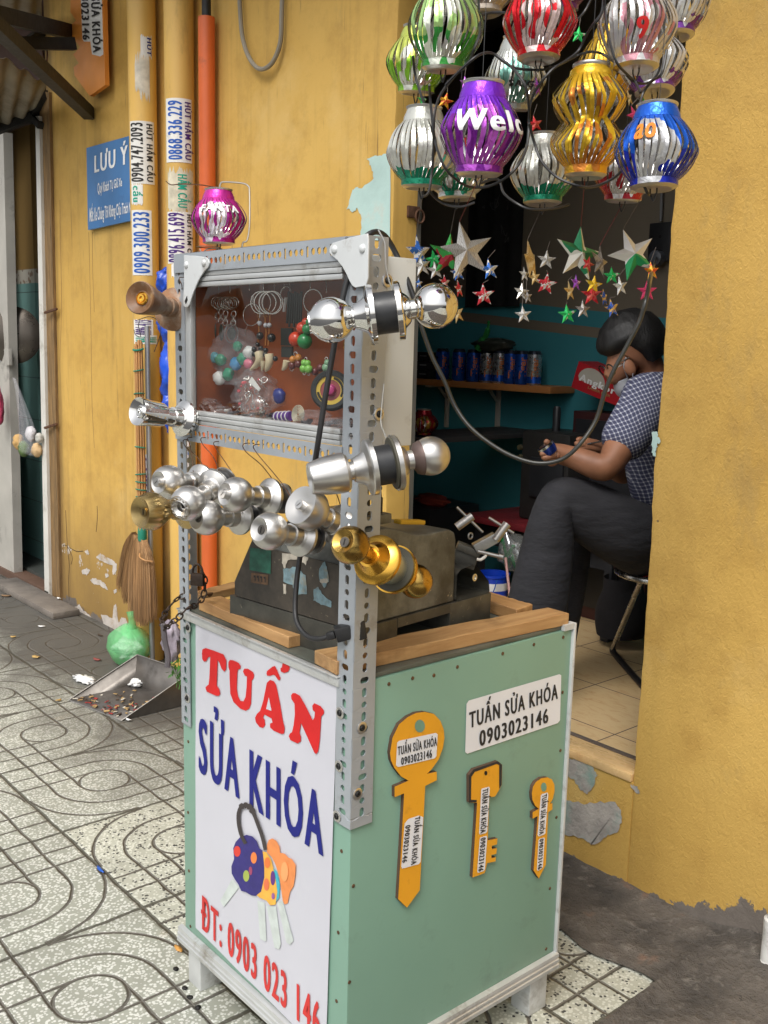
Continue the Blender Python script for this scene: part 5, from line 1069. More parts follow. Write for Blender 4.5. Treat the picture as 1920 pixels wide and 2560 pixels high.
lb = MB().tube(catmull([at(x, y, D=1.965) for x, y in [(549, 475), (551, 460), (560, 455), (605, 458), (620, 465), (624, 480), (624, 560), (618, 600), (608, 606), (605, 618)]], 5), .0017, 6).lathe([(.020, .0), (.0235, .001), (.020, .002)], at(520, 619, D=1.965), (0, 0, 1), 24).tube(catmull([at(x, y, D=1.965) for x, y in [(500, 622), (506, 634), (516, 624), (545, 620), (558, 626), (552, 632)]], 4), .0013, 5).build('wire_bracket', mat('dull_wire', (.40, .37, .32), .4, .8)); tag(lb, 'bent wire handle round the pink lantern on the cart frame', 'wire')

# ================================================================== STARS
smats = {}
def star_mat(nm, c1, c2, sc=60, thr=.5, ink=None):
    m, nt, b = newmat('star_' + nm); v = coords(nt, 'Object', (1, 1, 1)); n1 = noi(nt, v, sc * .05, 1, .5, .6)
    c = mix(nt, mth(nt, 'GREATER_THAN', n1, thr), c1, c2)
    if ink:
        wv = nt.nodes.new('ShaderNodeTexWave'); wv.inputs['Scale'].default_value = 6; wv.inputs['Distortion'].default_value = 9; wv.inputs['Detail'].default_value = 2; nt.links.new(v, wv.inputs['Vector'])
        c = mix(nt, mth(nt, 'MULTIPLY', mth(nt, 'GREATER_THAN', wv.outputs['Fac'], .72), .55), c, ink)
    nt.links.new(c, b.inputs['Base Color']); b.inputs['Metallic'].default_value = .45; b.inputs['Roughness'].default_value = .3; smats[nm] = m
S_ = (.62, .61, .58); star_mat('news', (.60, .585, .54), (.52, .50, .46), 40, .55, (.22, .17, .15)); star_mat('silver', S_, (.42, .41, .38)); star_mat('green', (.03, .50, .12), (.55, .56, .5), 50, .62); star_mat('greenwhite', (.015, .20, .085), (.66, .66, .60), 24, .52); star_mat('whitegreen', (.66, .65, .60), (.02, .30, .10), 17, .56)
star_mat('redwhite', (.58, .035, .05), S_, 55, .52); star_mat('red', (.58, .02, .03), (.66, .12, .10), 50); star_mat('pinkred', (.60, .05, .14), (.60, .05, .14)); star_mat('orange', (.70, .33, .02), (.60, .08, .03), 60); star_mat('gold', (.52, .36, .14), (.62, .48, .24), 50); star_mat('yellow', (.75, .48, .02), (.62, .58, .4), 60, .6)
star_mat('blue', (.03, .14, .50), S_, 55, .5); star_mat('bluegold', (.03, .10, .42), (.62, .38, .08), 55, .5); star_mat('purple', (.30, .06, .42), (.62, .55, .62), 60, .6); star_mat('redgreen', (.04, .34, .07), (.34, .02, .04), 34, .56); star_mat('darksilver', (.34, .32, .30), (.20, .18, .17))
_sm = bpy.data.meshes.new('star')
def star_mesh(dp):
    bm = bmesh.new(); o = []
    for k in range(10):
        r = 1 if k % 2 == 0 else .40; a = math.pi / 2 + k * math.pi / 5; o.append(bm.verts.new((r * math.cos(a), 0, r * math.sin(a))))
    f, bk = bm.verts.new((0, -dp, 0)), bm.verts.new((0, dp, 0))
    for k in range(10): bm.faces.new((o[k], o[(k + 1) % 10], f)); bm.faces.new((o[(k + 1) % 10], o[k], bk))
    bmesh.ops.recalc_face_normals(bm, faces=bm.faces); me = bpy.data.meshes.new('star'); bm.to_mesh(me); bm.free(); return me
strg = mat('thread', (.16, .13, .11), .8, bmp=0); strr = mat('red_thread', (.22, .03, .03), .8, bmp=0)
base_star = star_mesh(.22)
def star(px, rpx, m, label, yaw=0, rot=0, pitch=0, D=1.76, top=None, red=False, R=None):
    c = at(*px, D=D); r = rpx * D / FPX; me = base_star.copy(); me.materials.append(smats[m]); t = thing('star_ornament', label, 'ornament', c, 'folded can stars on threads')
    o = bpy.data.objects.new('star', me); COL.objects.link(o); o.parent = t
    face = math.atan2(CR.y, CR.x)        # star plane faces the camera, then turned by yaw
    o.rotation_euler = (0, 0, 0); o.matrix_basis = Matrix.Rotation(face + R_(yaw), 4, 'Z') @ Matrix.Rotation(R_(-10 + pitch), 4, 'X') @ Matrix.Rotation(R_(-rot), 4, 'Y') @ Matrix.Diagonal((r, r, r, 1))
    me.transform(Matrix.Rotation(random.uniform(0, 6.28), 4, 'Y')) if False else None
    tip = wmat(o) @ V(0, 0, 1) + c if False else c + (o.matrix_basis @ V(0, 0, 1))
    if top: MB().tube([tip, at(top[0], top[1], D=top[2] if len(top) > 2 else D)], .00055, 4).build('thread', strr if red else strg, t)
    return t
st = [((1164, 629), 76, 'news', 'big silver star with newsprint look under the purple lantern', 8, 12, (1197, 445, 1.40), True), ((1047, 632), 46, 'blue', 'blue and white star peeking over the white case', 42, 4, (1058, 478, 1.62), False), ((1122, 640), 58, 'redgreen', 'green star with a dark red corner behind the big silver star', 25, -8, (1142, 503, 1.74), False),
    ((1054, 664), 30, 'silver', 'small pale star right above the mirror knob, touching the white case', 30, 8, None, False), ((1085, 648), 25, 'green', 'small green star left of the big silver star', -20, 15, None, False), ((1089, 676), 25, 'silver', 'small silver star just above the mirror knob', 12, 6, None, False), ((1145, 682), 23, 'blue', 'small blue and silver star under the big silver star', 25, 10, None, False),
    ((1224, 674), 28, 'blue', 'blue and white star hanging from the right arm of the big silver star', 20, 8, (1238, 625), False), ((1209, 738), 30, 'redwhite', 'red and silver star in front of the black cloth, below the blue and white one', 0, 5, (1221, 700), False), ((1112, 706), 22, 'redwhite', 'red star half hidden behind the top of the mirror knob', 45, 0, None, False), ((1147, 722), 25, 'redwhite', 'red and silver star turned edge on right of the mirror knob', 58, 6, (1150, 690), False), ((1144, 784), 27, 'gold', 'golden star half hidden behind the right side of the mirror knob', 45, 14, (1141, 745), False), ((1047, 708), 15, 'blue', 'tiny blue star at the right edge of the white case', 40, 0, None, False),
    ((1326, 652), 52, 'gold', 'large gold and silver star turned edge on left of the white star', 66, 4, (1356, 515, 1.74), False), ((1366, 650), 26, 'silver', 'white star hanging from the big green and white star', 5, -4, (1375, 602), False), ((1365, 710), 29, 'redwhite', 'red and white star hanging under the white star', 0, -8, (1366, 676), False), ((1311, 686), 20, 'silver', 'small silver star in the left string, second from top', 40, 0, None, False), ((1336, 694), 21, 'gold', 'small dull gold star right in the left string', 30, 10, None, False), ((1304, 730), 24, 'silver', 'silver star in the left string above the lowest one', 25, -6, None, False), ((1319, 742), 19, 'darksilver', 'small dark silver star in the left string above the lowest one', 40, 5, (1316, 700), False), ((1308, 787), 23, 'silver', 'lowest silver star of the left string', 5, 6, (1309, 700), False),
    ((1446, 636), 73, 'greenwhite', 'big dark green and white star under the gold lantern', 28, -10, (1462, 448, 1.56), True), ((1582, 637), 68, 'whitegreen', 'big white star with green arms under the blue lantern', 10, 22, (1612, 478, 1.45), False), ((1499, 655), 44, 'darksilver', 'silver red star turned edge on between the two big green stars', 50, -14, (1556, 510, 1.74), True), ((1424, 728), 27, 'gold', 'orange brown star below the big dark green star', 48, 4, (1430, 690), False), ((1440, 707), 22, 'purple', 'small purple and white star beside the orange brown one', 40, -6, None, False), ((1418, 786), 26, 'green', 'light green star, lowest below the big dark green star', 5, 6, (1418, 755), False), ((1457, 774), 24, 'darksilver', 'grey newsprint star right of the lowest light green star', 20, 0, (1461, 750), False), ((1479, 737), 29, 'red', 'bright red star in the middle of the right cluster', 4, 2, None, False), ((1484, 712), 26, 'yellow', 'yellow star behind the bright red star', 15, -10, (1494, 665), False),
    ((1529, 690), 23, 'green', 'green star below and left of the big white star', 0, 2, (1529, 665), False), ((1551, 716), 26, 'silver', 'white silver star under the big white star', 28, 8, (1567, 665), False), ((1530, 771), 26, 'bluegold', 'blue and orange star above the dark hair', 30, 12, (1538, 742), False), ((1510, 744), 24, 'bluegold', 'blue and gold star left above the dark hair', 55, 4, None, False), ((1629, 678), 24, 'orange', 'orange star hanging at the grey cable near the right wall', 20, 5, (1640, 618), False), ((1617, 728), 27, 'pinkred', 'pinkish red star at the grey cable near the right wall', -4, 2, (1620, 700), False), ((1470, 660), 22, 'red', 'small red star right of the big dark green star', 30, -20, None, False),
    ((1056, 252), 22, 'green', 'green star on the wire above the left white lantern', 50, 5, (1050, 200), False), ((1113, 253), 23, 'orange', 'orange star left above the purple lantern', 10, -15, (1118, 200), False), ((1343, 217), 25, 'purple', 'violet star right of the tilted grey lantern', 60, 8, (1348, 150), False), ((1446, 88), 23, 'green', 'dark green star beside the red lantern', 5, -5, (1452, 40), False), ((1573, 246), 22, 'gold', 'gold star above the red and clear lantern', 50, 20, (1580, 190), False), ((1338, 310), 22, 'red', 'small red star right of the purple lantern', 15, 12, (1343, 260), False), ((1587, 288), 25, 'pinkred', 'pink star left of the blue lantern', 20, 25, (1600, 240), False), ((1163, 208), 18, 'purple', 'small purple star on top of the purple lantern', 30, 0, (1166, 160), False), ((1610, 262), 20, 'green', 'pale green star above the blue lantern', 50, 0, (1612, 200), False)]
for px, r, m, lb_, yaw, rot, top, red in st:
    star(px, r, m, lb_, yaw, rot, D=1.76 if px[1] > 500 else 1.66, top=top, red=red)
for (x0, y0, x1, y1, d) in ((1050, 650, 1090, 500, 1.76), (1309, 760, 1312, 690, 1.76), (1480, 705, 1500, 600, 1.76), (1085, 620, 1120, 520, 1.76)): pass
# ================================================================== LIGHT STRING
zz1 = lambda x, y: (960 + x / 2.074, y / 2.074)
wires = [([(488, -60), (490, 0), (495, 120), (495, 180), (465, 260), (440, 320), (370, 390), (300, 480), (268, 560), (258, 650), (256, 800), (245, 920), (230, 1000), (200, 1020)], 1.47, 'black lamp wire from the top past the big light green lantern'),
    ([(235, 440), (240, 520), (260, 700), (285, 800), (330, 890), (420, 960), (490, 972), (560, 960), (640, 915), (700, 850), (740, 760), (752, 640), (752, 560), (735, 450), (690, 380), (640, 330), (570, 280), (520, 275), (470, 300), (400, 360), (320, 440)], 1.46, 'black lamp wire in a big loop round the purple lantern'),
    ([(752, 640), (755, 560), (775, 490), (820, 420), (880, 355), (950, 310), (1010, 260), (1050, 180), (1090, 120), (1130, 60), (1140, -60)], 1.48, 'black lamp wire rising from the loop to the top right of the red lantern'),
    ([(1140, -60), (1145, 40), (1158, 160), (1180, 250), (1210, 330), (1260, 385), (1300, 422), (1330, 480)], 1.45, 'black lamp wire curving in front of the large silver lantern'),
    ([(752, 640), (780, 740), (820, 840), (900, 920), (1000, 962), (1070, 970), (1140, 950), (1220, 900), (1290, 800), (1318, 680), (1325, 560), (1345, 480), (1390, 420), (1440, 380), (1465, 260)], 1.44, 'black lamp wire sagging under the two bulged gold lantern'),
    ([(1065, 268), (1010, 285), (960, 310), (860, 355), (760, 362), (660, 345), (570, 280)], 1.56, 'black lamp wire running level behind the gold and grey lanterns'),
    ([(1325, 560), (1318, 700), (1322, 800), (1335, 920), (1365, 1000), (1380, 1010)], 1.40, 'black lamp wire straight down in front of the blue lantern'),
    ([(1065, 268), (1120, 275), (1180, 310), (1240, 370), (1300, 425), (1370, 430), (1420, 380), (1440, 300), (1450, 240)], 1.58, 'black lamp wire behind the silver lanterns near the right wall'),
    ([(500, 950), (590, 930), (620, 1000), (680, 1050), (760, 1085), (880, 1080), (960, 1060)], 1.60, 'black lamp wire sagging low under the middle white lantern'),
    ([(150, 290), (160, 380), (185, 470), (215, 560), (245, 640), (258, 720)], 1.60, 'black lamp wire at the left behind the green lanterns'),
    ([(500, 80), (560, 65), (640, 70), (700, 110), (760, 130)], 1.62, 'thin black lamp wire between the green and red lanterns'), ([(980, 120), (1040, 60), (1090, -40)], 1.6, 'thin black lamp wire right of the red lantern'),
    ([(220, 960), (260, 1020), (320, 1060), (400, 1072), (470, 1050)], 1.62, 'black lamp wire sagging under the small red and white lantern')]
for pxs, d, lb_ in wires:
    o = MB().tube(catmull([at(*zz1(*q), D=d + .02 * math.sin(i * 1.3)) for i, q in enumerate(pxs)], 5), .0021, 6).build('lamp_wire', rub); tag(o, lb_, 'wire', 'black lamp wires in the lantern bunch')
# ================================================================== SHOP INTERIOR
BY = 2.348
shb = mat('shelf_board', (.42, .17, .05), .5, 0, .2, 6); brk = mat('cream_bracket', (.55, .52, .44), .5)
s0, s1 = at(1000, 945, Y=2.19), at(1376, 966, Y=2.19)
sh = thing('wall_shelf', 'brown wooden shelf on cream brackets on the teal wall', 'shelf', (s0.x + .4, BY, s0.z))
MB().box((s0.x - .2, 2.19, s1.z - .030), (s1.x, BY, s1.z - .002), bev=.002).build('board', shb, sh)
for px in (1112, 1240):
    q = at(px, 1000, Y=BY - .02); zt = s1.z - .031
    MB().box((q.x - .014, BY - .008, zt - .20), (q.x + .014, BY, zt), bev=.003).box((q.x - .012, BY - .14, zt - .008), (q.x + .012, BY - .009, zt)).beam((q.x, BY - .010, zt - .06), (q.x, BY - .06, zt - .009), .014, .008).lathe([(.004, 0), (0, .001)], (q.x, BY - .0085, zt - .18), (0, -1, 0), 10).build('bracket', brk, sh)
bcan = mat('blue_can_print', (.015, .10, .50), .3, .6, .2, 20); bcan2 = mat('silver_blue_can_print', (.50, .52, .55), .28, .8, .1, 15); btop = mat('dark_can_top', (.06, .07, .10), .3, .8); inkor = mat('ink_orange_dull', (.55, .16, .04), .6)
cans = [(1105, 0), (1146, 0), (1182, 0), (1216, 1), (1248, 1), (1276, 0), (1303, 0), (1334, 1)]
for i, (px, sv) in enumerate(cans):
    c = at(px, 948, Y=2.25); z = s1.z - .002; r = .0315
    t = thing('drink_can', ['blue drink can on the shelf, leftmost of the row', 'blue drink can on the shelf, second from the left', 'blue drink can on the shelf, third from the left', 'silver and blue drink can on the shelf, left of the green bag knot', 'silver drink can with blue foot on the shelf under the green bag', 'blue drink can on the shelf right of the green bag', 'blue drink can on the shelf, second from the right end', 'silver drink can with blue foot at the right end of the shelf'][i], 'can', (c.x, 2.25, z), 'drink cans on the wall shelf')
    MB().lathe([(r * .82, 0), (r, .008), (r, .128)], (c.x, 2.25, z), seg=24).build('can_body', bcan2 if sv else bcan, t)
    if sv: MB().lathe([(r + .0004, .008), (r + .0004, .035)], (c.x, 2.25, z), seg=24).build('blue_band', bcan, t)
    MB().lathe([(r, .128), (r * .80, .141), (r * .82, .143), (r * .76, .143), (0, .139)], (c.x, 2.25, z), seg=24).build('can_top', btop, t)
    va = math.atan2(CP.y - 2.25, CP.x - c.x); f = lambda a, b, cx=c.x, va=va: V(cx + (r + .0008) * math.cos(va + (.55 - b * .9)), 2.25 + (r + .0008) * math.sin(va + (.55 - b * .9)), z + .025 + .09 * a)
    lettering(MB(), 'Tiger', f, .02).build('lettering', inkor, t)
gb = thing('plastic_bag', 'knotted green plastic bag lying on top of the drink cans', 'bag', at(1225, 870, Y=2.25))
gpl = mat('green_plastic', (.03, .22, .05), .3, 0, .2, 8)
c = at(1235, 862, Y=2.25); lump(blob(c, .10, .06, .03, .5, 3, 2), 'bag_body', mat('dark_bag', (.035, .04, .03), .4), gb, 24, 14)
MB().tube(catmull([at(1195, 872, Y=2.22), at(1212, 845, Y=2.22), at(1220, 820, Y=2.22), at(1222, 802, Y=2.22)]), [.02] * 8 + [.012] * 8 + [.006] * 8 + [.008], 8).build('knot', gpl, gb)
bx = thing('bottle_crate', 'stack of dark boxes at the left end of the shelf', 'box', at(1060, 948, Y=2.25))
q = at(1068, 940, Y=2.25); mdk = mat('dark_box', (.02, .021, .024), .4, 0, .2, 10)
for k in range(3): MB().box((q.x - .10, 2.22, s1.z - .0015 + k * .042), (q.x + .035, 2.33, s1.z + .038 + k * .042), bev=.003).build('box', mdk, bx)
mb = MB()
for k in range(3): mb.box((q.x - .02, 2.217, s1.z + .018 + k * .042), (q.x + .025, 2.2195, s1.z + .022 + k * .042))
mb.build('light_edge', mat('pale_line', (.3, .3, .3), .5), bx)
bc = thing('cloth', 'long black cloth with faint grey marks hanging on the shop wall', 'cloth', at(1228, 770, Y=BY - .02))
a_, b_ = at(1162, 768, Y=BY - .02), at(1296, 772, Y=BY - .02)
MB().grid(lambda u, v: V(a_.x + (b_.x - a_.x) * u, BY - .02 + .006 * math.sin(u * 20 + v * 2), a_.z + (2.75 - a_.z) * v), 30, 8).build('drape', mat('black_cloth', (.010, .010, .010), .9, 0, .3, 12), bc)
mb = MB(); rnd = random.Random(5)
for k in range(16):
    x, z = a_.x + (b_.x - a_.x) * rnd.uniform(.25, .85), a_.z + rnd.uniform(.2, 1.0); mb.tube(catmull([V(x + rnd.uniform(-.02, .02), BY - .0285, z + rnd.uniform(-.03, .03)) for _ in range(4)], 4), .0015, 4)
mb.build('print', mat('grey_print', (.06, .06, .06), .8), bc)
so_ = thing('socket_outlet', 'black double socket outlet on the shop wall by the right door edge', 'socket', at(1645, 600, Y=BY))
a_, b_ = at(1617, 655, Y=BY - .03), at(1680, 553, Y=BY - .03)
MB().box((a_.x, BY - .03, a_.z), (b_.x, BY, b_.z), bev=.006).build('plate', mat('black_plate', (.02, .02, .022), .4), so_)
q = at(1640, 645, Y=BY - .05); MB().lathe([(.028, 0), (.028, .03), (.02, .035), (0, .035)], q + V(.0, .021, 0), (0, -1, 0), 20).build('plug', mat('grey_plug', (.10, .11, .13), .4), so_)
mb = MB()
for dx in (-.018, .018): mb.lathe([(.006, 0), (0, .0006)], at(1640, 592, Y=BY - .0306) + V(dx, 0, 0), (0, -1, 0), 10)
mb.build('holes', kdark, so_); MB().tube([at(1652, 553, Y=BY - .012), at(1655, 470, Y=BY - .012), at(1655, 300, Y=BY - .012)], .006, 8).build('cable', mat('grey_lead', (.2, .2, .2), .5), so_)
# red lantern under the shelf on a small ledge
rl = lantern('dark red can lantern standing below the shelf left of the bracket', (1058, 1088), 3.9, 66, 42, can_mat('dark_red', (.24, .006, .012), (.22, .006, .01), (.30, .16, .02), .5), grp=None, n=20)
q = at(1058, 1091, D=3.9); lg = MB().box((q.x - .22, q.y - .08, q.z - .02), (q.x + .08, BY, q.z - .001), bev=.002).build('ledge', mat('dark_ledge', (.03, .03, .03), .6)); tag(lg, 'dark ledge carrying the red lantern on the teal wall', 'shelf')
rg_ = lump(blob(at(1078, 1250, Y=2.0), .085, .05, .03, .5, 2.2, 3), 'rag', mat('red_rag', (.25, .03, .015), .8, 0, .3, 10)); tag(rg_, 'crumpled red rag behind the key machine', 'rag')
q = at(1078, 1262, Y=2.0); ls = MB().box((q.x - .25, 1.9, FZ), (q.x + .10, 2.2, q.z), bev=.004).build('cabinet', mdk); tag(ls, 'low dark cabinet under the red rag', 'cabinet')
# red topped table with a black device
ta = at(1200, 1272, Y=2.05); tb = at(1420, 1290, Y=1.95); tz = ta.z - .01
tt = thing('low_table', 'low black table with worn dark red top behind the man', 'table', ((ta.x + tb.x) / 2, 2.1, FZ))
MB().box((ta.x, 1.95, tz - .03), (tb.x + .2, 2.3, tz), bev=.008).build('table_top', mat('worn_red_top', (.16, .015, .02), .5, 0, .3, 10), tt)
MB().box((ta.x + .02, 2.0, tz - .12), (tb.x + .18, 2.28, tz - .031)).build('apron', mdk, tt)
for x in (ta.x + .03, tb.x + .15):
    for y in (1.99, 2.24): MB().box((x, y, FZ), (x + .035, y + .035, tz - .031)).build('leg', mdk, tt)
d0, d1 = at(1292, 1262, Y=2.05), at(1412, 1262, Y=2.05); zt = at(1350, 1080, Y=2.05).z
dv_ = thing('workshop_device', 'black boxy workshop device with knobs on the red topped table', 'device', ((d0.x + d1.x) / 2, 2.15, tz))
MB().box((d0.x, 2.06, tz + .001), (d1.x, 2.28, zt), bev=.015).build('housing', mat('black_device', (.022, .021, .02), .45, 0, .2, 15), dv_)
for (px, py) in ((1302, 1118), (1302, 1142)): MB().lathe([(.012, 0), (.010, .012), (0, .012)], at(px, py, Y=2.058), (0, -1, 0), 14).build('knob', mat('dull_brass_knob', (.10, .09, .05), .5, .4), dv_)
MB().box((d0.x + .06, 2.048, tz + .10), (d1.x - .02, 2.0595, tz + .26), bev=.004).build('front_door', mdk, dv_)
MB().lathe([(.016, 0), (.016, .09), (.012, .10), (0, .10)], at(1390, 1078, Y=2.15), (0, 0, 1), 12).build('handle', mdk, dv_)
# carton on a dark cabinet
cb = thing('cabinet', 'tall dark cabinet in the shop corner behind the man', 'cabinet', at(1500, 1300, Y=2.25))
q0, q1 = at(1432, 1200, Y=2.22), at(1640, 1200, Y=2.22); qz = at(1490, 1030, Y=2.22).z
MB().box((q0.x, 2.2, FZ), (q1.x, 2.345, qz), bev=.004).build('carcass', mat('dark_red_cabinet', (.045, .012, .012), .5), cb); MB().box((q0.x + .02, 2.192, FZ + .05), (q1.x - .02, 2.1995, qz - .03), bev=.002).build('door', mdk, cb)
ct = thing('beer_carton', 'red beer carton with white lettering tilted on the cabinet behind the man', 'carton', at(1490, 1000, Y=2.2))
cp = [at(*q, Y=2.16) for q in [(1428, 968), (1560, 1022), (1580, 960), (1447, 903)]]
MB().poly([p + V(0, .12, 0) for p in cp], thick=.12, n=(0, -1, 0)).build('carton_box', mat('red_carton', (.42, .012, .02), .5), ct)
cq = quad(*cp); MB().poly([cq(.32 + .25 * math.cos(t), .50 + .46 * math.sin(t)) + V(0, -.0012, 0) for t in [i * math.pi / 12 for i in range(13)]] + [cq(.10, .38) + V(0, -.0012, 0), cq(.60, .38) + V(0, -.0012, 0)], n=(0, -1, 0)).build('emblem', mat('emblem_cream', (.45, .42, .36), .6), ct)
lettering(MB(), 'Angkor', lambda a, b: cq(.10 + .68 * a, .36 + .26 * b) + V(0, -.0022, 0), .03).build('lettering', INK['white'], ct)
lettering(MB(), 'LAGER BEER', lambda a, b: cq(.30 + .42 * a, .20 + .09 * b) + V(0, -.0022, 0), .02).build('lettering', mat('ink_gold', (.4, .25, .1), .6), ct)
# bucket, stick, bottles, boxes on the floor
bu = thing('bucket', 'blue plastic bucket with white band behind the key machine', 'bucket', at(1228, 1500, Y=1.85))
q = at(1230, 1500, Y=1.8); h = .26; r0 = .062
MB().lathe([(0, q.z - .10), (r0 * .85, q.z - .10), (r0, q.z + .10), (r0 * 1.06, q.z + .10), (r0 * 1.06, q.z + .108), (r0 * .97, q.z + .108), (r0 * .8, q.z - .09), (0, q.z - .09)], (q.x, 1.8, 0), seg=32).build('bucket_body', mat('blue_bucket', (.008, .05, .50), .35), bu)
MB().lathe([(r0 * .962, q.z + .048), (r0 * .995, q.z + .078)], (q.x, 1.8, 0), seg=32).build('white_band', INK['white'], bu); MB().tube([V(q.x + r0 * 1.08 * math.cos(t), 1.8 - .03 * math.sin(t) - .05, q.z + .10 - .12 * math.sin(t)) for t in [i * math.pi / 12 for i in range(13)]], .0022, 6).build('handle', INK['blue'], bu)
stn = MB().box((q.x - .12, 1.68, FZ), (q.x + .3, 1.92, q.z - .101), bev=.005).build('storage_box', mat('dark_storage', (.03, .024, .018), .6)); tag(stn, 'low dark storage box under the blue bucket', 'box')
sk = MB().tube([at(1264, 1395, Y=1.78), at(1276, 1500, Y=1.72)], .0055, 10).build('stick', mat('pinkish_stick', (.40, .22, .2), .5)); tag(sk, 'thin pinkish stick leaning beside the blue bucket', 'stick')
bo = thing('bottle_bag', 'clear bag of green bottles behind the clamp handles', 'bag', at(1290, 1400, Y=1.9))
rnd = random.Random(9); gbm = mat('green_bottle', (.02, .16, .05), .15, 0, .2, 8); clr = mat('clear_bag_plastic', (.45, .47, .45), .2, 0, .15, 12, alpha=.22)
for k in range(7):
    p = at(1255 + rnd.uniform(0, 70), 1350 + rnd.uniform(0, 60), Y=1.9); d = V(rnd.uniform(-.5, .5), rnd.uniform(-.3, .1), rnd.uniform(.3, 1)).normalized()
    MB().lathe([(0, -.05), (.018, -.05), (.018, .02), (.008, .045), (.008, .06), (0, .06)], p, d, 14).build('bottle', gbm if k % 2 else bcan2, bo)
lump(blob(at(1290, 1382, Y=1.9), .07, .06, .075, .3, 2.5, 6), 'bag', clr, bo, 24, 14)
bk2 = lump(lambda u, v: V(*at(1555, 1520, Y=2.0)) + V(.10 * math.cos(2 * math.pi * u) * (.6 + .4 * math.sin(math.pi * min(1, v + .2))), .09 * math.sin(2 * math.pi * u), -.1 + .22 * v), 'bag', mat('dark_bag_cloth', (.007, .006, .008), .9, 0, .3, 8)); tag(bk2, 'dark bag on the shop floor behind the stool leg', 'bag')
# ------------------------------------------------------------------ stool
stl = thing('stool', 'stool with red seat, chrome rim and bent tube legs under the man', 'stool', at(1640, 1700, Z=FZ))
redv = mat('red_vinyl', (.36, .02, .03), .4); chr_ = mat('worn_chrome_tube', (.55, .54, .52), .25, .95, .1, 20); blt = mat('black_tube', (.015, .015, .016), .35, .2)
sc_ = at(1665, 1432, D=3.12); rs = .150
MB().tube([sc_ + V(rs * math.cos(t), rs * math.sin(t), 0) for t in [2 * math.pi * i / 40 for i in range(40)]], .011, 10, closed=True).build('seat_rim', chr_, stl)
MB().lathe([(0, .016), (rs * .8, .013), (rs * .97, .0), (rs * .9, -.012), (0, -.014)], sc_, (0, 0, 1), 40).build('seat', redv, stl)
f1, f2 = at(1530, 1628, Z=FZ + .011), at(1608, 1716, Z=FZ + .011); top = at(1607, 1440, D=3.06)
f1b = f1.lerp(top, .06); lk = MB().tube(catmull([top, top.lerp(f1, .5), f1b, f1 + (f2 - f1) * .05, f1.lerp(f2, .5), f2, f2 + (f2 - f1) * .35], 6), .0095, 10).build('bent_leg', [chr_], stl)
MB().tube(catmull([f1.lerp(top, .035), f1.lerp(f2, .03) + V(0, 0, .003), f1.lerp(f2, .2), f1.lerp(f2, .6), f2, f2 + (f2 - f1) * .35], 6), .0112, 10).build('rubber_runner', blt, stl)
off = V(.12, .30, 0)
f3, f4 = f1 + V(.30, .16, 0), f2 + V(.30, .16, 0); t3 = sc_ + V(.10, .10, -.01)
MB().tube(catmull([t3, t3.lerp(f3, .5), f3.lerp(t3, .05), f3.lerp(f4, .05), f4], 6), .0095, 10).build('bent_leg', chr_, stl)

# ================================================================== MAN
def skinned(name, m, parent, chains, root=0, sub=2):
    """chains: dict of lists of (point, radius or (rx, ry)); points shared by name"""
    bm = bmesh.new(); lay = bm.verts.layers.skin.verify(); vs = {}
    def gv(key, p, r):
        if key in vs: return vs[key]
        v = bm.verts.new(p); v[lay].radius = r if isinstance(r, tuple) else (r, r); vs[key] = v; return v
    for ch in chains:
        prev = None
        for key, p, r in ch:
            v = gv(key, p, r)
            if prev is not None and prev is not v:
                try: bm.edges.new((prev, v))
                except ValueError: pass
            prev = v
    bm.verts.ensure_lookup_table(); bm.verts[0][lay].use_root = True
    me = bpy.data.meshes.new(name); bm.to_mesh(me); bm.free(); me.materials.append(m)
    o = bpy.data.objects.new(name, me); COL.objects.link(o)
    sk = o.modifiers.new('skin', 'SKIN'); sk.use_smooth_shade = True; sb = o.modifiers.new('sub', 'SUBSURF'); sb.levels = sub; sb.render_levels = sub
    if parent is not None: adopt(o, parent)
    return o
skin_m = mat('tanned_skin', (.27, .118, .062), .55, 0, .22, 14, bmp=.12, bs=150); hair_m = mat('black_hair', (.008, .0075, .0075), .55, 0, .3, 90, bmp=.5, bs=180, stretch=(1, 1, .3))
trou = mat('charcoal_trousers', (.017, .017, .021), .85, 0, .25, 6, bmp=.45, bs=7, bd=.03, stretch=(1, 1, 2.5))
def shirt_mat():
    m, nt, b = newmat('checked_shirt'); v = coords(nt); 
    def lines(vec, pitch, wid):
        dp = nt.nodes.new('ShaderNodeVectorMath'); dp.operation = 'DOT_PRODUCT'; dp.inputs[1].default_value = vec; nt.links.new(v, dp.inputs[0])
        f = mth(nt, 'FRACT', mth(nt, 'ADD', mth(nt, 'DIVIDE', mth(nt, 'ADD', dp.outputs['Value'], mth(nt, 'MULTIPLY', noi(nt, v, 7, 2), .02)), pitch), 50)); return mth(nt, 'LESS_THAN', f, wid)
    a = lines((.60, .70, .38), .0110, .30); c_ = lines((-.25, -.30, .92), .0110, .30)
    navy, wht = (.048, .053, .105), (.58, .59, .61)
    c = mix(nt, a, mix(nt, c_, navy, (.17, .18, .26)), mix(nt, c_, (.19, .20, .28), wht)); nt.links.new(c, b.inputs['Base Color']); b.inputs['Roughness'].default_value = .85
    bump(nt, b, noi(nt, v, 13, 4), .4, .01); return m
man = thing('person', 'man in checked short sleeved shirt and dark trousers, masked, bent over handiwork on a stool', 'person', at(1640, 1700, Z=FZ))
pv = sc_ + V(.03, .04, .115)
def J(x, y, d): return at(x, y, D=d)
hipL, hipR = J(1612, 1365, 3.02), J(1665, 1370, 3.24)
knL, knR = J(1392, 1232, 2.93), J(1440, 1300, 3.16)
anL, anR = J(1330, 1590, 2.98), J(1385, 1620, 3.20)
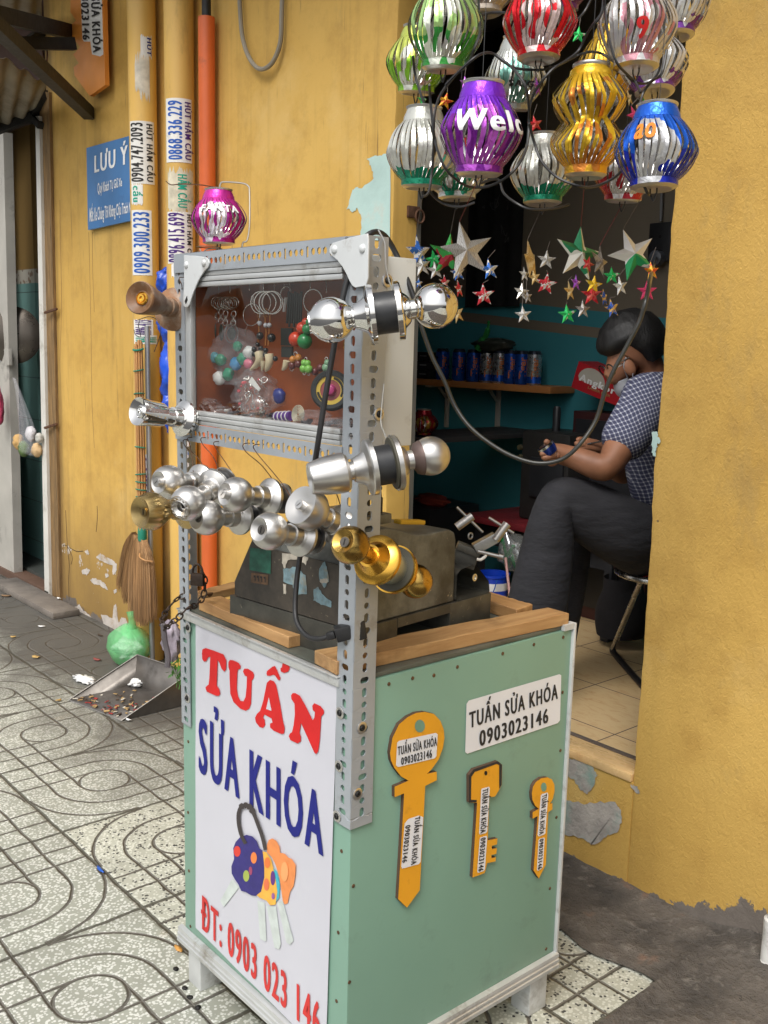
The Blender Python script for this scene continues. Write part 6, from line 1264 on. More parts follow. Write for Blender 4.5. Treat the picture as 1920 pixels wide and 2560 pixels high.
anL = knL + (anL - knL) * ((FZ + .07 - knL.z) / (anL.z - knL.z)); anR = knR + (anR - knR) * ((FZ + .07 - knR.z) / (anR.z - knR.z))
kt = [('pel', pv, .135), ('hl', hipL, .118), ('tl', hipL.lerp(knL, .5), .112), ('tl2', hipL.lerp(knL, .82), .090), ('kl', knL, .074), ('sl0', knL.lerp(anL, .16), .076), ('sl', knL.lerp(anL, .5), .096), ('al', anL, .098)]
trousers = skinned('trousers', trou, man, [kt, [('pel', pv, .135), ('hr', hipR, .11), ('tr', hipR.lerp(knR, .5), .10), ('kr', knR, .078), ('sr', knR.lerp(anR, .5), .072), ('ar', anR, .07)], [('pel', pv, .135), ('wst', pv + V(-.0, 0, .10), .135)]])
for an, kn in ((anL, knL), (anR, knR)):
    d = (an - kn).normalized(); ft = an + d * .02; toe = V(ft.x, ft.y, FZ + .03) + (-CR * .13 - CF * .05) * V(1, 1, 0).length / 1.4
    skinned('shoe', mat('black_shoe', (.012, .012, .012), .5), man, [[('a', V(an.x, an.y, FZ + .07), .042), ('b', V(an.x, an.y, FZ + .045), .042), ('c', V(toe.x, toe.y, FZ + .035), .036), ('d', V(toe.x, toe.y, FZ + .032) - V(CR.x, CR.y, 0) * .05, .03)]])
chest = J(1668, 1075, 3.14); shC = J(1648, 985, 3.10); nk = J(1612, 950, 3.09)
shL, shR = J(1624, 995, 2.98), J(1640, 985, 3.28); elL, elR = J(1514, 1176, 2.88), J(1560, 1190, 3.26); wrL, wrR = J(1422, 1138, 2.91), J(1490, 1118, 3.10)
shirt = skinned('shirt', shirt_mat(), man, [[('w', pv + V(.0, 0, .07), .150), ('m', pv.lerp(chest, .55), .158), ('c', chest, .158), ('s', shC, .120), ('n', shC.lerp(nk, .55), .080)], [('s', shC, .12), ('sl', shL, .088), ('e1', shL.lerp(elL, .45), .078), ('e2', shL.lerp(elL, .80), .074)], [('s', shC, .12), ('sr', shR, .085), ('e3', shR.lerp(elR, .45), .074), ('e4', shR.lerp(elR, .78), .068)]])
# arms, neck, head: one continuous body
Fd = (-CR * .80 + V(0, 0, -.52) - CF * .18).normalized(); Ud = (V(0, 0, 1) - CR * .55); Ud = (Ud - Fd * Ud.dot(Fd)).normalized(); Sd = Ud.cross(Fd).normalized()
hc = J(1574, 878, 3.06)
hand = wrL + (J(1388, 1124, 2.90) - wrL)
def fingers(pfx, palm, wr, tips, rad=.0085):
    out = []
    for k, (kn_, md, tp) in enumerate(tips): out.append([(pfx + 'p', palm, .026), (pfx + f'{k}a', kn_, .0105), (pfx + f'{k}b', md, rad + .001), (pfx + f'{k}c', tp, rad)])
    return out
hp_ = J(1398, 1124, 2.90)
ftL = [(J(1378, 1116, 2.885), J(1368, 1106, 2.875), J(1362, 1100, 2.87)), (J(1380, 1130, 2.87), J(1362, 1134, 2.86), J(1348, 1136, 2.86)), (J(1383, 1138, 2.87), J(1366, 1145, 2.86), J(1352, 1143, 2.865)), (J(1387, 1146, 2.88), J(1372, 1153, 2.87), J(1358, 1150, 2.875)), (J(1393, 1152, 2.89), J(1380, 1160, 2.88), J(1368, 1158, 2.88))]
hpR = J(1468, 1108, 3.07)
ftR = [(J(1458, 1100, 3.06), J(1449, 1098, 3.05), J(1442, 1100, 3.04)), (J(1455, 1106, 3.05), J(1443, 1108, 3.04), J(1436, 1112, 3.04)), (J(1456, 1113, 3.05), J(1445, 1118, 3.04), J(1438, 1120, 3.04)), (J(1459, 1119, 3.05), J(1449, 1125, 3.04), J(1442, 1126, 3.04)), (J(1463, 1124, 3.06), J(1455, 1131, 3.05), J(1448, 1131, 3.05))]
body = skinned('body', skin_m, man, [[('ch', chest, .10), ('sc', shC, .07), ('nb', nk, .056), ('nt', hc - Ud * .055 - Fd * .035, .054), ('h0', hc - Fd * .018, .078), ('h1', hc + Ud * .038 - Fd * .005, .080)], [('h0', hc, .08), ('f1', hc + Fd * .055 - Ud * .022, .054), ('ch2', hc + Fd * .062 - Ud * .075, .034)], [('f1', hc, .05), ('ns', hc + Fd * .105 - Ud * .030, .013)],
    [('sc', shC, .07), ('aL0', shL, .06), ('aL1', shL.lerp(elL, .6), .050), ('aL2', elL, .047), ('aL3', elL.lerp(wrL, .4), .044), ('aL4', wrL, .030), ('Lp', hp_, .026)], [('sc', shC, .07), ('aR0', shR, .058), ('aR1', shR.lerp(elR, .6), .048), ('aR2', elR, .043), ('aR3', elR.lerp(wrR, .4), .040), ('aR4', wrR, .028), ('Rp', hpR, .026)]] + fingers('L', hp_, wrL, ftL) + fingers('R', hpR, wrR, ftR))
MR = Matrix(((Sd.x, Fd.x, Ud.x), (Sd.y, Fd.y, Ud.y), (Sd.z, Fd.z, Ud.z)))
hb = MB()
def hairf(u, v):
    th = 2 * math.pi * u; ph = v * 2.25
    d = V(math.sin(ph) * math.cos(th), math.sin(ph) * math.sin(th), math.cos(ph)); fr_ = max(0, d.y)
    lim = 1.0
    k = 1 + .04 * noise.noise(d * 4) + .035 * noise.noise(V(d.x * 26, d.y * 26, d.z * 7))
    if ph > 1.25 and d.y > .1: k *= max(.55, 1 - (ph - 1.25) * .9 * min(1, d.y * 2))
    return hc + MR @ V(d.x * .092 * k, d.y * .110 * k - .018, d.z * .110 * k + .014)
hb.grid(hairf, 40, 22, wrap=True).build('hair', hair_m, man, sharp=0)
eL = at(1573, 918, D=2.985)
MB().ball(eL, .024, 14, sc=(.45, .75, 1.15), rot=MR).build('ear', skin_m, man)
wm = mat('white_mask', (.36, .37, .40), .8, bmp=.2, bs=25)
mk_ = hc + Fd * .052 - Ud * .090
MB().grid(lambda u, v: mk_ + MR @ V(.048 * math.sin((u - .5) * 2.6), .034 * math.cos((u - .5) * 2.6) + .012 * math.sin(v * math.pi), -.030 + .062 * v), 20, 10).build('mask', wm, man, sharp=0, solid=.003)
sgn_ = 1 if (Sd.dot(CF) < 0) else -1
MB().tube(catmull([mk_ + MR @ V(sgn_ * .044, .012, .02), eL + MR @ V(sgn_ * .004, .016, .010), eL + MR @ V(0, -.006, .030)], 5), .0018, 6).tube(catmull([mk_ + MR @ V(sgn_ * .044, .008, -.02), eL + MR @ V(sgn_ * .004, .004, -.025), eL + MR @ V(0, -.008, -.02)], 5), .0018, 6).build('mask_loop', wm, man)
gl0 = hc + Fd * .074 - Ud * .012
MB().tube(catmull([eL + MR @ V(sgn_ * .006, -.012, .026), eL + MR @ V(sgn_ * .010, .03, .030), gl0 + MR @ V(sgn_ * .070, -.01, .0), gl0 + MR @ V(sgn_ * .056, .016, .0)], 6), .0018, 6).build('glasses_temple', mat('glasses_metal', (.40, .38, .36), .3, .8), man)
for s in (-1, 1): MB().tube([gl0 + MR @ V(s * .032 + .024 * math.cos(t), .018, .017 * math.sin(t)) for t in [2 * math.pi * i / 20 for i in range(20)]], .0022, 6, closed=True).build('glasses_rim', drk, man)
cc = thing('cut_can', 'piece of a shiny blue can held in the man\'s left hand', 'can', J(1368, 1122, 2.875))
MB().lathe([(.022, -.014), (.026, 0), (.026, .012)], J(1370, 1124, 2.872), (-.4, -.5, .75), 24).build('can_piece', mat('blue_foil', (.03, .06, .32), .25, .8), cc); MB().lathe([(.0262, .009), (.0265, .016), (.023, .017), (.0235, .01)], J(1370, 1124, 2.872), (-.4, -.5, .75), 24).build('cut_rim', silver, cc)
tl_ = MB().tube([J(1430, 1118, 3.035), J(1510, 1102, 3.06)], .0026, 8).build('tool', chr_); tag(tl_, 'thin metal tool in the man\'s other hand', 'tool')
# ================================================================== THINGS LEFT OF THE CART
rnd = random.Random(21)
bw_ = mat('broom_straw', (.30, .165, .068), .75, 0, .5, 30, stretch=(1, 1, .1)); bh_ = mat('broom_reeds', (.46, .235, .085), .6, 0, .25, 20, stretch=(1, 1, .1)); bt_ = mat('green_twine', (.012, .20, .13), .5)
brm = thing('broom', 'straw broom with reed handle and green bindings hanging head down on the wall', 'broom', at(350, 1330, Y=.93))
def bundle(a0, a1, r0, r1, n, m, nm, par):
    mb = MB()
    for k in range(n):
        t = 2 * math.pi * k / n * 2.4; q = math.sqrt((k + .5) / n); o0 = V(math.cos(t), math.sin(t), 0) * r0 * q; o1 = V(math.cos(t), math.sin(t), 0) * r1 * q
        mb.tube([a0 + o0 + V(0, 0, rnd.uniform(-.02, .02)), a0.lerp(a1, .5) + (o0 + o1) / 2 + V(rnd.uniform(-.001, .001), 0, 0), a1 + o1], .0036, 6)
    return mb.build(nm, m, par)
ta, tb = at(345, 862, Y=.93), at(355, 1325, Y=.93)
bundle(ta, tb, .0155, .019, 22, bh_, 'handle', brm)
for y in (873, 924, 982, 1044, 1115, 1183, 1203, 1222, 1240):
    k = (y - 862) / 463; c = ta.lerp(tb, k); r = .0195 + .003 * k
    MB().tube([c + V(r * math.cos(t), r * math.sin(t), .004 * math.sin(t + y)) for t in [2 * math.pi * i / 18 for i in range(18)]], .0025 if y != 873 else .004, 6, closed=True).build('twine', bt_, brm)
MB().lathe([(.017, .0), (.019, .01), (.019, .05), (.017, .06)], at(356, 1352, Y=.93), (.0, 0, 1), 20).build('green_wrap', bt_, brm)
def bristles(p0, p1, w0, w1, n, seed, drop):
    rr = random.Random(seed); mb = MB(); side = (p1 - p0).cross(V(0, 1, 0)).normalized()
    for k in range(n):
        s, d = rr.uniform(-1, 1), rr.uniform(-1, 1); e = p1 + side * s * w1 + V(0, d * .022, 0) + V(0, 0, abs(s) * drop + rr.uniform(-.012, .022))
        a = p0 + side * s * w0 + V(0, d * .012, 0); m = a.lerp(e, .32) + side * s * (w1 - w0) * .55
        mb.tube(catmull([a, m, e], 3), [.0012, .0011, .001, .0009, .0008, .0007, .0005], 4, cap=False)
    return mb
bristles(at(352, 1345, Y=.93), at(358, 1562, Y=.915), .024, .100, 950, 3, .045).build('bristles', bw_, brm)
bristles(at(340, 1335, Y=.955), at(318, 1505, Y=.95), .020, .080, 700, 4, .05).build('bristles', bw_, brm)
c = at(372, 1396, Y=.925); MB().tube([c + V(-.04, -.02, .015), c + V(-.02, -.032, .006), c + V(.0, -.032, .002), c + V(.02, -.026, -.003), c + V(.032, .0, -.008)], .0035, 6).build('stitch', bh_, brm)
hk = MB().tube(catmull([at(x, y, Y=.93) for x, y in [(350, 800), (346, 815), (352, 840), (348, 842), (338, 836), (335, 824)]], 5), .0016, 5).tube(catmull([at(x, y, Y=.92) for x, y in [(345, 800), (372, 792), (392, 800), (402, 830), (385, 880)]], 5), .0016, 5).build('hook_wire', mat('dark_wire', (.03, .025, .022), .6)); tag(hk, 'dark bent wire hook on the pipe above the broom handle', 'wire')
# dustpan
FLp, FRp = at(172, 1750, Z=.002), at(303, 1802, Z=.002); BLp = at(336, 1712, Z=.004); BRp = BLp + (FRp - FLp); hz = at(335, 1641, Y=BLp.y).z
pan_m = mat('grimy_tin', (.17, .155, .14), .42, .75, .3, 9, .3, (.08, .07, .06), 7)
dp = thing('dustpan', 'open grey tin dustpan with sweepings and a tissue on the pavement', 'dustpan', (FLp + FRp + BLp + BRp) / 4)
mb = MB(); up = V(0, 0, hz); lean = (BLp - FLp).normalized() * .015
mb._new([FLp, FRp, BRp, BLp], [(0, 1, 2, 3)]); mb._new([BLp, BRp, BRp + up + lean, BLp + up + lean], [(0, 1, 2, 3)]); mb._new([FLp, BLp, BLp + up + lean], [(0, 1, 2)]); mb._new([FRp, BRp, BRp + up + lean], [(0, 1, 2)])
mb.build('pan', pan_m, dp, solid=.0025, doub=True)
mb = MB()
for a, b in ((FLp, BLp + up + lean), (BLp + up + lean, BRp + up + lean), (BRp + up + lean, FRp), (FRp, FLp)): mb.tube([a, b], .0022, 6)
mb.build('rolled_edge', mat('bright_tin_edge', (.42, .40, .37), .35, .8), dp)
cols = [mat('litter_' + n_, c_, .8) for n_, c_ in (('tan', (.42, .28, .12)), ('red', (.30, .03, .025)), ('dark', (.07, .045, .03)), ('pale', (.55, .52, .45)))]
mb = MB()
for k in range(85):
    p = FLp + (FRp - FLp) * rnd.uniform(.05, .95) + (BLp - FLp) * rnd.betavariate(1.3, 2.6) + V(0, 0, .006); a = rnd.uniform(0, 3); l = rnd.uniform(.003, .011); w = rnd.uniform(.002, .005); M_ = Matrix.Translation(p) @ Matrix.Rotation(a, 4, 'Z') @ Matrix.Rotation(rnd.uniform(-.4, .4), 4, 'X')
    mb.box((-l, -w, -.001), (l, w, .0015), rnd.choice((0, 0, 1, 2, 2, 3)), M=M_)
tag(mb.build('sweepings', cols), 'crumbs, seeds and red scraps swept into the dustpan', 'litter', kind='stuff')
tis = mat('white_tissue', (.74, .74, .73), .9, bmp=.4, bs=60)
def crumple(nm, lab_, c, rx, ry, rz, m, seed, cat='tissue', fr=3.2):
    o = lump(blob(c, rx, ry, rz, .8, fr, seed), nm, m, None, 26, 16); return tag(o, lab_, cat)
crumple('tissue', 'crumpled white tissue lying in the dustpan', at(340, 1706, Z=.02), .026, .022, .016, tis, 5)
crumple('tissue', 'flat white tissue on the pavement left of the dustpan', at(212, 1697, Z=.008), .06, .028, .008, tis, 8)
# green rubbish bag
gp, nt, b = newmat('thin_green_plastic'); b.inputs['Base Color'].default_value = (.22, .74, .30, 1); b.inputs['Roughness'].default_value = .28; b.inputs['Alpha'].default_value = .45; b.inputs['Subsurface Weight'].default_value = 0
bump(nt, b, noi(nt, coords(nt), 16, 4, .6, 3.0), .7, .012)
gc = at(322, 1625, Y=.90)
gt = thing('rubbish_bag', 'knotted light green plastic rubbish bag between broom and dustpan', 'bag', (gc.x, gc.y, 0))
lump(blob((gc.x, gc.y, .088), .108, .088, .094, .13, 1.8, 13, lambda v: 1 if v < .62 else 1 - (v - .62) * 1.1), 'bag_body', gp, gt, 44, 26)
MB().tube(catmull([(gc.x + .02, gc.y, .15), (gc.x + .035, gc.y, .185), (gc.x + .040, gc.y - .003, .225), (gc.x + .036, gc.y - .002, .245)], 5), [.045, .036, .028, .023, .020, .017, .016, .015, .015, .016, .018, .019, .02, .021, .022, .022], 10).build('knot', gp, gt)
crumple('waste', 'white waste showing through the light green rubbish bag', (gc.x + .006, gc.y + .004, .075), .066, .052, .055, mat('pale_waste', (.5, .55, .5), .8), 17, 'rubbish', 2.6)
# rubbish and weeds in the corner behind the cart
crumple('plastic_bag', 'dirty white and purple bag hanging behind the rusty chain', at(430, 1600, Y=.35), .03, .02, .06, mat('dirty_violet_bag', (.26, .22, .26), .5, 0, .5, 25), 29, 'bag', 3)
wd = MB(); lf = mat('weed_green', (.05, .16, .025), .6, 0, .4, 40)
wp = at(450, 1705, Y=.70); wp.z = max(wp.z, .02)
for k in range(60):
    a = rnd.uniform(0, 6.28); p = wp + V(math.cos(a), math.sin(a), 0) * rnd.uniform(.0, .055) + V(0, 0, rnd.uniform(.0, .10)); d = V(rnd.uniform(-1, 1), rnd.uniform(-1, 1), rnd.uniform(.1, 1)).normalized() * .014; s_ = d.cross(V(.3, .2, 1)).normalized() * .006
    wd._new([p - d, p + s_, p + d, p - s_], [(0, 1, 2, 3)])
for k in range(6): wd.tube([wp + V(rnd.uniform(-.02, .02), rnd.uniform(-.02, .02), -.02), wp + V(rnd.uniform(-.04, .04), rnd.uniform(-.04, .04), .09)], .0012, 4)
tag(wd.build('weed', lf), 'small green weed growing behind the left cart post', 'plant')
# scattered bits
def leaf(nm, lab_, px, l, w, m, cat, a=0, z=.003):
    c = at(*px, Z=z); ca, sa = math.cos(a), math.sin(a); r_ = random.Random(int(px[0] * 5)); mb = MB(); n = 10
    up_ = [c + V(ca * x * l - sa * y * w, sa * x * l + ca * y * w, .002 + .006 * abs(x) * r_.random()) for x, y in [(math.cos(t), math.sin(t) * (1 + .3 * r_.random())) for t in [2 * math.pi * i / n for i in range(n)]]]
    ce = mb.bm.verts.new(c + V(0, 0, .006)); vs = [mb.bm.verts.new(p) for p in up_]
    for i in range(n): mb.bm.faces.new((vs[i], vs[(i + 1) % n], ce))
    return tag(mb.build(nm, m, solid=.0008), lab_, cat)
ltan = mat('dry_leaf', (.46, .30, .10), .7, 0, .3, 60); lred = mat('red_scrap', (.22, .05, .04), .7)
leaf('leaf', 'dry yellow leaf on the dark paving nearest the wall, left of the green bag', (90, 1643), .022, .012, ltan, 'leaf', .3); leaf('leaf', 'small dry leaf on the paving near the left picture edge', (33, 1593), .014, .009, ltan, 'leaf', 1); leaf('leaf', 'yellow leaf lying left of the dustpan tip', (146, 1752), .013, .009, ltan, 'leaf', 2); leaf('leaf', 'brown leaf by the door slab', (15, 1490), .03, .014, mat('brown_leaf', (.2, .12, .06), .8), 'leaf', .6)
leaf('paper_scrap', 'white scrap on the paving under the brown doorpost', (104, 1567), .022, .007, tis, 'paper', .5); leaf('paper_scrap', 'white scrap at the foot of the brown doorpost', (148, 1497), .016, .008, tis, 'paper', .2, .04); leaf('paper_scrap', 'small white scrap at the lower corner of the dustpan', (322, 1801), .014, .006, tis, 'paper', .3)
leaf('paper_scrap', 'dark red scrap on the paving behind the dustpan', (243, 1650), .022, .010, lred, 'paper', .3); leaf('leaf', 'dark curled leaf against the flaking wall foot', (250, 1589), .022, .006, mat('dark_leaf', (.06, .04, .025), .8), 'leaf', .1)
leaf('wrapper', 'blue foil wrapper stuck in the paving joint', (252, 2177), .024, .005, mat('blue_wrapper', (.02, .10, .45), .3, .3), 'wrapper', -.05, .004); leaf('leaf', 'orange brown leaf scrap in the paving joint by the left cart leg', (446, 2374), .018, .006, mat('orange_scrap', (.5, .25, .06), .7), 'leaf', -.1, .004)
for i, (px, lab_) in enumerate([((440, 2422), 'lone dark pebble beside the left cart leg'), ((462, 2470), 'dark pebble touching the shadow of the left cart leg'), ((475, 2493), 'tiny dark pebble below the left cart leg'), ((495, 2518), 'dark pebble lowest beside the drain strip')]): crumple('pebble', lab_, at(*px, Z=.002), .006, .005, .003, kdark, i, 'pebble')
wpst = thing('post_foot', 'white painted post foot at the wall on the far right edge', 'post', at(1922, 2390, Y=1.03))
q = at(1928, 2380, Y=1.03); MB().lathe([(.022, q.z - .05), (.022, q.z + .08), (.018, q.z + .085)], (q.x, 1.03, 0), seg=18).lathe([(.034, q.z - .06), (.034, q.z - .03), (.022, q.z - .02)], (q.x, 1.03, 0), seg=18).build('foot', mat('flaking_white', (.66, .65, .62), .7, 0, .15, 20, .4, (.3, .28, .25), 25), wpst)
leaf('paper_scrap', 'white paint flake on the concrete by the white post foot', (1905, 2440), .012, .008, tis, 'paper', .4, .03)
# hanging things in the left doorway
film = mat('clear_film', (.62, .62, .66), .12, 0, .2, 20, alpha=.13, bmp=.9, bs=30, bd=.01)
hb1 = thing('hanging_bag', 'clear plastic bag with bread and tubs hanging in the left doorway', 'bag', at(75, 1050, Y=1.02))
def hang_bag(u, v):
    th = 2 * math.pi * u; cx = 34 + (80 - 34) * v ** .8; cy = 945 + 195 * v; c = at(cx, cy, Y=1.03); r = .010 + .075 * v ** 1.3 * (1 if v < .85 else math.sqrt(max(0, 1 - ((v - .85) / .15) ** 2)))
    r *= 1 + .18 * math.sin(th * 5 + v * 4); return c + V(r * math.cos(th), r * .7 * math.sin(th), 0)
MB().grid(hang_bag, 30, 18, wrap=True).build('film', film, hb1, sharp=0)
for px, m_, r in (((47, 1105), mat('bread', (.52, .32, .12), .8), .040), ((78, 1085), mat('tub_white', (.60, .58, .60), .5), .038), ((92, 1125), mat('bread2', (.55, .38, .2), .8), .035), ((60, 1122), mat('herb', (.10, .16, .05), .8), .04), ((98, 1095), mat('tub_grey', (.45, .44, .40), .5), .025)):
    lump(blob(at(*px, Y=1.035), r, r * .7, r * 1.1, .4, 3, px[0]), 'contents', m_, hb1, 18, 12)
pn = thing('pan', 'dark steel pan hanging behind the gate post in the left doorway', 'pan', at(38, 840, Y=1.10))
MB().lathe([(0, .035), (.10, .030), (.155, .0), (.16, .0), (.105, .036), (0, .041)], at(33, 838, Y=1.12), (.75, -.62, .05), 36).build('pan_body', mat('dark_pan', (.10, .085, .07), .3, .7, .2, 8), pn)
MB().tube([at(33, 760, Y=1.12), at(30, 720, Y=1.12)], .008, 8).build('handle', drk, pn)
pk = thing('plastic_bag', 'pink plastic bag hanging at the left picture edge on the gate', 'bag', at(0, 1010, Y=1.0))
lump(blob(at(-6, 1010, Y=1.0), .045, .04, .12, .4, 2.4, 41, lambda v: 1 - .5 * v), 'bag_body', mat('pink_plastic', (.62, .08, .16), .3, 0, .35, 8), pk, 26, 16)
MB().beam(at(15, 893, Y=WY - .025), at(26, 893, Y=WY - .025), .02, .09, bev=.002).build('hinge_plate', grey_p, nd)
for y in (780, 1068):
    q = at(132 + (y - 780) * .02, y, Y=WY - .03); MB().beam(at(112, y + 2, Y=WY - .04), at(142, y - 8, Y=WY - .02), .012, .012, bev=.002).build('gate_hinge', rust, nd)

# ================================================================== KEY RINGS IN THE DISPLAY CASE
wire_s = mat('key_ring_steel', (.62, .60, .56), .25, 1, .1, 20, bmp=0); cord = mat('tan_cord', (.36, .15, .04), .8); bone = mat('ivory_fang', (.66, .55, .36), .4, 0, .15, 20); bead = mat('black_bead', (.015, .015, .015), .25); leath = mat('black_leather', (.02, .024, .02), .5, 0, .3, 25)
YC = .055
def K(x, y, Y=YC): return at(*r1(x, y), Y=Y)
def ring(mb, c, r, n=None, w=.0009):
    n = V(*(n or (.3, -1, .1))).normalized(); u = n.orthogonal().normalized(); t = n.cross(u)
    return mb.tube([c + (u * math.cos(a) + t * math.sin(a)) * r for a in [2 * math.pi * i / 22 for i in range(22)]], w, 6, closed=True)
def hook(mb, x, y): 
    p = K(x, y); return mb.tube(catmull([V(p.x - .006, p.y + .03, cz1 - .004), V(p.x - .008, p.y + .005, cz1 - .010), V(p.x, p.y, p.z + .012), p, p + V(.006, -.004, .004)], 4), .0008, 5)
GRP = 'key rings for sale in the display case'
def kthing(lab_, x, y): return thing('key_ring', lab_, 'key ring', K(x, y), GRP)
# bunch of small chains with oval tags
t = kthing('bunch of small chain key rings with dark oval tags at the left of the case', 490, 750)
mb = hook(hook(MB(), 445, 740), 560, 720)
for k in range(9): ring(mb, K(420 + k * 22, 815 + (k % 2) * 12, YC - .008 + .002 * k), .0105, (1, -.35, .1 * (k % 3)))
for k, (x, y) in enumerate([(410, 905), (468, 915), (515, 930), (598, 935)]):
    ring(mb, K(x, y), .0062); ring(mb, K(x - 4, y + 90), .0062)
    for q in range(4): ring(mb, K(x - 2, y + 28 + q * 14), .0022, (1 if q % 2 else .2, -.4, 0), .0006)
mb.build('chains', wire_s, t); mb = MB()
for x, y, w, h in ((400, 1110, 6, 28), (470, 1125, 9, 26), (575, 1135, 17, 20)): mb.ball(K(x, y), .001, 14, sc=(w * .9, 2.5, h * .62))
mb.build('tags', mat('dark_green_tag', (.03, .035, .02), .3, .3, .3, 60), t); mb = MB()
ring(mb, K(575, 1135), .0185, (.2, -1, 0)); mb.build('tag_rim', wire_s, t)
# single big ring with bag of toys
tb_ = kthing('big single key ring holding a clear bag of green and blue toys', 780, 940); mb = hook(MB(), 760, 690); ring(mb, K(785, 940), .0205)
for q in range(6): ring(mb, K(795, 760 + q * 16), .0026, (1 if q % 2 else .2, -.4, 0), .0006)
mb.tube(catmull([K(745, 1040), K(725, 1100), K(715, 1160)], 4), .0008, 5).build('ring_chain', wire_s, tb_)
lump(blob(K(600, 1370), .068, .022, .055, .7, 2.4, 3), 'clear_bag', film, tb_, 30, 18)
for x, y, r, m_ in ((350, 1400, .012, 'toy_green'), (460, 1410, .012, 'toy_green'), (400, 1385, .011, 'toy_teal'), (620, 1450, .013, 'toy_blue'), (690, 1400, .012, 'toy_green'), (640, 1270, .010, 'toy_green'), (540, 1560, .013, 'toy_green'), (340, 1540, .012, 'toy_grey'), (450, 1600, .014, 'toy_white'), (750, 1450, .010, 'toy_pink'), (755, 1330, .012, 'toy_white')):
    col_ = dict(toy_green=(.01, .24, .12), toy_teal=(.05, .30, .36), toy_blue=(.03, .22, .45), toy_grey=(.3, .3, .3), toy_white=(.6, .6, .58), toy_pink=(.62, .15, .22))[m_]
    lump(blob(K(x, y, YC - .004), r * 1.2, r * .7, r, .35, 2.5, x), 'toy', mat(m_, col_, .25), tb_, 16, 10)
# fangs
t = kthing('fang pendants on tan cords with black beads in the middle of the case', 920, 820); mb = hook(hook(MB(), 905, 700), 1020, 690)
for x in (880, 925, 975, 1000): ring(mb, K(x, 815, YC - .010), .020, (.8 if x % 2 else .5, -.8, 0), .0012)
mb.build('rings', wire_s, t); mb = MB()
for x0, x1 in ((855, 850), (920, 925), (970, 955)): mb.tube([K(x0, 890, YC - .01), K(x0 + 5, 1010, YC - .01), K(x1 + 10, 1120, YC - .01), K(x1, 1260, YC - .01)], .0012, 5)
for x in (850, 910, 940): mb.tube([K(x, 880 + q * 9, YC - .012) + V(.0022 * (1 if q % 2 else -1), 0, 0) for q in range(10)], .0016, 5)
mb.build('cord', cord, t); mb = MB()
for x, y, r in ((845, 1250, .0045), (810, 1300, .0052), (812, 1350, .0052), (880, 1290, .005), (930, 1310, .005), (925, 1355, .005), (1030, 1395, .005), (990, 1180, .008), (870, 1160, .007)): mb.ball(K(x, y, YC - .012), r, 12)
mb.build('beads', bead, t); mb = MB()
for x, y in ((868, 1030), (930, 1050), (968, 1050)): mb.ball(K(x, y, YC - .012), .0045, 12)
mb.build('white_beads', mat('grey_bead', (.45, .45, .48), .3), t); mb = MB()
for pts_, r in (([(860, 1330), (870, 1400), (835, 1460), (765, 1515)], .0090), ([(905, 1420), (900, 1480), (890, 1530)], .0050), ([(965, 1350), (970, 1420), (950, 1490), (925, 1530)], .0085), ([(1145, 1420), (1130, 1480), (1100, 1520)], .006)):
    cm = catmull([K(x, y, YC - .013) for x, y in pts_], 5); mb.tube(cm, [r * (1 - .93 * (i / (len(cm) - 1)) ** 2.4) for i in range(len(cm))], 10)
mb.build('fangs', bone, t)
# leather straps
t = kthing('black leather strap key rings with square tags', 1170, 850); mb = hook(hook(MB(), 1120, 690), 1180, 720); ring(mb, K(1140, 720), .012); mb.build('ring', wire_s, t); mb = MB()
for k in range(7): mb.beam(K(1170 + k * 22, 700 + (k % 3) * 10, YC - .004), K(1150 + k * 24, 1030 + (k % 2) * 40, YC - .002), .0045, .002)
mb.box(tuple(K(1090, 1380)), tuple(K(1200, 1270) + V(0, .004, 0))).box(tuple(K(1085, 1260)), tuple(K(1200, 1080) + V(0, .004, 0))); mb.build('straps', leath, t); MB().beam(K(1140, 760, YC - .012), K(1118, 910, YC - .012), .0045, .002).build('white_strap', paper, t)
# gourds
t = kthing('red and green gourd shaped key rings beside the mirror knob', 1400, 800); mb = hook(MB(), 1390, 690); ring(mb, K(1420, 800), .020, (.3, -1, 0), .0011); mb.tube(catmull([K(1260, 980), K(1275, 1040), K(1245, 1090)], 4), .0008, 5); mb.build('ring', wire_s, t)
for m_, ls in (('gourd_red', ((1245, 1195, .0135), (1310, 1080, .011), (1350, 1020, .008))), ('gourd_green', ((1335, 1215, .0135), (1365, 1090, .010), (1385, 1020, .007)))):
    mb = MB(); [mb.ball(K(x, y, YC - .014), r, 18) for x, y, r in ls]; mb.build('gourd', mat(m_, (.60, .06, .025) if 'red' in m_ else (.03, .22, .07), .22), t)
t = kthing('orange and brown bead key ring hanging below the red gourd', 1250, 1400)
mb = MB(); [mb.ball(K(x, y, YC - .01), .0068, 14) for x, y in ((1213, 1405), (1270, 1388))]; mb.build('orange_beads', mat('amber_bead', (.50, .19, .03), .25), t); mb = MB(); [mb.ball(K(x, y, YC - .01), .0068, 14) for x, y in ((1205, 1465), (1270, 1450))]; mb.build('brown_beads', mat('brown_bead', (.13, .03, .025), .25), t); mb = MB(); [ring(mb, K(x, y), .004) for x, y in ((1200, 1500), (1240, 1350))]; mb.build('ring', wire_s, t)
t = kthing('light green bead figure key ring hanging left of the black cable', 1350, 1480)
mb = MB(); [mb.ball(K(x, y, YC - .012), r, 14) for x, y, r in ((1330, 1440, .006), (1365, 1445, .006), (1325, 1500, .0075), (1375, 1505, .0075))]; mb.build('beads', mat('lime_bead', (.20, .48, .08), .25), t); mb = MB(); [ring(mb, K(x, y), .003) for x, y in ((1330, 1545), (1375, 1550), (1345, 1400))]; mb.build('ring', wire_s, t)
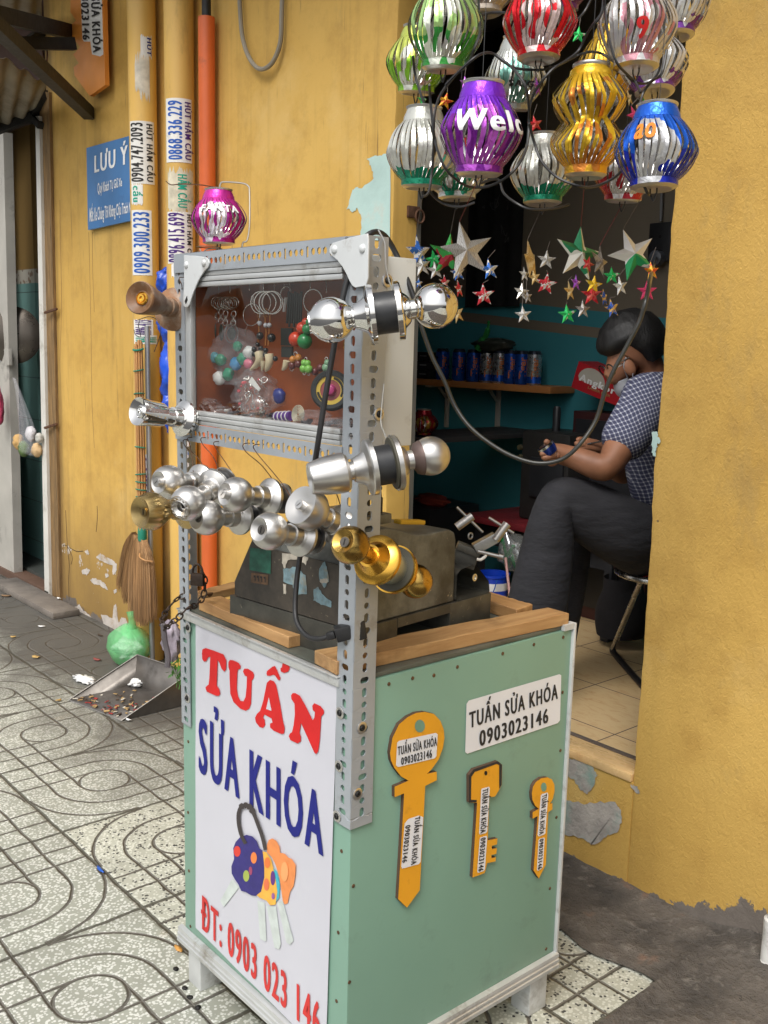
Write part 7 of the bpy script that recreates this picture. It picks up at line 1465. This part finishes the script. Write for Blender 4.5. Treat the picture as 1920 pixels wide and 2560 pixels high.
t = kthing('faint jade and red bead key rings right of the black cable', 1560, 1450); mb = MB(); [mb.ball(K(x, y), r, 12) for x, y, r in ((1570, 1440, .006), (1560, 1490, .008))]; mb.build('jade', mat('jade_bead', (.2, .36, .22), .3), t); mb = MB(); [mb.ball(K(x, y), .007, 12) for x, y in ((1440, 1530), (1500, 1490))]; mb.build('red_beads', mat('dark_red_bead', (.14, .03, .03), .3), t); mb = MB(); hook(mb, 1560, 720); ring(mb, K(1560, 1400), .003); mb.build('ring', wire_s, t)
tg = kthing('small gold charm in cellophane beside the front post', 1760, 1250); p = at(868, 862, Y=.03); MB().ball(p, .011, 14, sc=(.7, .5, 1)).build('charm', brassr, tg); MB().tube(catmull([p + V(0, 0, .012), p + V(.002, .01, .05), V(p.x, .06, cz1 - .004)], 5), .0008, 5).build('hook', wire_s, tg)
# bag of trinkets, wheel, things on the case floor
t = thing('trinket_bag', 'clear bag of silver and red trinkets lying in the lower middle of the case', 'bag', K(900, 1800)); q = at(640, 985, Y=.05)
lump(blob(q, .058, .025, .046, .7, 2.6, 8), 'clear_bag', film, t, 30, 18); mb = MB()
for k in range(34): ring(mb, q + V(rnd.uniform(-.042, .042), rnd.uniform(-.012, .0), rnd.uniform(-.032, .03)), rnd.uniform(.003, .008), (rnd.uniform(-1, 1), -1, rnd.uniform(-1, 1)), .0008)
mb.build('rings', wire_s, t); mb = MB()
for k in range(9): mb.ball(q + V(rnd.uniform(-.045, .03), -.012, rnd.uniform(-.03, .03)), rnd.uniform(.002, .004), 8)
mb.build('red_beads', mat('bright_red_bead', (.55, .03, .04), .3), t); MB().poly([at(*p_, Y=.028) for p_ in [(622, 955), (630, 942), (652, 972), (648, 978)]], thick=.001, n=(0, -1, 0)).build('paper_star', paper, t); lump(blob(at(698, 990, Y=.05), .014, .01, .014, .4, 3, 2), 'blue_toy', mat('navy_toy', (.03, .04, .2), .3), t, 14, 10)
t = thing('toy_wheel', 'black toy tyre with yellow ring and pink centre leaning in the case', 'toy wheel', at(827, 975, Y=.05)); q = at(827, 976, Y=.055); R_o = 51 * depth(q) / FPX
axw = (.66, -.74, .12)
MB().lathe([(R_o * .70, -.006), (R_o * .72, .007), (R_o * .90, .008), (R_o, .002), (R_o, -.008), (R_o * .9, -.012), (R_o * .7, -.008)], q, axw, 48).build('tyre', mat('tyre_rubber', (.022, .025, .025), .7), t)
MB().lathe([(R_o * .51, .0042), (R_o * .71, .0046), (R_o * .71, .0025)], q, axw, 48).build('yellow_ring', mat('yellow_ring', (.62, .43, .05), .5), t); MB().lathe([(0, .003), (R_o * .51, .003)], q, axw, 40).build('red_disc', mat('translucent_red', (.28, .05, .05), .4), t); MB().lathe([(0, .016), (R_o * .22, .012), (R_o * .30, .003)], q, axw, 30).build('pink_hub', mat('pink_hub', (.48, .05, .20), .35), t)
mb = MB(); aw_ = V(*axw).normalized(); uu = aw_.cross(V(0, 0, 1)).normalized() * -1; vv = aw_.cross(uu) * -1
if vv.z < 0: vv = -vv
for k in range(26):
    a = R_(70 - k * 6.2 if k < 17 else 190 + (k - 17) * 6.2)
    for s in (0, 1):
        rr0 = R_o * (.55 + .02 * s); d_ = uu * math.cos(a + s * .04) + vv * math.sin(a + s * .04); e_ = uu * -math.sin(a) + vv * math.cos(a); c_ = q + aw_ * .0052; mb._new([c_ + d_ * rr0, c_ + d_ * rr0 + e_ * .0012, c_ + d_ * (rr0 + R_o * .11) + e_ * .0012, c_ + d_ * (rr0 + R_o * .11)], [(0, 1, 2, 3)])
mb.build('tyre_lettering', kdark, t)
t = thing('wrapped_toy', 'purple and white wrapped toy with a wire coil on the case floor', 'toy', at(715, 1042, Y=.05)); a_, b_ = at(690, 1042, Y=.045), at(728, 1040, Y=.045)
MB().tube([a_, b_], .0085, 14).build('purple_body', mat('purple_toy', (.12, .04, .26), .35, 0, .3, 50), t); mb = MB(); [ring(mb, a_.lerp(b_, k), .0088, tuple(b_ - a_), .0012) for k in (.1, .35, .6, .85)]; mb.build('white_bands', paper, t); mb = MB(); [ring(mb, at(745, 1036, Y=.042), .003 + .0026 * k, (.1, -1, .1), .0009) for k in range(6)]; mb.build('coil', mat('pale_coil', (.50, .47, .36), .4), t)
mb = MB()
for k in range(46):
    p = V(rnd.uniform(cx0 + .03, cx1 - .03), rnd.uniform(.02, .09), cz0 + .014 + rnd.uniform(0, .012)); M_ = Matrix.Translation(p) @ Matrix.Rotation(rnd.uniform(0, 3), 4, 'Z') @ Matrix.Rotation(rnd.uniform(-.6, .6), 4, 'Y')
    mb.box((-rnd.uniform(.006, .018), -.005, -.002), (rnd.uniform(.006, .018), .005, .003), rnd.choice((0, 1, 2)), bev=.0012, M=M_)
tag(mb.build('trinkets', [mat('dark_trinket', (.05, .04, .045), .3, .3), mat('grey_trinket', (.3, .29, .27), .3, .5), mat('brown_trinket', (.14, .07, .04), .4)]), 'heap of small dark trinkets covering the display case floor', 'trinkets', kind='stuff')
for i, (px, lab_) in enumerate([((520, 1012), 'crumpled cellophane at the left of the case floor'), ((790, 1045), 'crumpled cellophane in the middle of the case floor'), ((850, 1065), 'crumpled dark cellophane at the right of the case floor')]):
    o = lump(blob(at(*px, Y=.04), .035, .02, .014, .8, 3, i + 50), 'cellophane', film, None, 24, 14); tag(o, lab_, 'wrapper')
